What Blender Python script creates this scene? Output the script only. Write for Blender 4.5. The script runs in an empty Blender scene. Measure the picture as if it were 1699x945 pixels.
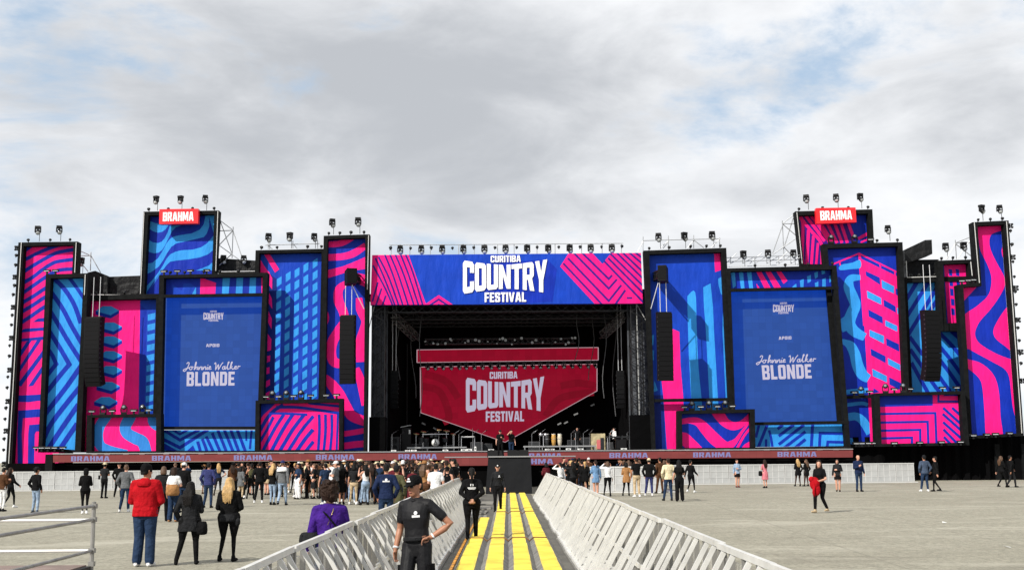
import bpy, bmesh, math, random
import numpy as np
from mathutils import Vector, Matrix
from mathutils.geometry import tessellate_polygon
from mathutils.bvhtree import BVHTree

random.seed(11)
S = bpy.context.scene
COL = S.collection
V = Vector

# ---------------------------------------------------------------- camera
CAM = V((0, 0, 1.9)); FPX = 1965.0; CX, CY = 849.5, 472.5
_yaw, _pit, _rol = math.atan(9.5 / FPX), math.atan(285.5 / FPX), 0.0082
CF = V((math.sin(_yaw) * math.cos(_pit), math.cos(_yaw) * math.cos(_pit), math.sin(_pit)))
_r0 = V((math.cos(_yaw), -math.sin(_yaw), 0)); _u0 = _r0.cross(CF)
CU = _u0 * math.cos(_rol) + _r0 * math.sin(_rol)
CR = _r0 * math.cos(_rol) - _u0 * math.sin(_rol)
cd = bpy.data.cameras.new('camera'); cam = bpy.data.objects.new('camera', cd); COL.objects.link(cam)
cd.sensor_width = 36; cd.lens = FPX / 1699 * 36; cd.clip_end = 5000; cd.clip_start = 0.1
M = Matrix.Identity(4)
for i in range(3):
    M[i][0], M[i][1], M[i][2], M[i][3] = CR[i], CU[i], -CF[i], CAM[i]
cam.matrix_world = M
S.camera = cam

# ---------------------------------------------------------------- light
SUN = V((-0.92, -1.0, 1.04)).normalized()          # towards the sun: from behind left
S.view_settings.view_transform = 'Standard'; S.view_settings.look = 'None'
S.view_settings.exposure = 0.12; S.view_settings.gamma = 1
W = bpy.data.worlds.new('World'); S.world = W; W.use_nodes = True
sl = bpy.data.lights.new('sun', 'SUN'); sl.energy = 5.0; sl.angle = math.radians(0.53); sl.color = (1, .955, .88)
so = bpy.data.objects.new('sun', sl); COL.objects.link(so)
so.rotation_euler = SUN.to_track_quat('Z', 'Y').to_euler(); so.location = (-30, -30, 40)

def world_nodes():
    nt = W.node_tree; N = nt.nodes; L = nt.links; N.clear()
    out = N.new('ShaderNodeOutputWorld'); bg = N.new('ShaderNodeBackground'); bg.inputs[1].default_value = 0.092
    L.new(bg.outputs[0], out.inputs[0])
    sky = N.new('ShaderNodeTexSky'); sky.sky_type = 'NISHITA'; sky.sun_disc = False
    sky.sun_elevation = math.asin(SUN.z); sky.sun_rotation = math.atan2(SUN.x, SUN.y)
    sky.air_density = 1.0; sky.dust_density = 1.5
    tc = N.new('ShaderNodeTexCoord'); sep = N.new('ShaderNodeSeparateXYZ'); L.new(tc.outputs['Generated'], sep.inputs[0])
    def m(op, a, b=None, c=None):
        n = N.new('ShaderNodeMath'); n.operation = op
        for i, v in enumerate((a, b, c)):
            if v is None: continue
            if isinstance(v, (int, float)): n.inputs[i].default_value = v
            else: L.new(v, n.inputs[i])
        return n.outputs[0]
    def ramp(v, lo, hi):
        n = N.new('ShaderNodeMapRange'); n.interpolation_type = 'SMOOTHSTEP'; L.new(v, n.inputs[0])
        n.inputs[1].default_value, n.inputs[2].default_value = lo, hi
        return n.outputs[0]
    X, Y, Z = sep.outputs
    def noise(scale, det, rough, dist=0.0, off=0.0, flat=2.4):
        mp = N.new('ShaderNodeMapping'); mp.inputs['Location'].default_value = (off, off * .7, off * .3); mp.inputs['Scale'].default_value = (1, 1, flat)
        L.new(tc.outputs['Generated'], mp.inputs[0])
        n = N.new('ShaderNodeTexNoise'); L.new(mp.outputs[0], n.inputs['Vector'])
        n.inputs['Scale'].default_value = scale; n.inputs['Detail'].default_value = det
        n.inputs['Roughness'].default_value = rough; n.inputs['Distortion'].default_value = dist
        return n.outputs['Fac']
    big = noise(2.3, 9, .56, .25, 4.3); puff = noise(6.5, 10, .58, .35, 1.9); gap = noise(3.6, 11, .60, .3, 7.7)
    # a broad grey bank overhead in the middle of the view and thinner cloud to its sides
    def blob(xc, zc, sx, sz):
        a = m('DIVIDE', m('SUBTRACT', X, xc), sx); b = m('DIVIDE', m('SUBTRACT', Z, zc), sz)
        return m('EXPONENT', m('MULTIPLY', m('ADD', m('MULTIPLY', a, a), m('MULTIPLY', b, b)), -1.0))
    bank = m('MAXIMUM', blob(-0.05, .30, .36, .12), m('MULTIPLY', ramp(Z, .34, .6), 0.55))
    thin = m('ADD', m('ADD', blob(-.38, .24, .12, .09), m('MULTIPLY', blob(.40, .22, .08, .06), .6)), m('MULTIPLY', blob(-.31, .125, .14, .04), 1.0))
    cover = ramp(m('SUBTRACT', m('ADD', m('MULTIPLY', gap, .7), m('MULTIPLY', puff, .3)), m('MULTIPLY', thin, .15)), .335, .46)
    grey = ramp(m('ADD', m('ADD', m('MULTIPLY', big, .5), m('MULTIPLY', puff, .5)), m('MULTIPLY', bank, .20)), .43, .80)
    cw = N.new('ShaderNodeMix'); cw.data_type = 'RGBA'; L.new(grey, cw.inputs[0])
    cw.inputs[6].default_value = (10.2, 10.35, 10.6, 1); cw.inputs[7].default_value = (5.4, 5.65, 6.05, 1)
    sk = N.new('ShaderNodeMix'); sk.data_type = 'RGBA'; sk.blend_type = 'MIX'; sk.inputs[0].default_value = .7
    L.new(sky.outputs[0], sk.inputs[6]); sk.inputs[7].default_value = (5.6, 7.3, 9.3, 1)
    mx = N.new('ShaderNodeMix'); mx.data_type = 'RGBA'; L.new(cover, mx.inputs[0])
    L.new(sk.outputs[2], mx.inputs[6]); L.new(cw.outputs[2], mx.inputs[7])
    # whiter towards the horizon, as far cloud is
    hz = m('MULTIPLY', m('SUBTRACT', 1.0, ramp(Z, .07, .21)), .62)
    mh = N.new('ShaderNodeMix'); mh.data_type = 'RGBA'; L.new(hz, mh.inputs[0])
    L.new(mx.outputs[2], mh.inputs[6]); mh.inputs[7].default_value = (10.1, 10.3, 10.5, 1)
    L.new(mh.outputs[2], bg.inputs[0])
world_nodes()

# ---------------------------------------------------------------- helpers
def ray(px, py):
    return CF + CR * ((px - CX) / FPX) + CU * ((CY - py) / FPX)
def P(px, py, Y):                                   # point seen at a pixel on the plane y = Y
    d = ray(px, py); return CAM + d * (Y / d.y)
def G(px, py, z=0.0):                               # point seen at a pixel on the level z
    d = ray(px, py); return CAM + d * ((z - CAM.z) / d.z)
def AX(px, Y, z=0.0):                               # point at depth Y, level z, in the pixel column px (at the horizon)
    return V(((px - 840.0) / FPX * Y, Y, z))

MATS = {}
def mat(name, rgb, rough=.6, metal=0.0, emit=None, estr=1.0, noise=None, bump=None, spec=.4):
    if name in MATS: return MATS[name]
    m = bpy.data.materials.new(name); m.use_nodes = True; MATS[name] = m
    nt = m.node_tree; b = nt.nodes['Principled BSDF']
    b.inputs['Base Color'].default_value = (*rgb, 1); b.inputs['Roughness'].default_value = rough
    b.inputs['Metallic'].default_value = metal; b.inputs['Specular IOR Level'].default_value = spec
    if emit:
        b.inputs['Emission Color'].default_value = (*emit, 1); b.inputs['Emission Strength'].default_value = estr
    if noise or bump:
        tc = nt.nodes.new('ShaderNodeTexCoord')
    if noise:
        sc, amt = noise
        n = nt.nodes.new('ShaderNodeTexNoise'); n.inputs['Scale'].default_value = sc; n.inputs['Detail'].default_value = 6
        nt.links.new(tc.outputs['Object'], n.inputs['Vector'])
        r = nt.nodes.new('ShaderNodeMapRange'); nt.links.new(n.outputs['Fac'], r.inputs[0])
        r.inputs[1].default_value, r.inputs[2].default_value = .25, .75
        r.inputs[3].default_value, r.inputs[4].default_value = 1 - amt, 1 + amt
        mx = nt.nodes.new('ShaderNodeVectorMath'); mx.operation = 'SCALE'; mx.inputs[0].default_value = rgb
        nt.links.new(r.outputs[0], mx.inputs['Scale']); nt.links.new(mx.outputs[0], b.inputs['Base Color'])
    if bump:
        sc, st, dist = bump
        n = nt.nodes.new('ShaderNodeTexNoise'); n.inputs['Scale'].default_value = sc; n.inputs['Detail'].default_value = 3
        nt.links.new(tc.outputs['Object'], n.inputs['Vector'])
        bp = nt.nodes.new('ShaderNodeBump'); bp.inputs['Strength'].default_value = st; bp.inputs['Distance'].default_value = dist
        nt.links.new(n.outputs['Fac'], bp.inputs['Height']); nt.links.new(bp.outputs[0], b.inputs['Normal'])
    return m

def tag(o, label=None, cat=None, group=None, kind=None):
    if label: o['label'] = label
    if cat: o['category'] = cat
    if group: o['group'] = group
    if kind: o['kind'] = kind
    return o
def thing(name, label, cat, loc=(0, 0, 0), rz=0.0, group=None, scale=1.0):
    o = bpy.data.objects.new(name, None); COL.objects.link(o); o.location = loc; o.rotation_euler = (0, 0, rz)
    o.scale = (scale,) * 3; o.empty_display_size = .2
    return tag(o, label, cat, group)
KIDS = {}
def link(o, parent=None):
    COL.objects.link(o)
    if parent is not None:
        o.parent = parent; KIDS.setdefault(parent.name, []).append(o)
    return o
def copy_tree(o, parent=None):
    c = o.copy(); link(c, parent)
    for ch in KIDS.get(o.name, []): copy_tree(ch, c)
    return c

class MB:
    """collects faces; build() links them as one mesh object"""
    def __init__(s, off=(0, 0, 0)): s.v = []; s.f = []; s.mi = []; s.off = V(off)
    def add(s, vs, fs, mi=0):
        n = len(s.v); s.v += [V(x) - s.off for x in vs]
        for f in fs: s.f.append([n + i for i in f]); s.mi.append(mi)
    def box(s, c, d, mi=0, rot=None):
        x, y, z = d[0] / 2, d[1] / 2, d[2] / 2; c = V(c)
        vs = [V((a * x, b * y, e * z)) for e in (-1, 1) for a, b in ((-1, -1), (1, -1), (1, 1), (-1, 1))]
        if rot is not None: vs = [rot @ q for q in vs]
        s.add([c + q for q in vs], [(3, 2, 1, 0), (4, 5, 6, 7), (0, 1, 5, 4), (1, 2, 6, 5), (2, 3, 7, 6), (3, 0, 4, 7)], mi)
        return s
    def bar(s, p, q, w, h=None, mi=0, up=(0, 0, 1)):
        p, q = V(p), V(q); d = (q - p); l = d.length
        if l < 1e-6: return s
        h = h or w; d /= l; u = V(up)
        if abs(d.dot(u)) > .98: u = V((0, 1, 0))
        a = d.cross(u).normalized(); b = a.cross(d)
        vs = [e + a * (i * w / 2) + b * (j * h / 2) for e in (p, q) for i, j in ((-1, -1), (1, -1), (1, 1), (-1, 1))]
        s.add(vs, [(0, 1, 2, 3), (7, 6, 5, 4), (4, 5, 1, 0), (5, 6, 2, 1), (6, 7, 3, 2), (7, 4, 0, 3)], mi)
        return s
    def tube(s, pts, r, seg=8, mi=0):
        pts = [V(p) for p in pts]; n = len(pts); rr = r if isinstance(r, (list, tuple)) else [r] * n
        vs = []; fs = []
        for i, p in enumerate(pts):
            d = (pts[min(i + 1, n - 1)] - pts[max(i - 1, 0)]).normalized()
            u = V((0, 0, 1)) if abs(d.z) < .9 else V((0, 1, 0))
            a = d.cross(u).normalized(); b = a.cross(d)
            for k in range(seg):
                t = 2 * math.pi * k / seg; vs.append(p + a * (math.cos(t) * rr[i]) + b * (math.sin(t) * rr[i]))
        for i in range(n - 1):
            for k in range(seg):
                k2 = (k + 1) % seg; fs.append((i * seg + k, i * seg + k2, (i + 1) * seg + k2, (i + 1) * seg + k))
        fs.append(tuple(range(seg))[::-1]); fs.append(tuple((n - 1) * seg + k for k in range(seg)))
        s.add(vs, fs, mi); return s
    def lathe(s, c, prof, seg=12, axis=None, mi=0):
        c = V(c); ax = V(axis or (0, 0, 1)).normalized()
        u = V((0, 0, 1)) if abs(ax.z) < .9 else V((1, 0, 0)); a = ax.cross(u).normalized(); b = ax.cross(a)
        vs = []; fs = []
        for r, h in prof:
            for k in range(seg):
                t = 2 * math.pi * k / seg; vs.append(c + ax * h + a * (r * math.cos(t)) + b * (r * math.sin(t)))
        n = len(prof)
        for i in range(n - 1):
            for k in range(seg):
                k2 = (k + 1) % seg; fs.append((i * seg + k, i * seg + k2, (i + 1) * seg + k2, (i + 1) * seg + k))
        fs.append(tuple(range(seg))[::-1]); fs.append(tuple((n - 1) * seg + k for k in range(seg)))
        s.add(vs, fs, mi); return s
    def ball(s, c, r, mi=0, seg=8, rings=6):
        rx, ry, rz = r if isinstance(r, (tuple, list)) else (r, r, r); c = V(c); vs = []; fs = []
        for i in range(rings + 1):
            a = -math.pi / 2 + math.pi * i / rings
            for k in range(seg):
                t = 2 * math.pi * k / seg
                vs.append(c + V((rx * math.cos(a) * math.cos(t), ry * math.cos(a) * math.sin(t), rz * math.sin(a))))
        for i in range(rings):
            for k in range(seg):
                k2 = (k + 1) % seg; fs.append((i * seg + k, i * seg + k2, (i + 1) * seg + k2, (i + 1) * seg + k))
        s.add(vs, fs, mi); return s
    def mesh(s, name, mats, smooth=False):
        me = bpy.data.meshes.new(name); me.from_pydata([tuple(x) for x in s.v], [], s.f)
        for m_ in (mats if isinstance(mats, (list, tuple)) else [mats]): me.materials.append(m_)
        me.polygons.foreach_set('material_index', s.mi)
        if smooth: me.polygons.foreach_set('use_smooth', [True] * len(s.f))
        me.validate(); me.update(); return me
    def build(s, name, mats, parent=None, smooth=False, loc=None):
        o = bpy.data.objects.new(name, s.mesh(name, mats, smooth))
        if loc is not None: o.location = loc
        return link(o, parent)

def smooth_curve(pts, ws=None, k=6):
    """Catmull-Rom through points (and widths)"""
    n = len(pts); ws = ws or [0] * n; op, ow = [], []
    for i in range(n - 1):
        p0, p1, p2, p3 = (pts[max(i - 1, 0)], pts[i], pts[i + 1], pts[min(i + 2, n - 1)])
        for j in range(k):
            t = j / k; a = []
            for c in range(2):
                a.append(.5 * (2 * p1[c] + (p2[c] - p0[c]) * t + (2 * p0[c] - 5 * p1[c] + 4 * p2[c] - p3[c]) * t * t + (3 * p1[c] - p0[c] - 3 * p2[c] + p3[c]) * t ** 3))
            op.append(tuple(a)); ow.append(ws[i] * (1 - t) + ws[i + 1] * t)
    op.append(tuple(pts[-1])); ow.append(ws[-1])
    return op, ow

def area2(poly): return sum(poly[i][0] * poly[(i + 1) % len(poly)][1] - poly[(i + 1) % len(poly)][0] * poly[i][1] for i in range(len(poly)))
def clip(poly, cl):
    """Sutherland-Hodgman against a convex polygon (both 2-D)"""
    if area2(cl) < 0: cl = cl[::-1]
    out = list(poly)
    for i in range(len(cl)):
        a, b = cl[i], cl[(i + 1) % len(cl)]
        side = lambda p: (b[0] - a[0]) * (p[1] - a[1]) - (b[1] - a[1]) * (p[0] - a[0])
        inp, out = out, []
        for j in range(len(inp)):
            p, q = inp[j], inp[(j + 1) % len(inp)]; sp, sq = side(p), side(q)
            if sp >= 0: out.append(p)
            if (sp >= 0) != (sq >= 0):
                t = sp / (sp - sq); out.append((p[0] + (q[0] - p[0]) * t, p[1] + (q[1] - p[1]) * t))
        if len(out) < 3: return []
    return out
def tri(polys):
    """triangles (2-D) of an outline with holes"""
    flat = [p for pl in polys for p in pl]
    return [[flat[i] for i in t] for t in tessellate_polygon([[V((p[0], p[1], 0)) for p in pl] for pl in polys])]
def stroke(pts, w, smooth=True):
    """quads of a ribbon along a line; w a width or a list of widths"""
    ws = list(w) if isinstance(w, (list, tuple)) else [w] * len(pts)
    if smooth and len(pts) > 2: pts, ws = smooth_curve(pts, ws)
    n = len(pts); L_, R_ = [], []
    for i in range(n):
        a = V(pts[max(i - 1, 0)]); b = V(pts[min(i + 1, n - 1)]); m_ = 1.0
        d = (b - a).normalized()
        if 0 < i < n - 1 and not smooth:
            d1 = (V(pts[i]) - a).normalized(); d2 = (b - V(pts[i])).normalized(); d = (d1 + d2).normalized()
            m_ = min(2.5, 1 / max(.3, d.dot(d1)))
        nn = V((-d.y, d.x)) * (ws[i] / 2 * m_); p = V(pts[i]); L_.append(tuple(p + nn)); R_.append(tuple(p - nn))
    return [[L_[i], L_[i + 1], R_[i + 1], R_[i]] for i in range(n - 1)]

# ---------------------------------------------------------------- lettering
def glyphs():
    g = {}; c = .09; s = .21; w = .58
    bx = lambda x0, y0, x1, y1: [(x0, y0), (x1, y0), (x1, y1), (x0, y1)]
    octo = [(c, 0), (w - c, 0), (w, c), (w, 1 - c), (w - c, 1), (c, 1), (0, 1 - c), (0, c)]
    g['O'] = (w, [octo, bx(s, .19, w - s, .81)])
    g['D'] = (w, [[(0, 0), (w - .12, 0), (w, .12), (w, .88), (w - .12, 1), (0, 1)], bx(s, .19, w - s, .81)])
    g['C'] = (w, [[(c, 0), (w - c, 0), (w, c), (w, .36), (w - s, .36), (w - s, .19), (s, .19), (s, .81), (w - s, .81), (w - s, .64), (w, .64), (w, 1 - c), (w - c, 1), (c, 1), (0, 1 - c), (0, c)]])
    g['U'] = (w, [[(c, 0), (w - c, 0), (w, c), (w, 1), (w - s, 1), (w - s, .19), (s, .19), (s, 1), (0, 1), (0, c)]])
    g['N'] = (w + .04, [[(0, 0), (s, 0), (s, .56), (w + .04 - s, 0), (w + .04, 0), (w + .04, 1), (w + .04 - s, 1), (w + .04 - s, .44), (s, 1), (0, 1)]])
    h = .54
    g['T'] = (h, [[(h / 2 - s / 2, 0), (h / 2 + s / 2, 0), (h / 2 + s / 2, .81), (h, .81), (h, 1), (0, 1), (0, .81), (h / 2 - s / 2, .81)]])
    g['I'] = (s, [bx(0, 0, s, 1)])
    g['L'] = (.48, [[(0, 0), (.48, 0), (.48, .19), (s, .19), (s, 1), (0, 1)]])
    g['E'] = (.5, [[(0, 0), (.5, 0), (.5, .19), (s, .19), (s, .41), (.45, .41), (.45, .59), (s, .59), (s, .81), (.5, .81), (.5, 1), (0, 1)]])
    g['F'] = (.5, [[(0, 0), (s, 0), (s, .39), (.45, .39), (.45, .57), (s, .57), (s, .81), (.5, .81), (.5, 1), (0, 1)]])
    g['H'] = (w, [[(0, 0), (s, 0), (s, .4), (w - s, .4), (w - s, 0), (w, 0), (w, 1), (w - s, 1), (w - s, .6), (s, .6), (s, 1), (0, 1)]])
    g['B'] = (w, [[(0, 0), (w - c, 0), (w, c), (w, .42), (w - .07, .51), (w, .6), (w, 1 - c), (w - c, 1), (0, 1)], bx(s, .17, w - s, .42), bx(s, .59, w - s, .83)])
    g['R'] = (w + .02, [[(0, 0), (s, 0), (s, .38), (.28, .38), (.38, 0), (w + .03, 0), (w - .09, .43), (w, .53), (w, 1 - c), (w - c, 1), (0, 1)], bx(s, .56, w - s, .82)])
    g['P'] = (w, [[(0, 0), (s, 0), (s, .36), (w - c, .36), (w, .36 + c), (w, 1 - c), (w - c, 1), (0, 1)], bx(s, .54, w - s, .82)])
    g['A'] = (.66, [[(0, 0), (.2, 0), (.235, .2), (.425, .2), (.46, 0), (.66, 0), (.48, 1), (.18, 1)], [(.265, .37), (.395, .37), (.33, .78)]])
    g['V'] = (.64, [[(.2, 0), (.44, 0), (.64, 1), (.43, 1), (.32, .32), (.21, 1), (0, 1)]])
    g['Y'] = (.64, [[(.21, 0), (.43, 0), (.43, .38), (.64, 1), (.42, 1), (.32, .62), (.22, 1), (0, 1), (.21, .38)]])
    g['M'] = (.78, [[(0, 0), (.19, 0), (.19, .58), (.32, .1), (.46, .1), (.59, .58), (.59, 0), (.78, 0), (.78, 1), (.54, 1), (.39, .48), (.24, 1), (0, 1)]])
    g['S'] = (w, [[(0, c), (c, 0), (w - c, 0), (w, c), (w, .48), (w - c, .59), (s, .66), (s, .82), (w - s, .82), (w - s, .69), (w, .69), (w, 1 - c), (w - c, 1), (c, 1), (0, 1 - c), (0, .55), (c, .43), (w - s, .36), (w - s, .18), (s, .18), (s, .32), (0, .32)]])
    return g
GL = glyphs()
def text_tris(txt, gap=.07):
    """triangles in a unit box (0..1, 0..1) spanning the word"""
    x = 0; out = []
    for ch in txt:
        if ch == ' ': x += .35; continue
        w, polys = GL[ch]
        out += [[(p[0] + x, p[1]) for p in t] for t in tri(polys)]; x += w + gap
    W_ = x - gap
    return [[(p[0] / W_, p[1]) for p in t] for t in out]
def text_quad(mb, txt, quad, Y, mi=0, gap=.07, warp=None, split=True):
    """word mapped on a pixel quad (tl, tr, br, bl) at depth Y"""
    tl, tr, br, bl = [V(q) for q in quad]
    for t in text_tris(txt, gap):
        ps = []
        for (u, v) in t:
            if warp: v = warp(u, v)
            top = tl.lerp(tr, u); bot = bl.lerp(br, u); q = bot.lerp(top, v); ps.append(P(q.x, q.y, Y))
        mb.add(ps, [(0, 1, 2)], mi)
def country_logo(mb, cx0, cx1, y_end_top, y_mid_top, y_end_bot, y_mid_bot, cur, fes, Y, mi=0, tilt=0, parts=None):
    ht, hb = y_mid_top, y_mid_bot
    def warp(u, v):                                  # taller letters towards both ends
        e = abs(2 * u - 1) ** 1.6
        yt = y_mid_top + (y_end_top - y_mid_top) * e; yb = y_mid_bot + (y_end_bot - y_mid_bot) * e
        y = yb + (yt - yb) * v
        return (hb - y) / (hb - ht)
    text_quad(mb, 'COUNTRY', [(cx0, ht), (cx1, ht + tilt), (cx1, hb + tilt), (cx0, hb)], Y, mi, .045, warp)
    if parts: parts('lettering', mb); mb = MB(mb.off)
    text_quad(mb, 'CURITIBA', cur, Y, mi, .07)
    if parts: parts('lettering', mb); mb = MB(mb.off)
    text_quad(mb, 'FESTIVAL', fes, Y, mi, .07)
    if parts: parts('lettering', mb)
def rect(x0, y0, x1, y1, t=0.0): return [(x0, y0), (x1, y0 + t), (x1, y1 + t), (x0, y1)]

SCRIPT = [  # handwriting strokes, one list per letter, in a 0..10.4 x 0..1.4 box
    [(.55, .95), (.75, 1.2), (.95, 1.1), (.8, .6), (.55, .1), (.2, -.25), (0, -.1), (.25, .12), (1.0, .35)],
    [(1.3, .5), (1.05, .4), (1.0, .12), (1.2, .0), (1.42, .2), (1.35, .48), (1.65, .42)],
    [(1.7, .0), (1.95, .6), (2.1, 1.15), (2.0, 1.2), (1.85, .5), (1.8, .05), (2.1, .45), (2.25, .4), (2.2, .05), (2.45, .15)],
    [(2.5, .5), (2.48, .02), (2.75, .45), (2.92, .4), (2.9, .03), (3.1, .15)],
    [(3.15, .5), (3.12, .02), (3.4, .45), (3.58, .4), (3.55, .03), (3.75, .15)],
    [(3.85, .48), (3.8, .05), (4.0, .12)], [(3.90, .78), (3.97, .70)],
    [(4.0, .22), (4.35, .35), (4.3, .52), (4.1, .4), (4.12, .05), (4.5, .12)],
    [(4.95, .9), (5.15, 1.1), (5.2, .6), (5.15, .0), (5.55, .75), (5.6, .6), (5.6, .0), (6.05, .8), (6.35, 1.15)],
    [(6.6, .5), (6.3, .4), (6.25, .08), (6.5, .05), (6.65, .48), (6.65, .05), (6.85, .15)],
    [(6.85, .2), (7.2, .95), (7.3, 1.2), (7.15, 1.15), (7.02, .3), (7.1, .0), (7.3, .15)],
    [(7.4, .0), (7.75, 1.0), (7.8, 1.2), (7.65, 1.1), (7.45, .2)],
    [(7.85, .5), (7.5, .28), (7.75, .15), (7.9, .0), (8.1, .15)],
    [(8.1, .22), (8.45, .35), (8.4, .52), (8.2, .4), (8.22, .05), (8.55, .12)],
    [(8.65, .05), (8.75, .52), (8.9, .46), (9.1, .5)]]
def script_text(mb, x0, x1, ybase, yh, tilt, Y, w, mi=0):
    sx = (x1 - x0) / 9.1
    for k, st in enumerate(SCRIPT):
        pts = [(x0 + a * sx, ybase - b * yh + tilt * (a / 9.1)) for a, b in st]
        pts, _ = smooth_curve(pts, None, 4); qs = stroke(pts, w, False); n = len(qs)
        for i, q in enumerate(qs):
            d = lambda j: Y - .002 - .008 * (j / n) - .0006 * k
            mb.add([P(*q[0], d(i)), P(*q[1], d(i + 1)), P(*q[2], d(i + 1)), P(*q[3], d(i))], [(0, 1, 2, 3)], mi)
# ordinal words for labels
ORD = ['first', 'second', 'third', 'fourth', 'fifth', 'sixth', 'seventh', 'eighth', 'ninth', 'tenth', 'eleventh', 'twelfth', 'thirteenth', 'fourteenth', 'fifteenth', 'sixteenth']
def nth(i): return ORD[i] if i < 16 else '%d%s' % (i + 1, {1: 'st', 2: 'nd', 3: 'rd'}.get((i + 1) % 10 if (i + 1) // 10 != 1 else 0, 'th'))
# ---------------------------------------------------------------- ground
def ground():
    m = bpy.data.materials.new('worn_concrete'); m.use_nodes = True; nt = m.node_tree; N = nt.nodes; L = nt.links
    b = N['Principled BSDF']; b.inputs['Roughness'].default_value = .92; b.inputs['Specular IOR Level'].default_value = .2
    geo = N.new('ShaderNodeNewGeometry')
    def noise(sc, det, sx=1, sy=1, rough=.55, dist=0):
        mp = N.new('ShaderNodeMapping'); mp.inputs['Scale'].default_value = (sx, sy, 1); L.new(geo.outputs['Position'], mp.inputs[0])
        n = N.new('ShaderNodeTexNoise'); n.inputs['Scale'].default_value = sc; n.inputs['Detail'].default_value = det
        n.inputs['Roughness'].default_value = rough; n.inputs['Distortion'].default_value = dist
        L.new(mp.outputs[0], n.inputs['Vector']); return n.outputs['Fac']
    def rng(v, a, c, lo, hi):
        r = N.new('ShaderNodeMapRange'); L.new(v, r.inputs[0])
        for i, x in enumerate((a, c, lo, hi)): r.inputs[i + 1].default_value = x
        return r.outputs[0]
    def mix(f, a, c):
        x = N.new('ShaderNodeMix'); x.data_type = 'RGBA'
        if isinstance(f, float): x.inputs[0].default_value = f
        else: L.new(f, x.inputs[0])
        for i, s in ((6, a), (7, c)):
            if isinstance(s, tuple): x.inputs[i].default_value = (*s, 1)
            else: L.new(s, x.inputs[i])
        return x.outputs[2]
    big = noise(.12, 6, 1, .6, .6, .5); mid = noise(.8, 8, .6, 1.2, .7, .6); fine = noise(22, 5, 1, 1, .7)
    c = mix(rng(big, .3, .7, 0, 1), (.255, .240, .186), (.345, .328, .262))
    c = mix(rng(mid, .35, .75, 0, .55), c, (.195, .180, .138))
    grit = noise(8, 5, 1, .5, .8); c = mix(rng(grit, .45, .57, 0, .75), c, (.125, .118, .092)); spk = noise(2.2, 6, 1, .55, .8); c = mix(rng(spk, .48, .64, 0, .6), c, (.13, .122, .094)); c = mix(rng(fine, .35, .8, 0, .75), c, (.42, .40, .32))
    streak = noise(.30, 7, .45, 1.1, .65, 1.6); c = mix(rng(streak, .52, .72, 0, .6), c, (.47, .445, .37))
    tyre = noise(.42, 6, .4, 1.2, .65, 1.8); c = mix(rng(tyre, .56, .72, 0, .5), c, (.14, .127, .10))
    vo = N.new('ShaderNodeTexVoronoi'); vo.feature = 'DISTANCE_TO_EDGE'; vo.inputs['Scale'].default_value = .22
    mp = N.new('ShaderNodeMapping'); mp.inputs['Rotation'].default_value = (0, 0, .4); L.new(geo.outputs['Position'], mp.inputs[0])
    ad = N.new('ShaderNodeVectorMath'); ad.operation = 'ADD'; nn = N.new('ShaderNodeTexNoise'); nn.inputs['Scale'].default_value = .8
    L.new(geo.outputs['Position'], nn.inputs['Vector']); L.new(mp.outputs[0], ad.inputs[0]); L.new(nn.outputs['Color'], ad.inputs[1]); L.new(ad.outputs[0], vo.inputs['Vector'])
    c = mix(rng(vo.outputs['Distance'], .003, .009, .18, 0), c, (.13, .115, .09))
    stain = noise(.16, 7, .8, 1, .62, .8); c = mix(rng(stain, .58, .66, 0, .30), c, (.13, .122, .098))
    blot = noise(.9, 4, 1, 1, .5, .2); c = mix(rng(blot, .68, .74, 0, .5), c, (.10, .094, .078))
    for rot, sp in ((.05, 6.0), (1.62, 6.0)):                        # faint paving joints
        wv = N.new('ShaderNodeTexWave'); wv.bands_direction = 'X'; wv.inputs['Scale'].default_value = 1 / sp / 3.1416 * 1.57; wv.inputs['Distortion'].default_value = .25; wv.inputs['Detail Scale'].default_value = .3
        mq = N.new('ShaderNodeMapping'); mq.inputs['Rotation'].default_value = (0, 0, rot); L.new(geo.outputs['Position'], mq.inputs[0]); L.new(mq.outputs[0], wv.inputs['Vector'])
        c = mix(rng(wv.outputs['Fac'], .9985, .9998, 0, .30), c, (.14, .13, .105))
    L.new(c, b.inputs['Base Color'])
    bp = N.new('ShaderNodeBump'); bp.inputs['Strength'].default_value = .5; bp.inputs['Distance'].default_value = .01
    L.new(fine, bp.inputs['Height']); L.new(bp.outputs[0], b.inputs['Normal'])
    g = MB(); R = 1500; g.add([(-R, -R, 0), (R, -R, 0), (R, R, 0), (-R, R, 0)], [(0, 1, 2, 3)])
    tag(g.build('ground', m), kind='structure')
    mm = mat('dark_rubber_sheet', (.10, .095, .080), .8, noise=(1.3, .35), bump=(3, .6, .05))
    g = MB(); nx, ny = 8, 60; y0, y1 = 4.0, 62.5
    for j in range(ny + 1):
        for i in range(nx + 1):
            x = -1.30 + 2.5 * i / nx; y = y0 + (y1 - y0) * j / ny
            g.v.append(V((x, y, .006 + .012 * random.random() * (0 < i < nx))))
    for j in range(ny):
        for i in range(nx):
            a = j * (nx + 1) + i; g.f.append([a, a + 1, a + nx + 2, a + nx + 1]); g.mi.append(0)
    tag(g.build('rubber_matting', mm), kind='structure')
    pm = mat('plywood_sheet', (.20, .19, .165), .85, noise=(3, .3))
    for k, (x, y, l, r) in enumerate([(-.93, 38.5, 1.9, .1), (-.98, 41.6, 2.2, -.08), (-.9, 45.2, 2.4, .06), (-.86, 50, 3, .0)]):
        o = MB().box((0, 0, .015), (.5, l, .03)).build('plywood_sheet', pm, loc=(x, y, .021)); o.rotation_euler.z = r * .3
        tag(o, 'grey plywood sheet left of the yellow lids, %s from the near end' % ORD[k], 'board', 'loose sheets beside the yellow lids')
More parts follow.
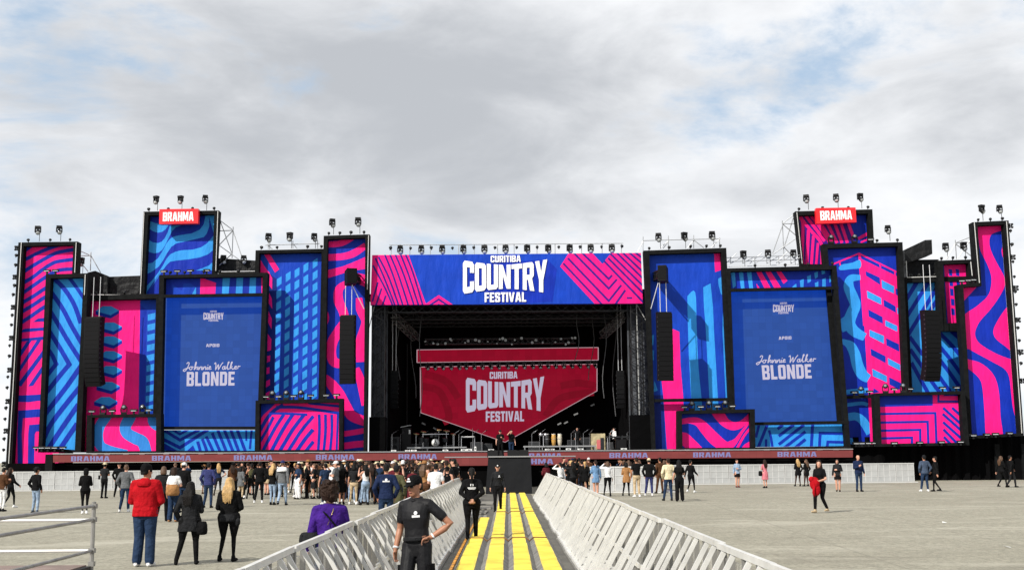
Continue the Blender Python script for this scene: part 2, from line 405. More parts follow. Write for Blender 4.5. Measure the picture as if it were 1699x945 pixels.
ground()

# ---------------------------------------------------------------- printed towers
BUMP = (.9, .65, .16)
INK = {'D': mat('print_dark_blue', (.004, .024, .34), .55, noise=(.8, .17), bump=BUMP, spec=.15), 'M': mat('print_mid_blue', (.005, .044, .40), .55, noise=(.8, .16), bump=BUMP, spec=.15),
       'L': mat('print_light_blue', (.030, .27, .70), .55, noise=(.8, .16), bump=BUMP, spec=.15), 'K': mat('print_pink', (.86, .008, .20), .55, noise=(.8, .14), bump=BUMP, spec=.15),
       'N': mat('print_navy', (.004, .016, .16), .55, noise=(.7, .15), bump=BUMP, spec=.15), 'U': mat('print_purple', (.045, .008, .20), .55, noise=(.7, .1), bump=BUMP, spec=.15),
       'S': mat('print_steel_blue', (.03, .20, .58), .55, noise=(.8, .16), bump=BUMP, spec=.15), 'W': mat('print_white', (.80, .80, .82), .5, bump=BUMP, spec=.15)}
for _m in INK.values():                               # cloth pulled into upright folds
    _nt = _m.node_tree; _bp = next(n for n in _nt.nodes if n.type == 'BUMP'); _nz = _bp.inputs['Height'].links[0].from_node
    _mp = _nt.nodes.new('ShaderNodeMapping'); _mp.inputs['Scale'].default_value = (1.9, 1, .55); _mp.inputs['Rotation'].default_value = (0, .25, 0)
    _nt.links.new(_nz.inputs['Vector'].links[0].from_socket, _mp.inputs[0]); _nt.links.new(_mp.outputs[0], _nz.inputs['Vector'])
INKS = list(INK); INKM = [INK[k] for k in INKS]
BLACK = mat('black_frame_cloth', (.0055, .006, .0065), .85, spec=.12, noise=(2.5, .5), bump=(4, .5, .06))
TRIM = mat('white_edge_strip', (.52, .52, .51), .6)
STEEL = mat('scaffold_steel', (.42, .43, .44), .45, .6, noise=(3, .2))
LAMP_BLACK = mat('lamp_black', (.007, .007, .008), .5, spec=.25)
LENS_DIM = mat('lamp_lens_dark', (.02, .022, .024), .35, spec=.3)
LENS = mat('lamp_lens', (.55, .58, .60), .12, spec=.8)
TARP = mat('black_tarpaulin', (.008, .0085, .0095), .6, spec=.2, bump=(1.6, .9, .25))

def screen_mat(name, dif, em, st):
    m = mat(name, dif, .6, emit=em, estr=st, spec=.12); nt = m.node_tree; b = nt.nodes['Principled BSDF']
    geo = nt.nodes.new('ShaderNodeNewGeometry'); sp = nt.nodes.new('ShaderNodeSeparateXYZ'); cb = nt.nodes.new('ShaderNodeCombineXYZ')
    nt.links.new(geo.outputs['Position'], sp.inputs[0]); nt.links.new(sp.outputs[0], cb.inputs[0]); nt.links.new(sp.outputs[2], cb.inputs[1])
    br = nt.nodes.new('ShaderNodeTexBrick'); br.offset = 0; br.inputs['Scale'].default_value = 1; br.inputs['Mortar Size'].default_value = .012
    br.inputs['Brick Width'].default_value = .5; br.inputs['Row Height'].default_value = .5
    br.inputs['Color1'].default_value = (.91, .91, .91, 1); br.inputs['Color2'].default_value = (1.06, 1.06, 1.06, 1); br.inputs['Mortar'].default_value = (.88, .88, .88, 1)
    nt.links.new(cb.outputs[0], br.inputs['Vector'])
    sc = nt.nodes.new('ShaderNodeMix'); sc.data_type = 'RGBA'; sc.blend_type = 'MULTIPLY'; sc.inputs[0].default_value = 1
    sc.inputs[6].default_value = (*em, 1); nt.links.new(br.outputs['Color'], sc.inputs[7]); nt.links.new(sc.outputs[2], b.inputs['Emission Color'])
    sd = nt.nodes.new('ShaderNodeMix'); sd.data_type = 'RGBA'; sd.blend_type = 'MULTIPLY'; sd.inputs[0].default_value = 1
    sd.inputs[6].default_value = (*dif, 1); nt.links.new(br.outputs['Color'], sd.inputs[7]); nt.links.new(sd.outputs[2], b.inputs['Base Color'])
    return m
BLUE_LED = screen_mat('blue_led_screen', (.015, .034, .036), (.001, .030, .29), 1.0)
RED_LED = screen_mat('red_led_screen', (.014, .008, .008), (.225, .0012, .015), 1.0)
RIB_LED = screen_mat('red_led_ribbon', (.085, .036, .034), (.14, .008, .010), 1.0)
LED_TXT = mat('led_lit_lettering', (.10, .10, .12), .6, emit=(.50, .46, .60), estr=.8)
LED_TXT2 = mat('led_dim_lettering', (.08, .08, .10), .6, emit=(.12, .115, .33), estr=1.0)

def xz(p): return (p.x, p.z)
def paint(mb, art, Yc, cells):
    """printed shapes laid over the cloth, each a few millimetres above the last, clipped to the canvas"""
    lay = []
    for it in art:
        kind, col, pts = it[:3]; g = (max(it[3]) if isinstance(it[3], (list, tuple)) else it[3]) if len(it) > 3 else 1
        bb = (min(p[0] for p in pts) - g, min(p[1] for p in pts) - g, max(p[0] for p in pts) + g, max(p[1] for p in pts) + g)
        lv = 1 + max([l for l, o in lay if o[0] < bb[2] and bb[0] < o[2] and o[1] < bb[3] and bb[1] < o[3]], default=0)
        lay.append((lv, bb)); y = Yc - .002 - .0012 * lv
        if kind == 'p': polys = tri([pts])
        elif kind == 'q': polys = tri([smooth_curve(list(pts) + [pts[0]], None, 4)[0][:-1]])
        else: polys = stroke(pts, it[3], kind == 's')
        for pl in polys:
            w = [xz(P(a, b, Yc)) for a, b in pl]
            for cell in cells:
                c = clip(w, cell)
                if len(c) >= 3 and abs(area2(c)) > 1e-5:
                    if area2(c) < 0: c = c[::-1]
                    mb.add([(x, y, z) for x, z in c], [tuple(range(len(c)))], INKS.index(col))
def ring(mb, outer, inner, Yf, Yi, Yb):
    n = len(outer)
    of = [P(*p, Yf) for p in outer]; nf = [P(*p, Yf) for p in inner]
    ob = [V((p.x, Yb, p.z)) for p in of]; nb = [V((p.x, Yi, p.z)) for p in nf]
    mb.add(of + nf + ob + nb, [q for i in range(n) for j in ((i + 1) % n,) for q in
        ((i, j, n + j, n + i), (n + i, n + j, 3 * n + j, 3 * n + i), (j, i, 2 * n + i, 2 * n + j), (2 * n + i, 3 * n + i, 3 * n + j, 2 * n + j))])
TOWER = {}
def tower(key, label, outer, inner, Yf, rec, base=None, art=(), cells=None, bars=(), trims=(), screen=None, depth=None, cat='stage tower'):
    b0, b1 = P(*outer[-2], Yf), P(*outer[-1], Yf)
    loc = V(((b0.x + b1.x) / 2, Yf, min(b0.z, b1.z))); Yc = Yf + rec
    t = thing('stage_tower', label, cat, loc, 0, 'printed towers of the stage front'); TOWER[key] = (t, label, Yf)
    m = MB(loc); ring(m, outer, inner, Yf, Yc, Yc + .18); m.build('frame', BLACK, t)
    inx = [xz(P(*p, Yf)) for p in inner]
    cells = [[xz(P(*p, Yf)) for p in c] for c in cells] if cells else [inx]
    for grp in ([cells] if key == 'R7' else [[c] for c in cells]):
        m = MB(loc)
        for c in grp:
            c = c if area2(c) > 0 else c[::-1]; m.add([(x, Yc, z) for x, z in c], [tuple(range(len(c)))], INKS.index(base))
        paint(m, art, Yc, grp); m.build('canvas', INKM, t)
    for (a, b, w) in bars:
        MB(loc).bar(P(*a, Yf + .12), P(*b, Yf + .12), w, .22).build('crossbar', BLACK, t)
    for (a, b) in trims:
        MB(loc).bar(P(*a, Yf - .05), P(*b, Yf - .05), .045, .05).build('edge_strip', TRIM, t)
    if screen:
        quad, ys = screen; q = [P(*p, ys) for p in quad]
        m = MB(loc); m.add([(p.x, ys, p.z) for p in q] + [(p.x, ys + .1, p.z) for p in q], [(3, 2, 1, 0), (4, 5, 6, 7), (0, 1, 5, 4), (1, 2, 6, 5), (2, 3, 7, 6), (3, 0, 4, 7)])
        TOWER[key + '_screen'] = m.build('led_screen', BLUE_LED, t)
    return t

# --- left side
tower('L1', 'far left tall tower printed pink with blue curved stripes', [(30.5, 402), (129, 400.5), (114, 779), (9, 779)], [(39, 408), (121.5, 406), (106, 777.5), (19, 777.5)], 86.0, .6, 'K', [
    ('s', 'D', [(36, 420), (52, 408)], 5.5), ('s', 'D', [(30, 437), (60, 421), (84, 411), (104, 405)], 6), ('s', 'D', [(34, 454), (55.4, 440.2), (81.5, 425.1), (98, 418.2), (122, 414)], 6.2),
    ('s', 'D', [(32, 473), (55.4, 458.8), (70.5, 447.1), (87, 436.8), (98, 433.3), (122, 430)], 6.2), ('s', 'D', [(32, 490), (56.8, 472.5), (74.6, 460.2), (96, 448.5), (122, 446)], 6.2),
    ('s', 'D', [(30, 506), (55.4, 491.1), (74, 478.7), (98, 466)], 6.2), ('s', 'D', [(28, 522), (54, 506.2), (72.6, 493.9), (95, 482)], 6.2), ('s', 'D', [(27, 540.5), (50.4, 524.8), (69.6, 511.5), (95, 497)], 6.2),
    ('p', 'D', [(54.8, 533.7), (63.7, 527.8), (90, 525.5), (90, 532), (70.4, 533)]), ('p', 'D', [(33, 549), (41.5, 544.8), (69.6, 542.9), (90, 542), (90, 547), (68.9, 548.2), (32, 551.5)]),
    ('p', 'D', [(26, 562.5), (68, 558.1), (90, 556), (90, 562), (67.4, 563.6), (50.4, 564.8), (26, 567.5)]), ('p', 'D', [(44.4, 566), (53, 564), (26, 604), (26, 593)]), ('p', 'D', [(61.5, 563.6), (69, 563), (24, 630), (24, 621)]),
    ('p', 'D', [(67.4, 585.5), (80, 566), (80, 577), (67.4, 595.9), (38.5, 635.9), (35.5, 640.4), (24, 639.6), (28, 636), (34, 630)]), ('p', 'D', [(66, 612.2), (80, 592), (80, 602), (65.2, 624), (54.8, 639.6), (46.7, 640.4)]),
    ('p', 'D', [(20, 656), (62.7, 654), (80, 653), (80, 663.5), (61.9, 664.6), (47.6, 666.7), (20, 665.7)]),
    ('p', 'D', [(30.2, 680.5), (61.9, 678.1), (80, 677), (80, 690), (61.1, 691.6), (38.1, 693.2), (36.2, 719.4), (38.1, 779), (29.4, 779), (28.6, 719.4)]),
    ('p', 'D', [(48.4, 704.3), (60.3, 703.2), (80, 702), (80, 714), (60, 715.4), (57.9, 719.4), (56.3, 779), (46, 779), (46.8, 719.4)])],
    trims=[((35.5, 402), (14, 776)), ((126.5, 402), (124, 452))])
tower('L2', 'narrow left tower printed with light blue and dark blue chevrons', [(76, 455), (146, 453), (134, 750), (63, 750)], [(84, 461.5), (138.5, 459.5), (124, 746), (70, 742)], 84.9, .6, 'L', [
    ('s', 'D', [(83, 456), (103.5, 475.3), (117.3, 494.5), (126, 512), (134, 536)], 7.5), ('s', 'D', [(113, 458), (127, 476.7), (140, 496)], 6), ('s', 'D', [(80, 478), (95.3, 498.7), (106.3, 516), (118.5, 539.6), (136, 570)], 7.6),
    ('s', 'D', [(78, 507), (85.2, 518.9), (97.8, 539.6), (112.6, 564.8), (134, 598)], 7.6), ('l', 'D', [(74, 537), (91.9, 564.8), (103.7, 584), (115, 604), (100.7, 621), (68, 662)], 7.6),
    ('l', 'D', [(72, 567), (87.4, 590), (93.3, 603.3), (70, 633)], 7), ('s', 'D', [(134, 607), (111, 640), (88.9, 668.6), (66, 698)], 8), ('s', 'D', [(132, 642), (103, 678), (82.5, 706.7), (68, 739)], 8),
    ('s', 'D', [(130, 670), (104.8, 706.7), (84, 738), (78, 750)], 8), ('s', 'D', [(128, 702), (104.8, 736), (96, 750)], 8)], trims=[((141.5, 455), (140, 489))])
STEP = [(-19, 0), (-7, -8), (7, -8), (20, -1), (6, 7), (-18, 1)]; SIDE = [(-19, 0), (6, 7), (20, -1), (20, 4), (6, 12.5), (-19, 6)]
art = [('p', 'M', [(232.6, 494), (262, 494), (252, 752), (229, 752), (231, 600)]), ('p', 'D', [(232.6, 505), (244, 514), (239, 700), (229, 752), (231, 600)])]
for cx, cy in [(177.6, 515.6), (182.6, 542.6), (182.6, 565.5), (182.6, 590), (182.6, 614.6), (179, 641), (175, 666)]:
    art += [('p', 'L', [(cx + a, cy + b) for a, b in STEP]), ('p', 'D', [(cx + a, cy + b) for a, b in SIDE])]
for i in range(11):
    y = 521.5 + 16.9 * i; x = 245.3 - .42 * i; art.append(('p', 'L', [(x, y), (x + 12.5, y - 3), (x + 12, y + 7.5), (x, y + 10.5)]))
tower('L3', 'pink tower printed with blue hexagon steps behind the left speaker array', [(142, 490), (264, 487), (262, 750), (129, 750)], [(146.5, 497.5), (259, 495), (252, 748.5), (132.5, 748.5)], 86.1, .7, 'K', art)
tower('L4', 'small low left panel with pink and pale blue S curves', [(144, 688), (267, 685.5), (267.5, 751), (143, 751)], [(152.5, 692), (259, 691), (258.5, 747.5), (152, 747.5)], 84.35, .6, 'K', [
    ('s', 'S', [(178, 688), (174.3, 693.3), (165.4, 707), (162.6, 723.5), (166.8, 738.7), (181.9, 747), (210, 754)], 17), ('s', 'S', [(217, 688), (214.9, 693.3), (208, 707), (210.8, 718), (224.5, 726.3), (236.9, 733.2), (243, 752)], [19, 19, 19, 19, 20, 20, 18]),
    ('s', 'S', [(252, 687), (252, 697), (255, 703), (264, 709)], 14)])
F5 = lambda pts: [(230 + a / 5.907, 330 + b / 5.907) for a, b in pts]
tower('L5', 'tall back left tower printed with light blue waves on dark blue', [(238, 351), (363, 349), (355, 492), (231, 492)], [(246, 357), (355.5, 355), (350, 489.5), (239, 490)], 87.4, .6, 'D', [
    ('p', 'L', F5([(70, 180), (90, 197), (120, 220), (165, 238), (240, 244), (297, 240), (285, 270), (262, 300), (230, 322), (190, 330), (140, 315), (100, 290), (70, 260)])),
    ('p', 'L', F5([(60, 370), (90, 395), (140, 425), (190, 432), (225, 418), (255, 385), (285, 328), (305, 265), (420, 256), (365, 278), (330, 312), (308, 352), (285, 400), (262, 448), (232, 498), (195, 526), (150, 532), (110, 520), (60, 490)])),
    ('p', 'L', F5([(40, 632), (90, 632), (135, 624), (190, 580), (240, 500), (275, 432), (310, 388), (350, 366), (430, 350), (520, 338), (600, 300), (640, 245), (655, 160), (692, 160), (692, 270), (668, 338), (640, 372), (570, 390), (440, 420), (375, 432), (322, 468), (282, 525), (245, 592), (200, 660), (120, 718), (40, 748)])),
    ('p', 'L', F5([(40, 890), (130, 800), (190, 725), (245, 640), (275, 583), (310, 542), (360, 517), (420, 502), (530, 496), (610, 474), (670, 435), (708, 392), (755, 330), (760, 450), (732, 500), (680, 542), (600, 572), (480, 592), (380, 602), (310, 614), (280, 642), (240, 692), (180, 785), (120, 870), (60, 960)])),
    ('p', 'D', F5([(205, 730), (235, 690), (180, 775), (100, 900), (80, 930), (85, 900)])), ('p', 'L', F5([(690, 650), (740, 605), (740, 700), (560, 700), (620, 680)])), ('p', 'L', F5([(688, 160), (750, 160), (748, 340), (735, 335), (715, 260)]))],
    trims=[((361.5, 350), (358, 449)), ((239, 352), (233, 487)), ((366, 450.5), (424, 449.5)), ((146, 488.5), (231, 489.5))])
art = [('p', 'D', [(262, 450), (446, 450), (446, 491), (262, 491)]), ('p', 'K', [(332.7, 460), (358.4, 469), (356.8, 489), (332, 489)]), ('p', 'L', [(317.6, 480.8), (325.4, 475.8), (325.4, 489), (318.7, 489)]), ('p', 'M', [(286, 472), (302, 482), (305, 470), (316, 470), (325, 476), (318, 489), (287, 489)]),
       ('p', 'L', [(370, 456), (382, 456), (379, 489), (368, 489)]), ('p', 'L', [(393, 456), (403.7, 456), (402, 489), (390.9, 489)]), ('p', 'L', [(415, 456), (425, 456), (424, 489), (413, 489)]), ('p', 'K', [(433.4, 456), (439, 456), (439, 489), (434, 489)])]
art += [('l', 'D', p, w) for p, w in [([(270, 712), (275.7, 715.3), (298.6, 729.4), (331, 712)], 5), ([(262, 723), (268, 726.7), (298.6, 742), (345, 712)], 5.5), ([(262, 735), (275, 741), (294, 752)], 9), ([(286, 712), (298.6, 719.6), (312, 712)], 4),
    ([(328, 731.6), (333.5, 752)], 5), ([(335.6, 727.2), (345, 752)], 5), ([(342, 723), (355.5, 752)], 5), ([(352, 717.4), (366.5, 752)], 5), ([(361, 712), (377, 752)], 5), ([(372, 712), (388, 752)], 5), ([(382.7, 712), (397.5, 752)], 5), ([(393.5, 712), (408.5, 752)], 5), ([(408.6, 712), (408.6, 730.5)], 3), ([(417.5, 712), (414.6, 744)], 3.5)]]
art += [('p', 'D', [(307, 750), (320.4, 738), (326, 750)])]
lc = [[(272, 461), (436, 458), (435.5, 487), (271, 489)], [(267, 712.5), (425, 712.5), (424.5, 747), (266, 747)]]
tower('L6', 'left screen tower framing the big blue LED screen', [(264, 456), (444, 452), (434, 750), (258, 750)], [(272, 461), (436, 458), (425, 747), (266, 747)], 85.2, .6, 'L', art, cells=lc,
      bars=[((268, 491.3), (439, 488.7), .26), ((262, 709.6), (430, 709.6), .28)], screen=([(264, 489.5), (440, 486), (437, 711), (261, 711)], 86.3))
# the blue part of the upper strip
art = []
for c, (x, y) in enumerate([(463.2, 467.1), (478.2, 458.8), (492.9, 452.2), (507.6, 443.7), (522.9, 436.8)]):
    for r in range(13):
        yy = y + 19.7 * r; xx = x - (.2 if c < 4 else .14) * r * (2.2 - c * .4); dk = 2.6
        if yy < 664: art.append(('p', 'L', [(xx - 4, yy - 6.5 + dk), (xx + 4, yy - 6.5 - dk), (xx + 3.9, yy + 6 - dk), (xx - 4.1, yy + 6.6 + dk)]))
pk = [[(438.6, 422.4), (435, 416), (444, 416), (448.2, 422.4), (463.3, 446.5), (456.4, 452)], [(424, 418), (429.6, 426.5), (442, 446.5), (448, 452.6), (424, 452)], [(440, 448), (446.8, 452.6), (451.6, 460.9), (451.4, 479.5), (446, 472), (440, 460)], [(440, 474), (445.4, 482.9), (451, 495.3), (451.6, 511.8), (444.8, 500.8), (440, 494)],
      [(440, 507), (444.8, 514.5), (451, 528.3), (450.5, 545.6), (443.7, 532)], [(440, 547), (443, 551.5), (450.4, 562.6), (449.6, 580.4), (438, 584)], [(438, 591), (448.6, 589.3), (448, 598.9), (438, 603)], [(437, 611), (447, 608.5), (447, 618.9), (437, 622)], [(436, 635), (447.9, 628.5), (447.9, 638), (436, 646)], [(435, 655), (447.4, 648.5), (447.4, 662), (435, 662)]]
tower('L7', 'left tower printed with rows of light blue windows', [(424, 415), (539, 412.5), (534, 668), (416, 668)], [(430, 420), (533.5, 418), (528, 664), (424, 664)], 86.4, .6, 'M',
      [('p', 'N', [(449, 455), (459.5, 463), (457, 668), (436, 668), (438, 450)])] + [('p', 'K', p) for p in pk] + art)
dl = [([(470, 671), (453.7, 681.4), (442, 695.4), (428, 720)], 6), ([(458, 675), (489.8, 675), (520, 678.5), (566, 685.5)], 5), ([(512, 668.4), (566, 673.8)], 4), ([(446.8, 685), (485, 686), (510, 687.4)], 4), ([(453.7, 691), (442, 714), (428, 737)], 5), ([(471, 687), (458.4, 705.8), (444.4, 731.5), (435, 750)], 5.5),
      ([(487, 685), (468.9, 712.8), (450, 748)], 6), ([(505, 686.5), (485.2, 712.8), (464, 748)], 6), ([(520, 689.6), (499, 715.2), (478, 748)], 5.5), ([(519.5, 711.7), (506, 728), (492, 748)], 6), ([(520, 731.5), (507, 748)], 5.5)]
vl = [([(529.4, 687), (530, 712), (527.8, 748)], 4.5), ([(539.8, 687), (540, 715), (537, 748)], 4.5), ([(550.3, 687), (550.5, 715), (547.6, 748)], 4.2), ([(560.6, 687), (558.5, 748)], 3.5)]
tower('L8', 'low left panel printed pink with dark blue diagonal stripes', [(424, 664), (569, 660.5), (568.5, 749.5), (422.5, 750.5)], [(430.5, 669), (562.5, 667), (562, 745.5), (430, 745.5)], 84.35, .6, 'K',
      [('p', 'D', [(426, 668), (460, 666), (448, 678), (437.5, 687.2), (430, 698)])] + [('s', 'D', p, w) for p, w in dl + vl])
tower('L9', 'left tower beside the banner with pink and blue flowing curves', [(537, 391), (613, 388.5), (608, 749.5), (530.5, 749.5)], [(543.5, 396.5), (606, 394), (603, 746.5), (537.5, 746.5)], 85.3, .6, 'D', [
    ('s', 'K', [(540, 405), (555, 405), (570, 402), (590, 391)], [10, 10, 10, 8]), ('s', 'K', [(540, 427), (568, 425.5), (587, 420), (607, 407)], [11, 11, 12, 10]), ('s', 'K', [(538, 456), (568, 447.8), (585, 442.5), (608, 436)], [14, 11, 13, 20]), ('s', 'K', [(586, 459), (596, 462), (608, 466)], [14, 17, 20]),
    ('s', 'K', [(574.5, 469), (562.5, 480), (561.8, 498.6), (569, 515.6), (571.5, 532.5), (561.8, 549), (552, 566), (549.5, 585), (554.5, 600), (572, 604)], [8, 14, 16, 15, 15, 16, 17, 16, 16, 14]),
    ('s', 'K', [(595.7, 494), (597.8, 513), (604, 532.5), (601, 549), (597.5, 566), (599, 600)], [10, 14, 9, 11, 14, 16]), ('q', 'K', [(538, 508), (545, 520), (545.5, 532), (537, 544)]),
    ('s', 'K', [(538, 624), (550, 637), (562, 653), (574.5, 675), (585, 690), (608, 699)], [10, 17, 19, 18, 17, 16]), ('s', 'K', [(592, 610), (598, 630), (605, 672)], [8, 14, 10]), ('s', 'K', [(566, 720), (587, 716.8), (608, 713)], 9), ('s', 'K', [(566, 740), (587, 737), (608, 735)], 11)],
    trims=[((611.5, 390), (609.5, 480))])
# --- right side
tower('R1', 'right tower beside the banner, blue with light blue bands and one pink band', [(1068, 415.5), (1205, 411), (1222, 746), (1083, 749)], [(1077.5, 421.5), (1197, 418), (1213, 743), (1088, 745)], 85.3, .6, 'M', [
    ('p', 'K', [(1184.4, 410), (1200, 410), (1200, 446.6), (1186.4, 451)]), ('q', 'L', [(1140.4, 491), (1153.5, 484.6), (1156, 545), (1159, 610), (1166, 700), (1151, 700), (1144, 610), (1141.5, 545)][:0] or [(1140.4, 491), (1153.5, 484.6), (1156, 545), (1159, 610), (1165, 684), (1150, 684), (1144, 610), (1141.5, 545)]),
    ('p', 'L', [(1166.7, 476.4), (1179, 469.8), (1183, 510), (1184.5, 545), (1191.2, 661), (1193, 684), (1179, 684), (1177, 661), (1171, 545), (1168, 510)]), ('p', 'L', [(1191.3, 462.4), (1202, 456), (1202, 494), (1196, 487), (1192.5, 474)]), ('p', 'L', [(1200, 496), (1207, 500), (1214, 690), (1206, 690), (1204, 661), (1198.6, 545)]),
    ('p', 'K', [(1090, 543), (1114.7, 544.8), (1127, 550), (1129, 604.6), (1133.5, 658), (1136, 750), (1107, 750), (1101, 660), (1097, 625), (1090, 600)]), ('p', 'L', [(1081.7, 555.8), (1084.9, 555), (1084, 572), (1082, 572)]), ('p', 'L', [(1082.4, 581), (1084.8, 580.6), (1084.8, 597), (1082.7, 597)]), ('p', 'L', [(1085.8, 631), (1091.3, 647), (1084.4, 650)]), ('p', 'L', [(1085, 669), (1094, 668.6), (1094, 671.5), (1087, 676)]),
    ('p', 'N', [(1078, 655), (1100, 655), (1105, 750), (1080, 750)])], bars=[((1086, 664), (1214, 662), .26)])
tower('R2', 'small low right panel with pink and blue waves', [(1124, 681), (1252.5, 678), (1253.5, 745.5), (1124, 747)], [(1131.3, 686), (1244.5, 684), (1246.3, 741.5), (1132.5, 742.5)], 84.35, .6, 'D', [
    ('s', 'K', [(1127, 700), (1136, 698), (1146, 697), (1159, 700), (1170.8, 711.7), (1184.8, 726.8), (1199, 738), (1212, 742)], [9, 9, 10, 14, 18, 20, 18, 14]), ('s', 'K', [(1203, 741), (1214, 736), (1222, 729), (1231, 716), (1247, 694)], [14, 12, 7, 4.5, 4]),
    ('s', 'K', [(1189, 680), (1195, 690), (1203.4, 700), (1215, 706), (1226.7, 704.5), (1236, 697.5), (1248, 684)], [20, 18, 15, 14, 12, 9, 6]), ('q', 'K', [(1126, 714), (1132.4, 716.4), (1140, 718), (1150, 727), (1160, 737), (1165, 745), (1142, 745), (1132, 738), (1126, 737)]),
    ('s', 'K', [(1222, 745), (1234.8, 722), (1248, 706)], 4), ('p', 'K', [(1228, 745), (1236, 736), (1250, 728), (1250, 745)])])
wins = [[(1327, 465.3), (1333.6, 462.4), (1333, 478), (1328.3, 478)], [(1339, 458.2), (1345.4, 456), (1345.4, 466.5), (1340, 469.4)], [(1351, 452.4), (1357, 450), (1357, 459), (1352.4, 462.4)], [(1351.9, 469.4), (1357.7, 466.5), (1357.7, 478), (1353, 478)], [(1362.4, 444), (1368.3, 444), (1369, 453.5), (1363.6, 455.3)],
        [(1364.2, 463), (1370, 460.6), (1370, 478), (1364.2, 478)], [(1375.4, 457.7), (1381.3, 455.3), (1383, 464), (1376, 468.8)], [(1314, 476), (1321, 470), (1322, 478), (1314, 478)]]
art = [('p', 'D', [(1206, 440), (1392, 440), (1392, 490), (1206, 490)])] + [('p', 'L', p) for p in [[(1212, 446), (1218.8, 446), (1221, 474), (1216, 478)], [(1225, 446), (1232.3, 446), (1235.5, 479), (1229.5, 479)], [(1238.6, 446), (1246, 446), (1249.6, 479), (1243.2, 479)]] + wins]
art += [('p', 'K', p) for p in [[(1252, 445), (1260, 445), (1279, 478), (1268.5, 478)], [(1267, 445), (1275.6, 445), (1296.5, 478), (1285, 478)], [(1285, 445), (1292.7, 445), (1306.5, 465.3), (1300, 470.6)], [(1255, 470), (1262, 480), (1257, 480)]]]
art += [('l', 'D', p, w) for p, w in [([(1259.5, 704), (1254, 725)], 4.5), ([(1273, 704), (1257, 744)], 5), ([(1271, 728), (1271, 744)], 4), ([(1276, 713), (1279.2, 725), (1282, 744)], 4), ([(1290, 711), (1299, 704)], 5), ([(1292, 722.8), (1317, 704)], 5), ([(1292, 736.6), (1334, 704)], 5), ([(1300, 743), (1336.4, 715.4)], 5),
    ([(1318, 743), (1336.4, 728)], 5), ([(1348.2, 704), (1345.8, 744)], 5), ([(1410, 718.8), (1360.8, 718), (1359.5, 744)], 5), ([(1410, 733.5), (1373.5, 732.4), (1372, 744)], 4.5)]]
rc = [[(1212, 450), (1381, 446.5), (1383.5, 478), (1214, 481)], [(1254, 705), (1402, 703), (1403.5, 739), (1254, 741)]]
tower('R3', 'right screen tower framing the big blue LED screen', [(1204, 445), (1388, 440), (1411.5, 742), (1224, 746)], [(1212, 450), (1381, 446.5), (1403.5, 739), (1222, 742)], 85.2, .6, 'L', art, cells=rc,
      bars=[((1207, 481.5), (1391, 477.5), .26), ((1217, 703), (1408, 700), .28)], screen=([(1209, 483), (1391, 479), (1404, 704), (1218, 706)], 86.3))
st = [([(1322, 350), (1330, 363), (1345, 382), (1361, 400.5), (1366, 420)], 5), ([(1332, 352), (1340, 362), (1355.4, 382), (1368, 400)], 5), ([(1341, 352), (1349, 362), (1362.4, 380), (1376, 402)], 5), ([(1352, 354), (1363, 373), (1374, 390), (1382, 403)], 5), ([(1364, 354), (1373, 371.4), (1389, 403)], 5), ([(1377, 354), (1385, 371.4), (1397, 403)], 5), ([(1388, 354), (1395.5, 371.4), (1406, 403)], 5), ([(1400, 350), (1407.8, 371.4), (1417, 396)], 5),
      ([(1326, 360), (1332, 372), (1331, 421.5), (1333, 440)], 5), ([(1341.4, 381), (1338.5, 440)], 5), ([(1349.6, 391), (1346, 440)], 4.5), ([(1357, 403), (1354, 440)], 4), ([(1363, 416), (1363, 440)], 4), ([(1424, 396), (1446, 384)], 5), ([(1428, 402), (1446, 394)], 3)]
tower('R4', 'tall back right tower with dark purple and pink bars', [(1319.5, 350.5), (1447.5, 347), (1452, 441), (1330, 441)], [(1325.5, 357), (1440.5, 354), (1444, 438), (1333.5, 438)], 87.4, .6, 'D',
      [('p', 'U', [(1322, 352), (1408, 352), (1419, 400), (1372, 405), (1372, 442), (1328, 442)])] + [('s', 'K', p, w) for p, w in st], trims=[((1322, 352), (1331, 437)), ((1207, 442.5), (1326, 438.5))])
pw = [('D', [(1436.2, 449.4), (1459.7, 460.2), (1460.5, 472.5), (1436.7, 457)]), ('L', [(1462.5, 464), (1483.5, 474.8), (1483.5, 487), (1463.5, 477.8)]), ('D', [(1485.8, 477.8), (1494, 482), (1494, 493), (1486.5, 488.6)]), ('L', [(1438.2, 481.7), (1462, 494), (1462.5, 505.4), (1439, 494)]), ('D', [(1465.8, 496.2), (1485.8, 507.7), (1486.5, 518.5), (1466.6, 507.7)]),
      ('L', [(1488, 510), (1497, 514), (1497, 525), (1488.8, 520)]), ('D', [(1440.5, 513), (1464.3, 525.4), (1465, 537), (1441.3, 524.6)]), ('L', [(1468.7, 530.7), (1488.7, 540.3), (1488.7, 550), (1468.7, 540.3)]), ('D', [(1491.4, 542), (1500, 546), (1500, 557), (1492, 553)]), ('L', [(1442.6, 546.5), (1466.7, 556.8), (1466.7, 570), (1442.6, 557.5)]),
      ('D', [(1470, 560.3), (1491.4, 570.6), (1492, 583), (1470.8, 572.6)]), ('L', [(1494, 572.6), (1502, 577), (1502, 588), (1494.9, 583.6)]), ('D', [(1444, 577.5), (1469.4, 590.5), (1469.4, 602.2), (1445.3, 589)]), ('L', [(1472.8, 593.3), (1493.5, 604.3), (1493.5, 614.6), (1473.5, 604.3)]), ('D', [(1496, 604.3), (1505, 609), (1505, 620), (1497, 614.6)]),
      ('L', [(1447, 611), (1471.5, 623.5), (1471.5, 633.9), (1448, 623.5)]), ('D', [(1475, 625), (1498, 636.6), (1492, 646), (1475.6, 637.3)]), ('D', [(1449, 643), (1460, 650), (1449, 652)])]
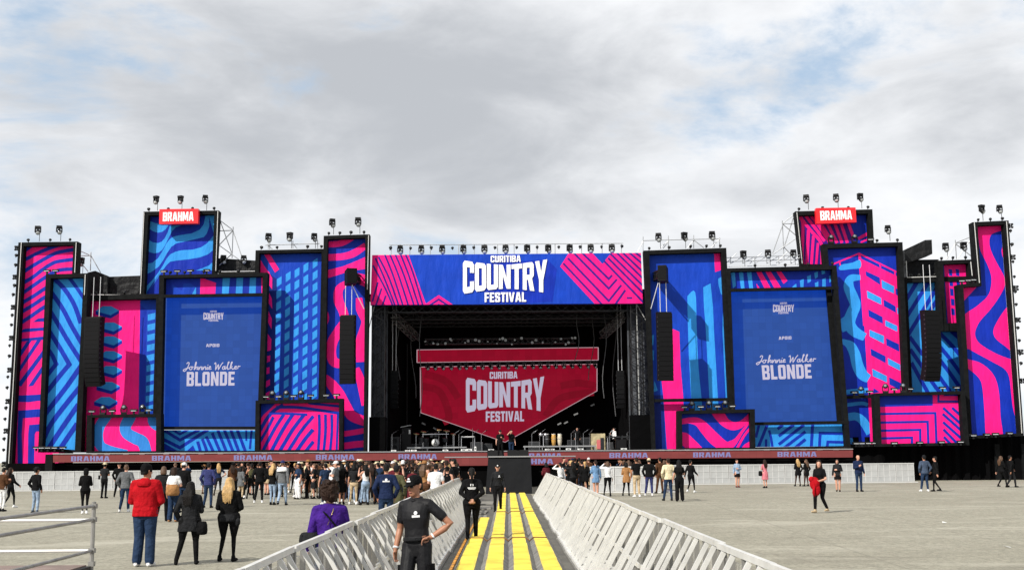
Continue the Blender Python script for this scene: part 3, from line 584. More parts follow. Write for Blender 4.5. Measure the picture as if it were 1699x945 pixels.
tower('R5', 'right tower printed with a pink building of blue and light blue windows', [(1365, 404.5), (1497.5, 401.5), (1513, 738.5), (1394, 742)], [(1373, 411.5), (1490, 408), (1504, 735), (1404, 736.5)], 86.0, .6, 'D', [
    ('p', 'K', [(1425, 420.3), (1428.3, 429), (1510, 468.5), (1512, 655), (1460, 658), (1440.8, 656), (1433.6, 530)]), ('l', 'K', [(1380, 439), (1425.2, 420.3), (1500, 457)], 2.4), ('l', 'K', [(1426, 420), (1434, 540)], 4), ('l', 'K', [(1393, 432), (1394, 440)], 2.2), ('l', 'K', [(1460, 437), (1461, 444)], 2.4), ('l', 'K', [(1484.6, 449), (1485, 458)], 2.4)] +
    [('p', c, p) for c, p in pw] + [('q', 'L', [(1391.4, 444), (1396.8, 438.7), (1413.7, 435.6), (1426.7, 431), (1427.5, 444), (1410.6, 446.4), (1394.5, 448)]),
    ('s', 'L', [(1427.5, 460), (1412, 462), (1408, 474.8), (1413.7, 490), (1419, 505.4), (1413.7, 519), (1409, 533), (1412, 543), (1421, 551.6), (1435, 559)], [8, 13, 17, 18, 18, 19, 20, 19, 17, 13]), ('p', 'L', [(1390, 532), (1405, 522), (1412, 545), (1398, 551)]),
    ('s', 'L', [(1396, 566), (1403, 568), (1411.6, 574), (1418.5, 588), (1423, 606), (1431, 621), (1441.5, 628)], [8, 10, 16, 18, 19, 18, 14]), ('s', 'L', [(1400, 650.5), (1421, 648.3), (1440.5, 647)], 8),
    ('s', 'L', [(1400, 672), (1429, 668.5), (1440, 671)], 6), ('s', 'L', [(1400, 694), (1410, 691), (1421, 690.5), (1432, 698.2), (1444, 718)], [13, 13, 13, 14, 14]), ('s', 'L', [(1402, 727), (1421, 735), (1430, 742)], 9), ('p', 'K', [(1440, 655), (1462, 655), (1460, 740), (1444.5, 740)])],
    bars=[((1398, 659), (1460, 656.5), .3)])
ch = [([(1501, 502), (1523, 466)], 6), ([(1503, 496), (1519, 468)], 4), ([(1504, 526), (1541, 467)], 6.5), ([(1507, 555), (1556, 474)], 6.5), ([(1540, 520), (1572, 470)], 6.5), ([(1509, 558), (1531, 588)], 6.5), ([(1510, 579), (1531, 609)], 6.5), ([(1512, 601), (1540, 652)], 6.5), ([(1558.6, 552), (1579, 572.4), (1604, 603)], 6.5), ([(1552, 566), (1576.4, 595.3), (1604, 633)], 6.5), ([(1550, 585), (1573.8, 615.6), (1602, 656)], 6.5), ([(1547, 608), (1578, 652)], 6.5), ([(1541, 626), (1560, 652)], 6.5)]
tower('R6', 'recessed right tower with light and dark blue diagonals behind the speaker array', [(1497, 460), (1612, 458), (1616, 653), (1508, 656)], [(1505, 468), (1604, 466), (1606, 648), (1514, 650)], 87.0, .6, 'L', [('s', 'D', p, w) for p, w in ch] + [('p', 'D', [(1569, 545), (1606, 545), (1606, 578)])], trims=[((1503.5, 433), (1505, 460)), ((1505, 460), (1557, 458.5)), ((1557, 431), (1558.5, 458))])
art = [('p', 'K', [(1566, 436), (1603, 437), (1603, 470), (1592, 540), (1573, 540)])]
for (x, y, h) in [(1574, 446, 12), (1575, 463, 12), (1576, 478, 13), (1577.4, 495, 12), (1578, 511, 12)]:
    for dx in (0, 11.5): art.append(('p', 'D', [(x + dx, y), (x + dx + 5.8, y + 1), (x + dx + 6.4, y + h), (x + dx + .8, y + h - 1)]))
tower('R6b', 'narrow right panel with a small pink building on blue', [(1556, 432), (1616, 430), (1621, 548), (1559, 549)], [(1565, 438), (1607, 436), (1610, 534), (1571, 536)], 86.5, .6, 'D', art, cells=[[(1565, 438), (1607, 436), (1610, 534), (1571, 536)]])
c7 = [[(1622, 374), (1666, 372), (1673.5, 474), (1628.7, 474)], [(1598.5, 476), (1628.7, 474), (1673.5, 474), (1692, 718), (1613, 722)]]
tower('R7', 'far right stepped tower with large pink and blue curves', [(1613.5, 368.5), (1673.5, 365.5), (1699, 722.5), (1607, 727.5), (1589, 472), (1621, 469)], [(1622, 374), (1666, 372), (1692, 718), (1613, 722), (1598.5, 476), (1628.7, 474)], 85.2, .6, 'D', [
    ('q', 'K', [(1620, 368), (1623.4, 395), (1626.6, 415), (1637, 436.3), (1644.6, 457.5), (1643.6, 478.6), (1637, 493), (1620, 508.3), (1596, 528), (1596, 573), (1608, 579), (1626.6, 589), (1650, 601.7), (1667, 612), (1674.5, 626), (1678, 655), (1681.5, 680), (1692, 712), (1700, 700), (1690, 602), (1681.3, 597), (1659, 589), (1640.5, 579.6), (1624, 568), (1618, 556), (1619.5, 545), (1626.6, 531.6), (1643.6, 512.5), (1658.4, 491.4), (1667, 474), (1666, 459), (1655.2, 438.4), (1645.7, 419.3), (1641.4, 402.4), (1646, 388), (1668, 380), (1668, 368)]),
    ('q', 'K', [(1598, 593), (1608, 596), (1626.6, 601.7), (1643, 614.5), (1653, 631), (1658, 656.4), (1660, 691), (1663, 728), (1638, 728), (1633.6, 684), (1631, 651.8), (1627.7, 633), (1619.6, 621.5), (1606, 611), (1598, 606)]),
    ('q', 'K', [(1680, 497), (1664.7, 516.8), (1654, 533.7), (1648, 549), (1652, 561), (1666, 572.6), (1690, 589), (1692, 560), (1690, 525)]), ('q', 'K', [(1668, 400), (1662, 413), (1663.7, 426), (1671, 437)]), ('p', 'K', [(1596, 472), (1624, 472), (1600, 498), (1596, 500)])], cells=c7,
    trims=[((1616.5, 369), (1625, 469)), ((1670, 367), (1695.5, 718)), ((1610.5, 434), (1613, 457))])
dg = [([(1564.6, 675.9), (1600, 708)], 4.5), ([(1579.5, 675.9), (1602, 696)], 4.5), ([(1564, 686), (1602, 720)], 4.5), ([(1564.6, 699.6), (1602, 733)], 4.5), ([(1565.3, 711.7), (1590, 737)], 4.5), ([(1566, 724), (1578, 737)], 4.5)]
tower('R8', 'low right panel printed pink with blue nested brackets', [(1450.5, 652), (1601, 648), (1608.5, 738), (1454, 740.5)], [(1459.5, 656), (1594, 653.5), (1599, 733.5), (1463, 735.5)], 84.6, .6, 'K',
      [('p', 'D', [(1455, 650), (1547.7, 650), (1547.7, 672.5), (1455, 674.7)])] + [('l', 'D', p, w) for p, w in [([(1455, 686.2), (1551.8, 684.7), (1554, 740)], 4), ([(1455, 700.5), (1539, 699), (1540.4, 740)], 4), ([(1455, 714), (1526.7, 712.4), (1526.9, 740)], 4), ([(1455, 726.8), (1513, 725.3), (1513, 740)], 4), ([(1557, 650), (1557, 665.7), (1602, 665.5)], 3.5), ([(1566, 655.2), (1602, 655.5)], 2.2)] + dg])

# lettering on the two screens
def screen_words(scr, Y, lx, ly, word, logo, apoio, jw):
    m = MB(scr.parent.location)
    text_quad(m, 'BLONDE', word, Y - .02, 0, .1); m.build('lettering', LED_TXT, scr)
    m = MB(scr.parent.location); text_quad(m, 'APOIO', apoio, Y - .02, 0, .12); m.build('lettering', LED_TXT, scr); m = MB(scr.parent.location)
    x0, x1, yt, yb, t = logo; h = yb - yt; w = x1 - x0
    country_logo(m, x0, x1, yt + .17 * h, yt + .24 * h, yb - .15 * h, yb - .24 * h, rect(x0 + .33 * w, yt, x1 - .33 * w, yt + .15 * h, t), rect(x0 + .26 * w, yb - .19 * h, x1 - .25 * w, yb, t), Y - .02, 0, 0, lambda n_, b_: b_.build(n_, LED_TXT, scr)); m = MB(scr.parent.location)
    script_text(m, *jw[:5], Y - .02, 1.5)
    m.build('lettering', LED_TXT, scr)
screen_words(TOWER['L6_screen'], 86.3, 0, 0, [(310, 616.5), (389.5, 616), (389, 639), (309.5, 640)], (337.5, 371, 515, 533, -.2), [(342, 570), (364, 569.8), (364, 575), (342, 575.2)], (304, 399, 613, 10, -1))
screen_words(TOWER['R3_screen'], 86.3, 0, 0, [(1263.5, 605.5), (1345.5, 603.5), (1347, 627), (1265.5, 629.5)], (1282.5, 1317.5, 501.5, 520.5, -.5), [(1292, 558), (1313, 557.3), (1313.2, 562.5), (1292.2, 563.2)], (1255, 1354, 602, 10, -2.5))
# the two red beer signs
RED_SIGN = mat('red_sign_face', (.78, .014, .022), .4); SIGN_W = mat('white_sign_lettering', (.85, .85, .86), .4)
for q, tx, lab in [([(264.5, 347), (329, 346), (328.5, 370.5), (264, 371.5)], [(270.5, 352), (321.5, 351), (321, 366), (270, 367)], 'red sign box with white lettering on top of the back left tower'),
                   ([(1354, 345), (1419.5, 344), (1421, 368.5), (1355, 371)], [(1360.5, 350), (1413, 348.6), (1414, 363.7), (1361.5, 365.4)], 'red sign box with white lettering on top of the back right tower')]:
    Y = 86.9; c = P(*q[3], Y); t = thing('sign_box', lab, 'sign', c)
    f = [P(*p, Y) for p in q]; m = MB(c); m.add(f + [p + V((0, .45, 0)) for p in f], [(3, 2, 1, 0), (4, 5, 6, 7), (0, 1, 5, 4), (1, 2, 6, 5), (2, 3, 7, 6), (3, 0, 4, 7)]); m.build('sign_body', RED_SIGN, t)
    m = MB(c); text_quad(m, 'BRAHMA', tx, Y - .02); m.build('lettering', SIGN_W, t)
# ---------------------------------------------------------------- stage house, banner, stage deck
ZF = 2.38
DRAPE = mat('black_drape', (.003, .003, .0033), .95, spec=.03, bump=(1.2, .6, .2)); DECK = mat('black_deck', (.012, .012, .013), .8, spec=.1, noise=(2, .4))
SCRIM = mat('grey_scrim', (.075, .08, .09), .95, spec=.05, noise=(1.5, .4)); TRUSS = mat('black_truss', (.02, .02, .022), .4, .5)
ALU = mat('aluminium_edge', (.40, .40, .40), .4, .6)
def lattice(m, a, b, w, n, r=.03, side=(1, 0, 0), dep=(0, 1, 0)):
    """box truss between two points: four chords and zig-zag diagonals"""
    a, b, s, d = V(a), V(b), V(side) * w / 2, V(dep) * w / 2
    cs = [s + d, s - d, -s - d, -s + d]
    for c in cs: m.bar(a + c, b + c, r * 1.6)
    for i in range(n):
        p, q = a.lerp(b, i / n), a.lerp(b, (i + 1) / n)
        for k in range(4):
            c0, c1 = cs[k], cs[(k + 1) % 4]; m.bar(p + (c0 if i % 2 else c1), q + (c1 if i % 2 else c0), r)
    return m
house = thing('stage_house', 'dark open stage house under the banner with black drapes and trusses', 'stage', (0, 86, 0))
hl = house.location
xl, xr = P(640, 600, 87).x, P(1046, 600, 87).x; zt = P(840, 500, 86.6).z
m = MB(hl); m.add([(xl - .6, 98.5, 0), (xr + .6, 98.5, 0), (xr + .6, 98.5, zt + 1), (xl - .6, 98.5, zt + 1)], [(0, 1, 2, 3)]); m.build('back_drape', DRAPE, house)
for s, x in ((-1, xl), (1, xr)):
    m = MB(hl); n = 14
    for i in range(n + 1):
        y = 88.4 + 10 * i / n; xx = x - s * .04 * i + (.12 if i % 2 else 0); m.v += [V((xx, y, 0)) - hl, V((xx, y, zt + 1)) - hl]
    for i in range(n): m.f.append([2 * i, 2 * i + 2, 2 * i + 3, 2 * i + 1]); m.mi.append(0)
    m.build('side_drape', DRAPE, house)
MB(hl).box(((xl + xr) / 2, 92.9, zt + .55), (xr - xl + 3, 12.4, .2)).build('roof_sheet', TARP, house)
m = MB(hl); za = P(840, 511, 87.2).z; lattice(m, (xl - 1, 87.2, za), (xr + 1, 87.2, za), .55, 30, .035, (0, 1, 0), (0, 0, 1)); tag(m.build('roof_truss', TRUSS, house), kind='stuff')
for yy, nn in ((89.5, 20), (92, 20), (94.5, 20)):
    m = MB(hl); lattice(m, (xl, yy, za - .3), (xr, yy, za - .3), .5, nn, .035, (0, 1, 0), (0, 0, 1)); tag(m.build('roof_truss', TRUSS, house), kind='stuff')
for px0, px1 in ((614, 640), (1047, 1083)):
    a, b = P(px0, 745, 86.8), P(px1, 745, 86.8); xc = (a.x + b.x) / 2; w = b.x - a.x
    MB(hl).box((xc, 87.7, zt / 2 + .5), (w, .12, zt + 1)).build('pier_scrim', SCRIM, house)
    m = MB(hl); lattice(m, (xc, 87.0, 0), (xc, 87.0, zt + .4), w * .82, 22, .05); lattice(m, (xc, 87.0, 0), (xc, 87.0, zt + .4), w * .3, 40, .025); tag(m.build('pier_truss', TRUSS, house), kind='stuff')
    MB(hl).box((xc, 86.75, P(840, 690, 86.9).z / 2), (w + .04, 1.1, P(840, 690, 86.9).z)).build('pier_base_cloth', DRAPE, house)

# header banner
YB = 85.9; q = [(617.5, 423), (1063.5, 419.5), (1066.5, 503), (614.5, 505.5)]; w = [P(*p, YB) for p in q]; c = (w[2] + w[3]) / 2
ban = thing('stage_banner', 'wide blue and pink festival banner over the stage opening', 'banner', c, 0)
m = MB(c); m.add([V(p) for p in w] + [p + V((0, .5, 0)) for p in w], [(3, 2, 1, 0), (0, 1, 5, 4), (1, 2, 6, 5), (2, 3, 7, 6), (3, 0, 4, 7), (4, 5, 6, 7)], INKS.index('M'))
pur = [([(623, 428), (638, 462), (656, 508)], 3.2), ([(637.5, 420), (652, 456), (669, 508)], 3.2), ([(646, 420), (661, 456), (678, 508)], 3.2), ([(655, 420), (670, 456), (687.5, 508)], 3.2), ([(664, 420), (678, 456), (695, 508)], 3.2), ([(672, 420), (685, 452), (702, 508)], 3.2),
       ([(628, 426), (645, 460), (662, 508)], 3.2), ([(627, 468), (618, 500)], 3), ([(633, 478), (624, 506)], 3), ([(640, 490), (634, 508)], 3), ([(619, 440), (640, 480), (652, 508)], 3)]
art = [('p', 'K', [(612, 421), (677.3, 421), (708, 508), (610, 508)])] + [('s', 'U', p, v) for p, v in pur]
art += [('l', 'K', [(704, 508), (728, 491.8), (752, 508)], 4.2), ('l', 'U', [(712, 507), (728, 496.5), (744, 507)], 3.5), ('l', 'K', [(718, 507.5), (728, 501), (738, 507.5)], 4)]
art += [('p', 'D', [(775, 472), (822, 490), (805, 503), (873, 503), (917, 500), (924, 446), (908, 430), (880, 432), (780, 440)])]
art += [('p', 'K', [(929.5, 441.9), (945.4, 417), (985.6, 417), (1000.4, 437.6), (1014, 417), (1072, 417), (1072, 507), (990, 507)]), ('p', 'M', [(980, 417), (1016, 417), (999.4, 437.6)])]
art += [('l', 'U', p, v) for p, v in [([(934.5, 436.6), (1001, 507)], 3.4), ([(942, 428), (1010, 499), (1031, 472.6)], 3.6), ([(952, 419.5), (1010, 478.5), (1023.7, 463)], 3.6), ([(966, 419.5), (1010, 462.5), (1015.5, 456.2)], 3.6), ([(1020, 506), (1037.5, 481)], 3.6), ([(1003, 433.5), (1070, 504)], 3.4), ([(1009, 428), (1070, 489)], 3.4), ([(1013, 421), (1070, 477)], 3.4), ([(1022, 418), (1070, 465)], 3.4), ([(1032, 418), (1070, 454)], 3.4), ([(1043, 418), (1070, 441)], 3.4), ([(1053, 418), (1070, 431)], 3.4), ([(1040, 494), (1049, 494)], 3)]]
paint(m, art, YB - .002, [[xz(p) for p in w]]); m.build('banner_cloth', INKM, ban)
m = MB(c); country_logo(m, 768, 908, 431.5, 439.8, 487.5, 479.5, rect(814, 424, 864, 435, -.8), rect(804, 485, 873, 501, -.8), YB - .07, 0, -1.6, lambda n_, b_: b_.build(n_, INK['W'], ban))
# red inner screens
def led_thing(label, quad, Y, name='led_screen', border=True):
    w = [P(*p, Y) for p in quad]; n = len(w); c = V((sum(p.x for p in w) / n, Y, min(p.z for p in w)))
    t = thing(name, label, 'LED screen', c, 0); m = MB(c)
    m.add(w + [p + V((0, .2, 0)) for p in w], [tuple(range(n))[::-1], tuple(range(n, 2 * n))] + [(i, (i + 1) % n, n + (i + 1) % n, n + i) for i in range(n)]); m.build('screen_face', RED_LED, t)
    if border:
        m = MB(c)
        for i in range(n): m.bar(w[i] + V((0, -.03, 0)), w[(i + 1) % n] + V((0, -.03, 0)), .07, .05)
        m.build('lit_border', mat('led_border', (.3, .2, .2), .5, emit=(.50, .33, .38), estr=.7), t)
    return t, c
t, c = led_thing('long thin red LED strip at the back of the stage above the pentagon screen', [(692, 580), (992.5, 576), (992.5, 597), (692, 601)], 95.6)
t, c = led_thing('red pentagon LED screen with festival lettering at the back of the stage', [(697.5, 608.5), (990.5, 603.5), (990.5, 648), (838, 733), (698, 684)], 96.0)
m = MB(c); country_logo(m, 773, 903, 625.5, 634.5, 684.5, 675.5, rect(812.5, 616.5, 858.5, 628, -.8), rect(806, 682, 869.5, 699, -.8), 95.96, 0, -1.8, lambda n_, b_: b_.build(n_, LED_TXT, t))
m = MB(c)
for k, s in enumerate([[(700, 640), (730, 650), (745, 690), (735, 700)], [(930, 640), (960, 635), (990, 640)], [(905, 690), (930, 660), (985, 650)], [(705, 620), (740, 632), (760, 660)]]):
    m = MB(c)
    for qd in stroke(s, 12): m.add([P(a, b, 95.985 - .002 * k) for a, b in qd], [(0, 1, 2, 3)])
    m.build('screen_pattern', screen_mat('red_led_dark', (.014, .008, .008), (.17, .001, .011), 1.0), t)

# stage deck with the LED ribbon
YS = 84.0
pl, pr = P(88, 753, YS), P(1415, 745, YS)
st = thing('stage_deck', 'long black stage deck with a red LED ribbon along its front edge', 'stage', (0, YS, 0)); sl_ = st.location
MB(sl_).box(((pl.x + pr.x) / 2, YS + 8.1, ZF - .1), (pr.x - pl.x, 15.6, .2)).build('deck', DECK, st)
MB(sl_).box(((pl.x + pr.x) / 2 - 1, YS + .9, .88), (pr.x - pl.x + 5, .1, 1.76)).build('skirt', DRAPE, st)
MB(sl_).bar((pl.x, YS - .02, pl.z + .03), (pr.x, YS - .02, pr.z + .03), .1, .06).build('edge_strip', ALU, st)
q = [(88, 754.5), (1415, 746.2), (1415, 758), (88, 766.5)]; w = [P(*p, YS) for p in q]
m = MB(sl_); m.add(w + [p + V((0, .15, 0)) for p in w], [(3, 2, 1, 0), (0, 1, 5, 4), (1, 2, 6, 5), (2, 3, 7, 6), (3, 0, 4, 7), (4, 5, 6, 7)]); rib = m.build('led_ribbon', RIB_LED, st)
m = MB(sl_); yl = lambda x: 754.5 + (746.2 - 754.5) * (x - 88) / (1415 - 88)
for x0, x1 in [(118, 182), (252, 317), (388, 452), (524, 588), (661, 725), (868, 932), (1011, 1075), (1150, 1213), (1290, 1355)]:
    m = MB(sl_); text_quad(m, 'BRAHMA', [(x0, yl(x0) + 2), (x1, yl(x1) + 2), (x1, yl(x1) + 10.2), (x0, yl(x0) + 10.2)], YS - .02, 0, .1); m.build('lettering', LED_TXT2, rib)
MB(sl_).bar((pl.x - .3, YS + .3, 0), (pl.x - .3, YS + .3, pl.z), .5, .5).build('corner_post', BLACK, st)
# thrust
th = thing('stage_thrust', 'black covered runway block jutting out from the stage towards the aisle', 'stage', (0, 63, 0)); tl_ = th.location
zt_ = P(840, 757.5, 63.2).z; a, b = P(810, 757.5, 63.2).x, P(880.5, 757.5, 63.2).x; a2, b2 = P(805.5, 817, 63).x, P(883, 817, 63).x
m = MB(tl_); m.add([(a2, 63, 0), (b2, 63, 0), (b2, 84.8, 0), (a2, 84.8, 0), (a, 63.25, zt_), (b, 63.25, zt_), (b, 84.8, zt_), (a, 84.8, zt_)], [(3, 2, 1, 0), (4, 5, 6, 7), (0, 1, 5, 4), (1, 2, 6, 5), (2, 3, 7, 6), (3, 0, 4, 7)]); m.build('covered_block', mat('runway_cover', (.009, .0095, .011), .7, spec=.12, bump=(.8, .5, .2)), th)
x0, x1 = P(735, 758, 78).x, P(955, 758, 78).x; z1 = P(840, 757.5, 78).z; z0 = P(840, 772, 78).z
MB(tl_).box(((x0 + x1) / 2, 80.9, z1 - .11), (x1 - x0, 5.6, .2)).build('deck', DECK, th)
MB(tl_).box(((x0 + x1) / 2, 80.9, .7), (x1 - x0 - .6, 5.2, 1.3)).build('skirt', DRAPE, th)
MB(tl_).bar((x0 + .1, 78.0, z1 + .02), (x1, 78.0, z1 + .02), .1, .06).build('edge_strip', ALU, th)
MB(tl_).bar((a, 63.2, zt_ + .02), (b, 63.2, zt_ + .02), .08, .06).build('edge_strip', ALU, th)
rib = MB(tl_).box(((x0 + x1) / 2, 78.02, (z0 + z1) / 2), (x1 - x0, .12, z1 - z0 - .05)).build('led_ribbon', RIB_LED, th)
m = MB(tl_)
for u0, u1 in [(846, 918)]: text_quad(m, 'BRAHMA', [(u0, 761), (u1, 760.4), (u1, 769), (u0, 769.6)], 77.93, 0, .1)
m.build('lettering', LED_TXT2, rib); m = MB(tl_); text_quad(m, 'A', [(727, 764), (741, 764), (741, 771), (727, 771)], 77.93); m.build('lettering', LED_TXT2, rib)
# ridges on the runway front
# black skirt under the right towers
x0, x1 = P(1408, 760, 86.5).x, P(1740, 760, 86.5).x; z1 = P(1560, 737, 86.5).z
bs = thing('skirt_wall', 'tall plain black skirt wall under the far right towers', 'skirt wall', ((x0 + x1) / 2, 86.6, 0))
m = MB(bs.location); n = 60
for i in range(n + 1):
    x = x0 + (x1 - x0) * i / n; y = 86.6 + .12 * math.sin(i * 1.9) + .06 * math.sin(i * 4.3); m.v += [V((x, y, 0)) - bs.location, V((x, y, z1 + .6)) - bs.location]
for i in range(n): m.f.append([2 * i, 2 * i + 2, 2 * i + 3, 2 * i + 1]); m.mi.append(0)
m.build('cloth', DRAPE, bs)
m = MB(bs.location)
for px in (1655, 1699): 
    p = P(px, 760, 86.3); m.bar((p.x, 86.3, 0), (p.x, 86.3, z1), .35, .2)
m.build('support_post', BLACK, bs)
for k, (px, w_, h_) in enumerate([(1572, .55, .32), (1600, 1.1, .52), (1634, 1.3, .30)]):
    p = G(px, 785); m = MB(); m.ball((0, 0, h_ * .35), (w_ / 2, .35, h_ * .65), 0, 12, 8); o = m.build('sandbag', mat('sand_cloth', (.33, .31, .25), .9, noise=(6, .3)), None, True, (p.x, 85.5, .0))
    tag(o, ['small pale lump of sacking at the foot of the black skirt wall', 'tallest pale heap of sacking by the black skirt wall', 'longest flattest heap of sacking by the black skirt wall'][k], 'sandbag', 'pale heaps along the skirt wall')
# black tarpaulins and scaffold behind the towers
def tarp(label, poly, Y, dep=1.5):
    w = [P(*p, Y) for p in poly]; c = V((sum(p.x for p in w) / len(w), Y, min(p.z for p in w))); n = len(w); m = MB(c)
    m.add(w + [p + V((0, dep, 0)) for p in w], [tuple(range(n))[::-1], tuple(range(n, 2 * n))] + [(i, (i + 1) % n, n + (i + 1) % n, n + i) for i in range(n)])
    tag(m.build('tarpaulin_cover', TARP, None, loc=c), label, 'tarpaulin')
tarp('black tarpaulin box behind the left hexagon tower, roof sloping right', [(145, 452), (158, 449), (178, 457), (178, 490), (145, 490)], 87.6)
tarp('lower black tarpaulin between the left chevron tower and the wave tower', [(178, 459), (233, 457), (233, 490), (178, 490)], 88.2)
tarp('black tarpaulin between the left screen tower and the window tower', [(360, 428), (424, 432), (424, 452), (360, 452)], 88.6)
tarp('black slanted tarpaulin roof above the right speaker array', [(1501, 414), (1535, 398), (1546, 397.5), (1547, 421), (1502, 437)], 87.3)
tarp('black tarpaulin backing under the slanted roof on the right', [(1503, 431), (1558, 430), (1558, 462), (1505, 462)], 88.4)
tarp('black tarpaulin corner beside the narrow pink building panel', [(1604, 434), (1618, 433), (1622, 470), (1606, 472)], 87.6)
def scaffold(label, segs, Y, r=.035):
    pts = [p for s in segs for p in s]; c = P(sum(p[0] for p in pts) / len(pts), max(p[1] for p in pts), Y); t = thing('scaffold', label, 'scaffold', c)
    for i, (a, b) in enumerate(segs): MB(c).tube([P(*a, Y + .1 * (i % 2)), P(*b, Y + .1 * (i % 2))], r, 6).build('scaffold_tube', STEEL, t)
scaffold('thin scaffold braces beside the back left wave tower', [((363, 364), (387, 382)), ((387, 376), (385, 428)), ((364, 383), (387, 382)), ((387, 382), (364, 406)), ((366, 368), (385, 421)), ((387, 384), (402, 428)), ((364, 407), (396, 430)), ((385, 421), (364, 440))], 88.3)
scaffold('thin scaffold braces beside the back right sign tower', [((1319, 355), (1298, 371)), ((1298, 366), (1301, 432)), ((1298, 371), (1318, 371)), ((1298, 371), (1320, 390)), ((1299, 372), (1282, 420)), ((1316, 362), (1301, 410)), ((1320, 396), (1282, 422)), ((1301, 410), (1322, 432))], 88.3)
scaffold('thin scaffold braces between the far left tower and the chevron tower', [((130, 415), (151, 424)), ((151, 418), (150, 449)), ((131, 424), (151, 424)), ((151, 424), (167, 452)), ((138, 440), (146, 450))], 88.0)
scaffold('thin scaffold braces beside the far right stepped tower', [((1613, 392), (1585, 403)), ((1585, 398), (1587, 430)), ((1585, 403), (1613, 402)), ((1585, 404), (1570, 430)), ((1612, 395), (1588, 430)), ((1585, 404), (1612, 425))], 87.9)
tr = []
for k in range(6): x = 1212 + 20 * k; tr += [((x, 437), (x, 426 - .5 * k)), ((x, 437), (x + 20, 426 - .5 * k))]
tr += [((1206, 427.5), (1330, 423)), ((1206, 434), (1330, 430))] + [((1203, 438), (1222, 420)), ((1244, 437), (1264, 419)), ((1288, 436), (1306, 418))]
scaffold('scaffold handrail along the top of the right screen tower', tr, 87.5, .03)
tr = [((1067, 399), (1195, 396)), ((1067, 392), (1067, 420)), ((1109, 391), (1109, 412)), ((1151, 390), (1151, 412)), ((1194, 394), (1194, 411)), ((1067, 400), (1058, 418)), ((1109, 399), (1095, 412)), ((1109, 401), (1100, 412)), ((1151, 398), (1168, 411)), ((1151, 398), (1140, 412)), ((1194, 396), (1180, 411))]
scaffold('scaffold handrail along the top of the right tower beside the banner', tr, 86.6, .03)
tr = [((440, 406.5), (530, 404)), ((445, 400), (445, 413)), ((486, 399), (486, 412)), ((527, 398), (527, 412)), ((487, 405), (493, 412)), ((445, 407), (452, 413))]
scaffold('scaffold handrail along the top of the left window tower', tr, 87.2, .03)
tr = [((646, 406.5), (1034, 403.5))] + [((x, 405 - (x - 840) * .006), (x, 421 - (x - 840) * .006)) for x in (649, 680, 714, 761, 787, 825.5, 853, 891, 921, 965, 999, 1031)]
scaffold('long lamp rail standing on top of the stage banner', tr, 86.2, .03)
for k, (a, b, Y) in enumerate([((621, 508), (612, 545), 86.6), ((1056, 504), (1074, 535), 86.6), ((1056, 504), (1061, 690), 86.7)]):
    p = P(*b, Y); o = MB(p).tube([P(*a, Y), p], .03, 6).build('brace_tube', mat('pale_tube', (.42, .42, .41), .5), None, loc=p)
    tag(o, ['pale slanting tube under the left end of the banner', 'pale slanting tube under the right end of the banner', 'pale upright tube on the right truss pier'][k], 'tube')

# ---------------------------------------------------------------- stage lamps
def proto_head(pole):
    t = thing('moving_head_lamp', '', 'stage lamp')
    m = MB()
    if pole: m.tube([(.13, .05, 0), (.13, .05, .62)], .022, 6); m.bar((.13, .05, .6), (0, .05, .72), .05)
    else: m.bar((0, .05, 1.14), (0, .05, 1.32), .06)
    m.build('pole', LAMP_BLACK, t)
    m = MB().box((0, 0, 1.12), (.40, .32, .17)); m.box((-.1, -.165, 1.12), (.12, .02, .08)); m.build('lamp_base', LAMP_BLACK, t)
    m = MB()
    for s in (-1, 1): m.bar((s * .20, 0, 1.06), (s * .20, 0, .70), .07, .16)
    m.bar((-.20, 0, 1.0), (.20, 0, 1.0), .14, .08); m.build('yoke', LAMP_BLACK, t)
    ax = V((.25, -.75, -.62)).normalized(); c = V((0, .04, .78))
    h = MB().lathe(c - ax * .18, [(.05, 0), (.12, .03), (.15, .15), (.15, .24), (.175, .30), (.18, .42), (.17, .43)], 14, ax).build('lamp_head', LAMP_BLACK, t, True)
    MB().lathe(c + ax * .245, [(.02, 0), (.145, .005), (.13, .02), (.02, .035)], 14, ax).build('lens', LENS, h, True)
    return t
HP, HB = proto_head(True), proto_head(False); used = set()
def place(proto, loc, rz, label, group, s=1.0):
    if proto.name in used: o = copy_tree(proto)
    else: o = proto; used.add(proto.name)
    o.location = loc; o.rotation_euler.z = rz; o.scale = (s,) * 3; o['label'] = label; o['group'] = group; return o
def rw2(i, n): return row_words(i, n)
def row_words(i, n): return 'only' if n == 1 else ('leftmost' if i == 0 else 'rightmost' if i == n - 1 else 'middle' if (n == 3) else ORD[i] + ' from left')
for where, Y, pts in [('the far left pink tower', 86.4, [(62, 400), (97.5, 399.5)]), ('the back left sign tower', 87.9, [(258.5, 349.5), (299, 349), (340, 348.5)]), ('the left window tower', 86.9, [(445, 413), (480.5, 412), (521, 411.5)]), ('the left tower beside the banner', 85.8, [(551, 388.5), (594, 387.5)]),
                      ('the right tower beside the banner', 85.8, [(1093, 412.5), (1136, 411.5), (1182, 410.5)]), ('the right screen tower', 86.9, [(1234, 441.5), (1275, 440), (1317, 439)]), ('the back right sign tower', 87.9, [(1338.5, 348), (1388, 346.5), (1428, 345.5)]), ('the right building tower', 86.5, [(1474, 399.5)]), ('the narrow right panel', 87.0, [(1570, 429), (1600, 428)]), ('the far right stepped tower', 85.7, [(1630, 366), (1659.5, 365)]),
                      ('the tarpaulin left of the window tower', 88.4, [(370, 449), (404, 448.5)]), ('the chevron tower', 87.4, [(134, 453)])]:
    for i, (x, y) in enumerate(pts):
        place(HP, P(x, y, Y), random.uniform(-.5, .5), '%s black moving head lamp on a pole above %s' % (row_words(i, len(pts)), where), 'pole lamps above ' + where, random.uniform(.92, 1.0))
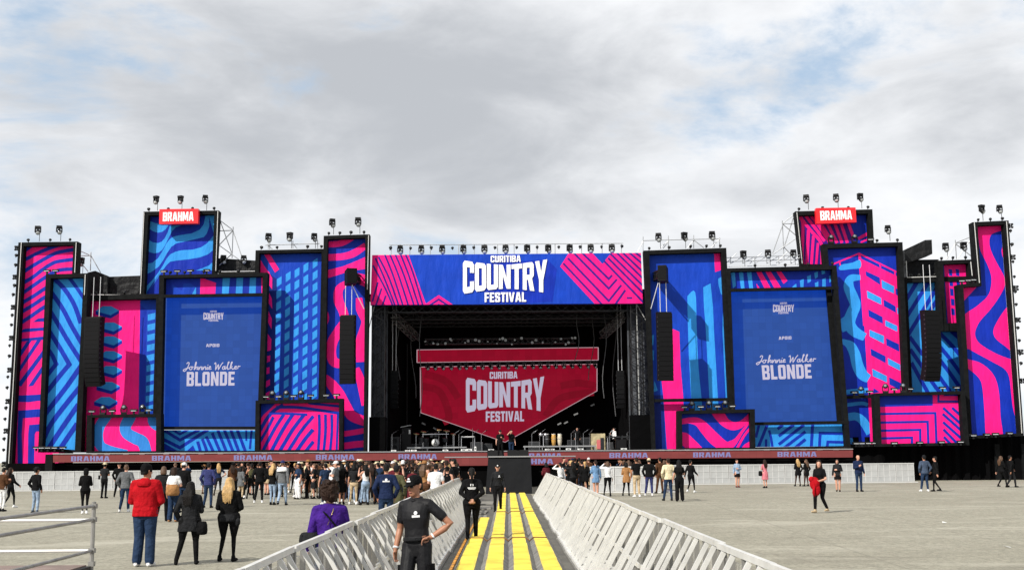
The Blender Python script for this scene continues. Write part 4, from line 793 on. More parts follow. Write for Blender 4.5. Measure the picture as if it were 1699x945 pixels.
for i, x in enumerate([664, 699, 733.6, 768.7, 803.7, 838.8, 874.5, 909.4, 945, 980, 1015]):
    p = P(x, 405.3 - (x - 840) * .006, 86.2); p.z -= 1.2
    place(HB, p, random.uniform(-.4, .4), '%s black moving head lamp hanging from the rail above the banner' % (row_words(i, 11)), 'lamps hung on the banner rail', .95)
def proto_par():
    t = thing('par_lamp', '', 'stage lamp'); ax = V((.35, -.85, -.35)).normalized(); c = V((0, 0, .2))
    MB().lathe(c - ax * .1, [(.03, 0), (.10, .03), (.12, .10), (.125, .2), (.11, .205)], 12, ax).build('lamp_can', LAMP_BLACK, t, True)
    MB().lathe(c + ax * .107, [(.02, 0), (.10, .002), (.05, .012), (.01, .014)], 12, ax).build('lens', LENS_DIM, t, True)
    MB().bar((-.02, .02, 0), (0, .02, .14), .06, .06).build('yoke', LAMP_BLACK, t); return t
PAR = proto_par()
def par_row(where, Y, pts, group=None):
    n = len(pts)
    for i, (x, y) in enumerate(pts): place(PAR, P(x, y, Y), random.uniform(-.9, .9), '%s small round lamp %s' % (row_words(i, n), where), group or 'small round lamps ' + where, random.uniform(.78, .95))
par_row('on the top edge of the far left tower', 86.2, [(47, 401.5), (83, 401), (116, 400.5)]); par_row('on the top edge of the back left sign tower', 87.5, [(247, 350.5), (279, 350), (319.5, 349), (355.5, 348.8)])
par_row('on the top edge of the left window tower', 86.6, [(433.5, 414), (460, 413.5), (510, 412.5), (533, 412)]); par_row('atop the left tower beside the banner', 85.5, [(545.5, 390.2), (563.5, 389.8), (582, 389.2), (604, 388.5)])
par_row('between the hanging lamps over the banner', 86.1, [(647.6, 415), (681, 415), (716, 414.5), (751, 414.5), (785.7, 414), (821, 414), (857, 413.5), (891.4, 413.5), (927.4, 413), (962.3, 413), (998, 412.5), (1031.8, 412)])
par_row('atop the right tower beside the banner', 85.5, [(1077, 415), (1110, 414), (1145.5, 412.5), (1172, 411.5), (1195, 411)]); par_row('on the top edge of the back right sign tower', 87.5, [(1325.5, 350), (1364.5, 348.5), (1407.5, 347.5), (1440, 346.8)])
par_row('on the top edge of the right building tower', 86.2, [(1455, 402.3), (1489, 401.5)]); par_row('on the top edge of the narrow right panel', 86.7, [(1562, 432), (1581, 431), (1602, 430.5)]); par_row('on the top edge of the far right tower', 85.4, [(1623, 368), (1643.5, 367), (1663, 366)])
par_row('on the ledge above the left screen', 85.3, [(282, 455.5), (306, 455), (338, 454), (365, 453.5), (395, 453)]); par_row('on the ledge above the right screen', 85.3, [(1253, 444), (1303, 443), (1341, 441.5), (1381, 440.3)])
par_row('in front of the black tarpaulin above the hexagon tower', 86.3, [(160, 489.5), (174, 489.5), (206, 489)]); par_row('under the slanted tarpaulin on the right', 87.1, [(1511, 460), (1525, 459.5), (1551, 459)])
# bright little lamps seen among the tarpaulins
par_row('down the left edge of the far left tower', 86.1, [(x_ + 2.5, y_) for x_, y_ in [(24, 427), (23, 443), (21, 477), (19, 492), (17.5, 526), (16, 542), (13.5, 576), (12.5, 594), (10.5, 628), (9.5, 646), (7.5, 680), (6, 698), (4.5, 731), (3, 749)]])
par_row('down the right edge of the far right tower', 85.3, [(1677, 386), (1679, 409), (1681, 437), (1683, 462), (1684.5, 487), (1686, 508), (1688, 534), (1689, 547), (1691, 568), (1692.5, 590), (1694, 606)])
def proto_quad():
    t = thing('cluster_lamp', '', 'stage lamp'); MB().box((0, .1, .3), (.12, .1, .5)).box((0, .1, .3), (.5, .08, .08)).build('bracket', LAMP_BLACK, t)
    for sx in (-1, 1):
        for sz in (-1, 1):
            h = MB().lathe((sx * .15, .05, .3 + sz * .15), [(.05, 0), (.11, .05), (.12, .2), (.10, .21)], 10, (.2, -.9, -.2)).build('lamp_can', LAMP_BLACK, t, True)
            MB().lathe(V((sx * .15, .05, .3 + sz * .15)) + V((.2, -.9, -.2)).normalized() * .212, [(.02, 0), (.09, .001), (.01, .01)], 10, (.2, -.9, -.2)).build('lens', LENS_DIM, h, True)
    return t
QD = proto_quad()
for i, (x, y) in enumerate([(25, 416), (22, 464), (19, 514), (16, 565), (10, 670), (7, 719), (4, 774), (13, 618)]):
    place(QD, P(x + 3, y, 86.1), 0, 'four lamp cluster on the far left tower edge, %s from the top' % ORD[[0, 1, 2, 3, 5, 6, 7, 4][i]], 'four lamp clusters on the outer left edge', .72)
for i, (x, y) in enumerate([(1678, 379), (1682, 431), (1687, 482), (1690.5, 535), (1695, 588), (1698, 636)]):
    place(QD, P(x - 2, y, 85.3), 0, 'four lamp cluster on the far right tower edge, %s from the top' % ORD[i], 'four lamp clusters on the outer right edge', .72)
def proto_strobe():
    t = thing('strobe_lamp', '', 'stage lamp'); MB().box((0, 0, .26), (.46, .2, .14)).build('lamp_body', LAMP_BLACK, t)
    MB().box((0, -.105, .215), (.34, .02, .035)).build('lens', LENS, t); MB().bar((0, 0, 0), (0, 0, .2), .12, .1).build('foot', LAMP_BLACK, t); return t
STB = proto_strobe()
def proto_wash():
    t = thing('wash_lamp', '', 'stage lamp'); MB().box((0, 0, .07), (.36, .3, .14)).build('lamp_base', LAMP_BLACK, t)
    m = MB()
    for s in (-1, 1): m.bar((s * .19, 0, .1), (s * .19, 0, .48), .05, .12)
    m.build('yoke', LAMP_BLACK, t); ax = V((0, -.9, .3)).normalized()
    MB().lathe(V((0, .1, .42)), [(.06, 0), (.15, .05), (.175, .2), (.16, .22)], 14, ax).build('lamp_head', LAMP_BLACK, t, True)
    MB().lathe(V((0, .1, .42)) + ax * .222, [(.02, 0), (.12, .004), (.02, .01)], 14, ax).build('lens', mat('dim_lens', (.18, .2, .22), .2), t, True); return t
WSH = proto_wash()
for where, Y, line, xs, kinds in [('the low left S curve panel', 84.6, (144, 688, 267, 685.5), [152, 171, 186, 205.5, 222, 236.5, 247], 'swswsws'), ('the low left striped panel', 84.6, (424, 664, 569, 660.5), [441, 452, 462.5, 475, 487, 499.5, 515, 541, 558.5], 'swswswsss'), ('the low right wave panel', 84.6, (1124, 681, 1252.5, 678), [1136, 1148, 1163, 1176.5, 1190, 1203.5, 1215.5], 'swswsws'),
                              ('the low right bracket panel', 84.9, (1450.5, 652, 1601, 648), [1469.5, 1484, 1499, 1510, 1564, 1587], 'wswsss'), ('the crossbar of the right building tower', 86.0, (1398, 657, 1460, 654.5), [1417, 1429, 1443], 'sws'),
                              ('the front of the left screen tower', 85.4, (264, 456, 444, 452), [272, 294, 316, 343], 'ssss'), ('the ledge of the right building tower', 86.3, (1365, 404.5, 1497, 401.5), [1379, 1418, 1445], 'wws'), ('the top of the chevron tower', 85.1, (76, 455, 146, 453), [78, 92], 'ss'), ('the step of the far right tower', 85.4, (1589, 472, 1621, 469), [1596, 1606, 1615], 'sss'),
                              ('the foot of the chevron tower', 84.6, (58, 748, 130, 748), [60, 69, 79, 91, 104], 'sssss'), ('the foot of the far right tower', 84.9, (1607, 728, 1699, 722.5), [1615, 1637, 1652, 1675], 'ssss'), ('the foot of the low right bracket panel', 84.4, (1454, 741, 1608, 738), [1484, 1526, 1562, 1594], 'ssss'), ('the foot of the right building tower', 84.9, (1400, 741, 1460, 740), [1420, 1430, 1441, 1452], 'ssss')]:
    n = len(xs)
    for i, (x, k) in enumerate(zip(xs, kinds)):
        y = line[1] + (line[3] - line[1]) * (x - line[0]) / (line[2] - line[0])
        place(STB if k == 's' else WSH, P(x, y, Y), random.uniform(-.25, .25), '%s black %s lamp on %s' % (row_words(i, n), 'bar' if k == 's' else 'yoke', where), 'lamps on ' + where, 1.05)
for where, Y, y0, xs in [('the low left panels', 84.25, 750.6, [157, 178, 209, 236, 276, 304, 334, 366, 398, 439, 468, 500, 535]), ('the low right panels', 84.25, 745.2, [1098, 1112, 1140, 1170, 1206, 1238, 1272, 1303, 1333, 1360, 1387])]:
    for i, x in enumerate(xs):
        o = MB().box((0, 0, .06), (.38, .14, .1)).build('floor_lamp', mat('floor_lamp_grey', (.16, .16, .16), .4), loc=P(x, y0 - (x - 840) * .0045 + .8, Y) if x < 800 else P(x, 747.6 - (x - 1080) * .0045, Y))
        tag(o, '%s flat grey bar lamp at the foot of %s' % (row_words(i, len(xs)), where), 'stage lamp', 'flat lamps under ' + where)

# ---------------------------------------------------------------- speaker arrays
CAB = mat('speaker_black', (.0045, .0045, .005), .6, spec=.15); GRILL = mat('speaker_grille', (.006, .006, .007), .75, spec=.1, bump=(60, .5, .01))
CHAIN = mat('pale_chain', (.55, .56, .58), .5)
def array(label, top, n, px_h, w, Y, bend, rz, box=None, cat='speaker array', group='hanging speaker arrays of the stage front', hang=60, lit=True):
    p = P(*top, Y); t = thing('speaker_array', label, cat, p, rz, group); h = px_h / FPX * Y / n; z = 0; y = 0; ang = 0
    MB().box((0, .1, .06), (w, .5, .1)).build('hanging_bar', CAB, t)
    for i in range(n):
        ang = bend * max(0, (i - n * .35) / (n * .65)) ** 1.5; dz, dy = -h * math.cos(ang), h * math.sin(ang)
        R = Matrix.Rotation(ang, 3, 'X'); c = V((0, y + dy / 2, z + dz / 2))
        cab = MB().box(c, (w, .62, h * .995), 0, R).build('cabinet', CAB, t)
        MB().box(c + R @ V((0, -.32, 0)), (w * .92, .02, h * .86), 0, R).build('grille', GRILL, cab)
        m = MB()
        for s in (-1, 1): m.box(c + R @ V((s * (w / 2 + .012), -.2, -h * .3)), (.03, .12, h * .22), 0, R)
        m.build('link_plate', mat('link_grey', (.05, .05, .055), .5, .3), cab)
        z += dz; y += dy
    m = MB()
    for s in (-1, 1): m.tube([(s * w * .22, .1, 0), (s * w * .22, .1, hang / FPX * Y)], .025, 6)
    m.build('hanging_chain', CHAIN, t)
    return t
array('large curved black speaker array hanging before the left hexagon tower', (157.5, 528), 15, 112, 1.22, 84.2, .42, -.25, hang=70)
array('black speaker array hanging before the left pink tower beside the banner', (577.5, 525), 14, 112, 1.03, 82.6, .12, -.12, hang=55)
array('black speaker array hanging before the right tower beside the banner', (1101.5, 520), 14, 112, 1.03, 82.6, .10, .1, hang=55)
array('large curved black speaker array hanging before the right blue diagonal tower', (1542.5, 517), 15, 115, 1.2, 84.2, .42, .25, hang=80)
array('small dark curved speaker array inside the stage by the left pier', (654, 617), 8, 58, .6, 89.5, .5, .1, group='small arrays inside the stage', hang=120)
array('small dark curved speaker array inside the stage by the right pier', (1029, 617), 8, 58, .6, 89.5, .5, -.1, group='small arrays inside the stage', hang=120)
for (x0, y0, x1, y1), rz, lab, ch in [((572, 446, 592, 473), .35, 'single black speaker box above the array on the left pink tower', ((584, 472), (604, 512))), ((1092, 441, 1108, 469), -.3, 'single black speaker box above the array on the right blue tower', ((1092, 469), (1080, 512)))]:
    Y = 82.6; a, b = P(x0, y1, Y), P(x1, y0, Y); t = thing('hoist_speaker', lab, 'speaker', ((a.x + b.x) / 2, Y, a.z), rz); w, h = (b.x - a.x) * .85, b.z - a.z
    m = MB(); m.add([(-w / 2, -.45, .1), (w / 2, -.45, .1), (w / 2, .45, 0), (-w / 2, .45, 0), (-w / 2, -.45, h), (w / 2, -.45, h), (w / 2, .45, h * .9), (-w / 2, .45, h * .9)], [(3, 2, 1, 0), (4, 5, 6, 7), (0, 1, 5, 4), (1, 2, 6, 5), (2, 3, 7, 6), (3, 0, 4, 7)]); m.build('cabinet', CAB, t)
    MB().box((0, -.46, h * .55), (w * .85, .02, h * .75)).build('grille', GRILL, t)
    q_ = V(((a.x + b.x) / 2, Y + .5, (a.z + b.z) / 2)); arm = MB(q_); lattice(arm, q_ + V((0, .1, .1)), q_ + V((0, 2.9, .35)), .55, 6, .05, (1, 0, 0), (0, 0, 1)); arm.box(q_ + V((0, 1.5, .2)), (.5, 2.7, .45)); tag(arm.build('support_arm', TARP, None, loc=q_), 'black covered arm behind the box above the %s array' % ('left' if rz > 0 else 'right'), 'arm')
    pa, pb = P(*ch[0], Y), P(*ch[1], Y + .6); o = MB(pb).tube([pa, pb], .03, 6).build('stay_rope', CHAIN, None, loc=pb); tag(o, 'pale slanting rope under the ' + lab.replace('single ', ''), 'rope')

# ---------------------------------------------------------------- things on the stage
def px(d, Y): return d / FPX * Y
for i, x in enumerate([709.5, 722, 735, 748.5, 762, 773.5, 787, 800.5, 814.5, 827.5, 842.5, 856, 870, 884, 896.5, 909.5, 922, 935.5, 949, 962, 975.5, 988]):
    p = P(x, 606 - (x - 840) * .012, 94.6); p.z -= .72
    place(HB, p, random.uniform(-.2, .2), '%s black lamp hanging in front of the red pentagon screen' % (row_words(i, 30) if i < 16 else 'far right, number %d,' % i if 0 else ('seventh, sixth, fifth, fourth, third, second, last'.split(', ')[min(6, i - 15)] + ' from right' if i < 21 else 'rightmost')), 'lamps before the pentagon screen', .8)
m = MB(); p = P(840, 571, 93.5); 
t = thing('lamp_truss', 'truss carrying a row of lamps with painted glints above the red LED strip', 'truss', (p.x, 93.5, p.z))
m = MB(); lattice(m, (P(705, 571, 93.5).x - p.x, 0, .25), (P(955, 571, 93.5).x - p.x, 0, .25), .4, 30, .04, (0, 1, 0), (0, 0, 1)); tag(m.build('truss_lattice', TRUSS, t), kind='stuff')
for k in range(46):  # pale colour on random cans paints their broken glints
    r_ = random.uniform(.05, .11)
    MB().lathe((P(707 + 5.5 * k + random.uniform(-1.5, 1.5), 571, 93.5).x - p.x, -.25, random.uniform(-.05, .55)), [(r_ * .4, 0), (r_, .06), (r_ * 1.1, .18), (r_, .19)], 8, (random.uniform(-.5, .5), -.8, random.uniform(-.5, .3))).build('lamp_can', mat('glint_lamp', (.6, .63, .66), .3) if random.random() < .6 else LAMP_BLACK, t, True)
def staged(name, label, cat, pxx, Y, z=ZF, rz=0, group=None): 
    p = AX(pxx, Y, z); return thing(name, label, cat, p, rz, group)
CHROME = mat('chrome', (.6, .6, .62), .2, .9); WOOD = mat('conga_wood', (.45, .25, .06), .4); WHITE = mat('white_plastic', (.75, .75, .73), .5); GREY = mat('dark_grey_gear', (.016, .0175, .02), .55)
Yd = 90.0
r = staged('drum_riser', 'low riser with a pale edge under the drum kit', 'riser', 725, Yd - .3); MB().box((0, 0, .28), (4.4, 2.2, .1)).build('riser_top', ALU, r)
for a in (-2, -.7, .7, 2): MB().bar((a, -1.0, 0), (a, -1.0, .25), .06).build('leg', ALU, r)
k = staged('drum_kit', 'drum kit with a white emblem bass drum head', 'drum kit', 722, Yd, ZF + .33)
sh = MB().lathe((0, -.4, .32), [(.30, 0), (.32, .03), (.32, .5), (.3, .52)], 20, (0, 1, 0)).build('bass_drum', GREY, k, True)
MB().lathe((0, -.405, .32), [(.01, 0), (.285, .004), (.01, .006)], 20, (0, -1, 0)).build('drum_head', WHITE, sh, True)
m = MB(); m.tube([(-.12, -.43, .25), (0, -.43, .42), (.12, -.43, .25)], .03, 6); m.bar((-.15, -.43, .2), (.15, -.43, .2), .05); m.ball((0, -.43, .47), .04); m.build('drum_emblem', LAMP_BLACK, sh)
for (x, y, z, r_) in [(-.28, -.1, .75, .15), (.05, -.1, .78, .16), (.7, .1, .4, .22), (-.75, .1, .4, .22), (-1.1, 0, .45, .2)]: MB().lathe((x, y, z), [(r_, 0), (r_, .02), (r_, .25), (r_ * .98, .27)], 14, (0, -.25, 1)).build('tom_drum', GREY, k, True)
for (x, y, z, r_) in [(-.95, .1, 1.15, .24), (.8, .1, 1.2, .25), (.2, .5, 1.3, .22), (-1.5, .2, 1.0, .25), (1.3, .1, .95, .2)]:
    MB().tube([(x, y, 0), (x, y, z)], .018, 6).build('cymbal_stand', CHROME, k); MB().lathe((x, y, z), [(.02, .03), (r_, 0), (r_, .005), (.02, .035)], 14, (.15, -.3, 1)).build('cymbal', mat('cymbal_brass', (.5, .4, .2), .3, .8), k, True)
MB().tube([(-1.0, -.3, .95), (1.0, -.3, .95)], .025, 6).build('rack_bar', CHROME, k)
k = staged('amp_rack', 'grey amplifier cabinet by the left pier', 'amplifier', 655, Yd - 1); MB().box((0, 0, .55), (.65, .5, 1.1)).build('cabinet', GREY, k)
for z in (.3, .78): MB().lathe((0, -.255, z), [(.2, 0), (.19, .02), (.05, .005)], 14, (0, -1, 0)).build('speaker_cone', LAMP_BLACK, k)
k = staged('amp_rack', 'tall dark equipment rack under a pale cover left of drums', 'rack', 674, Yd + 1); MB().box((0, 0, .9), (.7, .5, 1.8)).build('cabinet', LAMP_BLACK, k); MB().bar((-.45, -.2, 1.85), (.35, -.2, 2.0), .3, .06).build('cover', mat('pale_cover', (.4, .4, .4), .7), k); MB().box((.25, -.27, 1.5), (.12, .03, .3)).build('label_plate', WHITE, k)
k = staged('keyboard', 'keyboard on a thin stand right of the drum kit', 'keyboard', 775, Yd); MB().box((0, 0, 1.05), (1.1, .35, .12)).build('keyboard_body', GREY, k); MB().box((0, -.18, 1.08), (.95, .02, .05)).build('keys', WHITE, k)
for a in (-.5, .5): MB().bar((a, 0, 0), (a, 0, 1.0), .04).build('leg', CHROME, k)
MB().tube([(.35, 0, 1.1), (.35, -.05, 1.7)], .02, 6).build('mic_stand', CHROME, k)
k = staged('percussion_riser', 'long low riser with pale edges right of centre stage', 'riser', 925, Yd - .3); MB().box((0, 0, .3), (5.4, 2, .1)).build('riser_top', ALU, k)
for a in (-2.6, -1.3, 0, 1.3, 2.6): MB().bar((a, -.95, 0), (a, -.95, .25), .06).build('leg', ALU, k)
for i, x in enumerate((905, 916, 926)):
    k = staged('conga_drum', '%s conga drum on the right riser' % ('leftmost tall', 'middle yellow', 'rightmost pale')[i], 'drum', x, Yd, ZF + .35, 0, 'conga drums'); MB().lathe((0, 0, 0), [(.11, 0), (.17, .35), (.18, .6), (.15, .85), (.14, .86)], 14).build('shell', [GREY, WOOD, mat('pale_shell', (.5, .45, .35), .4)][i], k, True); MB().lathe((0, 0, .86), [(.155, 0), (.155, .03), (.01, .035)], 14).build('drum_head', WHITE, k); MB().lathe((0, 0, .5), [(.186, 0), (.186, .03)], 14).build('hoop', CHROME, k)
k = staged('timbales', 'pair of silver timbales left of the congas', 'drum', 899, Yd, ZF + .35)
for a in (-.18, .18): MB().lathe((a, 0, .75), [(.17, 0), (.17, .2), (.01, .205)], 14).build('shell', CHROME, k, True)
MB().bar((0, 0, 0), (0, 0, .75), .05).build('stand', CHROME, k)
k = staged('backdrop_panel', 'bright cream and red standing panel at the right of the stage', 'panel', 989, Yd + 2); MB().box((0, 0, .65), (1.1, .08, 1.25)).build('board', mat('cream_panel', (.40, .34, .20), .6, noise=(2.2, .7)), k); MB().box((.05, -.06, .45), (.3, .05, .7)).build('red_patch', mat('pink_patch', (.6, .15, .15), .6), k); MB().box((.3, -.07, .5), (.25, .05, .9)).build('dark_patch', GREY, k)
k = staged('mixing_desk', 'equipment desk with open metal legs by the right pier', 'desk', 1022, Yd - 1); MB().box((0, 0, .95), (1.7, .6, .12)).build('desk_top', GREY, k)
for a in (-.8, .8): MB().bar((a, -.2, 0), (a, -.2, .9), .05).build('leg', CHROME, k)
MB().box((.2, 0, .45), (.8, .4, .7)).build('flight_case', LAMP_BLACK, k)
for i, (x, w_, h_) in enumerate([(653, .35, .1), (676, .35, .09), (686, .4, .11), (738, .4, .1), (768, .4, .12), (777, .4, .14), (787, .14, .3), (813, .4, .1), (906, .4, .1), (913, .35, .1), (1031, .4, .1), (960, .4, .1), (940, .35, .12)]):
    k = staged('floor_box', '%s small white box on the stage floor' % (row_words(sorted([653, 676, 686, 738, 768, 777, 787, 813, 906, 913, 940, 960, 1031]).index(x), 13)), 'box', x, 85.2, ZF, 0, 'white boxes on the stage floor'); MB().box((0, 0, h_ / 2), (w_, .3, h_)).build('case', WHITE, k); MB().box((0, -.155, h_ * .5), (w_ * .5, .012, h_ * .35)).build('front_plate', GREY, k)
for i, (x, y) in enumerate([(814, 72), (847, 72), (867, 72), (827, 76), (858, 77)]):
    k = thing('floor_monitor', '%s black wedge monitor on the runway' % ['left front', 'middle front', 'right front', 'left rear', 'right rear'][i], 'monitor', AX(x, y, zt_), 0, 'wedge monitors on the runway'); m = MB(); w_ = .27
    m.add([(-w_, -.25, 0), (w_, -.25, 0), (w_, .25, 0), (-w_, .25, 0), (-w_, -.1, .42), (w_, -.1, .42), (w_, .22, .12), (-w_, .22, .12)], [(3, 2, 1, 0), (4, 5, 6, 7), (0, 1, 5, 4), (1, 2, 6, 5), (2, 3, 7, 6), (3, 0, 4, 7)]); m.build('cabinet', CAB, k); MB().bar((-.2, .1, .3), (.2, .1, .3), .04).build('handle', GREY, k)
for i, (a, b) in enumerate([((700, 701), (706, 704)), ((719, 709), (726, 713)), ((936, 702), (942, 699)), ((952, 688), (959, 685)), ((980, 673), (986, 670)), ((925, 704), (931, 701))]):
    pa, pb = P(*a, 93), P(*b, 93); o = MB(pa).bar(pa, pb, .12, .12).build('tube_lamp', mat('pale_tube_lamp', (.16, .16, .16), .5), None, loc=pa); tag(o, 'short pale tube lamp hanging in the dark, %s from left' % ORD[[0, 1, 3, 4, 5, 2][i]], 'stage lamp', 'short tube lamps below the pentagon screen')

for i, x in enumerate([650, 664, 700, 752, 760, 783, 797, 880, 893, 945, 952, 965, 975, 1008, 1037]):
    Y = 87.5 + (i * 7 % 5) * .7; k = staged('mic_stand', 'thin chrome microphone stand on the stage, %s from left' % ORD[i], 'mic stand', x, Y, ZF, random.uniform(-1, 1), 'microphone stands on the stage')
    MB().lathe((0, 0, 0), [(.14, 0), (.14, .02), (.02, .04)], 10).tube([(0, 0, 0), (0, 0, 1.25), (.35, -.1, 1.5)], .014, 6).build('stand', CHROME, k); MB().tube([(.35, -.1, 1.5), (.45, -.13, 1.56)], .03, 8).build('microphone', LAMP_BLACK, k)
for i, (x, w_, h_) in enumerate([(646, .8, .9), (690, .9, .6), (702, .7, .8), (742, .7, .5), (790, .9, .7), (806, .8, .6), (884, .8, .7), (948, .9, .8), (967, .8, 1.0), (1011, .7, .6), (1036, .8, 1.1)]):
    k = staged('flight_case', 'dark metal-edged equipment case at the rear of the stage, %s from left' % ORD[i], 'case', x, 92 + (i % 3) * .6, ZF, random.uniform(-.2, .2), 'equipment cases at the rear of the stage')
    MB().box((0, 0, h_ / 2), (w_, .6, h_)).build('case', GREY, k)
    for z in (.03, h_ - .03): MB().box((0, -.305, z), (w_ + .02, .03, .05)).build('metal_edge', mat('dull_edge', (.08, .08, .085), .5, .3), k)
    for sx in (-1, 1): MB().box((sx * w_ / 2, -.307, h_ / 2), (.04, .03, h_)).build('metal_edge', mat('dull_edge', (.08, .08, .085), .5, .3), k)
for i, x in enumerate([646, 660, 683, 700, 960, 985, 1003, 1020, 1036]):
    Y = 90 + (i % 3) * 1.5; p = P(x, 520, Y); q = P(x + random.uniform(-6, 6), 600 + 30 * (i % 4), Y); n = [p.lerp(q, t / 8) + V((math.sin(t * .8 + i) * .15, 0, 0)) for t in range(9)]
    o = MB(p).tube(n, .03, 6).build('hanging_cable', mat('grey_cable', (.10, .10, .105), .6), None, loc=p); tag(o, 'dark cable hanging from the stage roof, %s from left' % ORD[i], 'cable', 'cables hanging inside the stage')
for i, (a, b) in enumerate([((648, 520), (690, 560)), ((1040, 520), (1000, 556))]):
    pa, pb = P(*a, 89), P(*b, 96); pa.z = max(pa.z, pb.z); m = MB(pa); lattice(m, pa, pb, .5, 14, .05, (1, 0, 0), (0, 0, 1)); o = m.build('side_truss', STEEL, None, loc=pa); tag(o, 'grey side truss running back under the %s of the stage roof' % ('left', 'right')[i], 'truss', kind='thing')
# ---------------------------------------------------------------- crowd barriers
AL0 = mat('barrier_post', (.20, .195, .18), .6, .2); AL1 = mat('barrier_aluminium', (.60, .595, .565), .5, .2, noise=(4, .15)); AL2 = mat('barrier_sheet', (.52, .51, .47), .6, .1, noise=(1.5, .15)); AL2.node_tree.nodes['Principled BSDF'].inputs['Alpha'].default_value = .3; AL3 = mat('barrier_tread', (.16, .155, .14), .8, .1, noise=(7, .6))
def proto_aisle():
    """local: x towards the crowd, y along the aisle; the sheet stands at x = .68, the feet at x = 0"""
    t = thing('crowd_barrier', '', 'barrier'); L_ = 2.0
    MB().box((.70, 0, .56), (.02, L_ - .05, .98)).build('front_sheet', AL2, t)
    MB().bar((.65, -L_ / 2 + .005, 1.15), (.65, L_ / 2 - .005, 1.15), .042, .05).build('top_rail', AL1, t)
    for y in (-.96, -.5, 0, .5, .96): MB().box((.66, y, .58), (.04, .06, 1.08)).build('post', AL0, t)
    for y in (-.68, -.30, .30, .68): MB().bar((.63, y, 1.12), (.04, y, .06), .03, .04).build('strut', AL1, t)
    MB().box((.615, 0, .45), (.03, L_ - .04, .06)).build('mid_rail', AL1, t)
    for x in (.05, .35): MB().box((x, 0, .055), (.08, L_ - .02, .05)).build('base_rail', AL1, t)
    m = MB(); m.box((.6, 0, .018), (1.25, L_ - .02, .03))
    m.build('base_plate', AL3, t)
    for y in (-.84, -.6, -.36, -.12, .12, .36, .6, .84): MB().box((.34, y, .085), (.5, .05, .03)).build('tread_bar', AL1, t)
    return t
AB = proto_aisle()
for side in (1, -1):
    y0 = 7.2; n = 25 if side > 0 else 19
    for i in range(n):
        y = y0 + 2.0 * i; x = side * (1.16 + random.uniform(-.025, .025))
        place(AB, (x, y, 0), (0 if side > 0 else math.pi) + random.uniform(-.014, .014), 'pale aluminium crowd barrier, %s from the near end on the %s side of the aisle' % (nth(i), 'right' if side > 0 else 'left'), 'crowd barriers lining the %s side of the aisle' % ('right' if side > 0 else 'left'))
FS = mat('far_barrier_sheet', (.37, .375, .37), .6, .1, noise=(1.2, .25)); FR = mat('far_barrier_frame', (.52, .52, .51), .5, .1)
def proto_far():
    t = thing('crowd_barrier', '', 'barrier')
    MB().box((0, 0, .64), (1.22, .03, 1.14)).build('front_sheet', FS, t)
    for x in (-.59, -.2, .2, .59): MB().box((x, -.022, .64), (.035, .012, 1.12)).build('seam', FR, t)
    for z in (.42, .82): MB().box((0, -.03, z), (1.2, .012, .03)).build('cross_seam', FR, t)
    MB().bar((-.62, 0, 1.24), (.62, 0, 1.24), .08, .06).build('top_rail', FR, t); MB().box((0, -.28, .03), (1.23, .6, .05)).build('base_plate', FR, t); return t
FB = proto_far()
def far_row(a, b, words, grp):
    a, b = V(a), V(b); n = max(1, round((b - a).length / 1.25)); d = (b - a) / n; rz = math.atan2(d.y, d.x)
    for i in range(n): place(FB, a + d * (i + .5), rz + random.uniform(-.015, .015), words % nth(i), grp, d.length / 1.25)
far_row((-33.0, 77.6, 0), (-4.8, 79.2, 0), 'grey sheeted crowd barrier, %s from the left end before the left half of the stage', 'far barriers before the left stage half')
far_row((8.4, 79.8, 0), (27.6, 81.3, 0), 'grey sheeted crowd barrier, %s from the left before the right half of the stage', 'far barriers before the right stage half')
far_row((4.4, 64.3, 0), (8.3, 63.2, 0), 'grey sheeted crowd barrier, %s in the short front row right of the aisle', 'barriers of the short front row')
far_row((8.3, 63.4, 0), (8.4, 79.6, 0), 'grey sheeted crowd barrier, %s in the row running back to the stage', 'barriers running back to the stage')

# ---------------------------------------------------------------- yellow cable protectors along the aisle
YEL = mat('yellow_lid', (.72, .565, .085), .65, noise=(1.7, .34), bump=(9, .4, .02)); RUB = mat('grey_rubber', (.17, .165, .15), .85, noise=(4, .5)); EDGE = mat('orange_edge', (.72, .30, .01), .5)
for _m in (YEL, RUB, AL1, AL2):                       # wear runs on from piece to piece
    _nt = _m.node_tree; _g = _nt.nodes.new('ShaderNodeNewGeometry')
    for _n in _nt.nodes:
        if _n.type == 'TEX_NOISE': _nt.links.new(_g.outputs['Position'], _n.inputs['Vector'])
def proto_lid():
    t = thing('cable_protector', '', 'cable protector'); L_ = 1.0; w = .24; h = .07
    m = MB(); m.add([(-w, -L_ / 2 + .01, 0), (w, -L_ / 2 + .01, 0), (w, L_ / 2 - .01, 0), (-w, L_ / 2 - .01, 0), (-.16, -L_ / 2 + .01, h), (.16, -L_ / 2 + .01, h), (.16, L_ / 2 - .01, h), (-.16, L_ / 2 - .01, h)], [(3, 2, 1, 0), (4, 5, 6, 7), (0, 1, 5, 4), (1, 2, 6, 5), (2, 3, 7, 6), (3, 0, 4, 7)]); m.build('rubber_body', RUB, t)
    lid = MB().box((0, 0, h + .006), (.296, L_ - .05, .012)).build('lid', YEL, t)
    m = MB()
    for k in range(9): m.box((0, -.42 + .105 * k, h + .014), (.25, .035, .006))
    tag(m.build('tread_ribs', YEL, lid), kind='stuff'); return t
LID = proto_lid()
for s in range(4):
    x = -.715 + .478 * s
    for i in range(47):
        y = 15.2 + 1.0 * i
        if s == 0 and y > 36.2: break
        o = place(LID, (x + random.uniform(-.006, .006), y, .018), random.uniform(-.004, .004), 'yellow lidded cable protector, %s from the near end of the %s strip' % (nth(i), ['leftmost', 'second', 'third', 'rightmost'][s]), 'cable protectors of the %s strip' % ['leftmost', 'second', 'third', 'rightmost'][s])
o = MB()
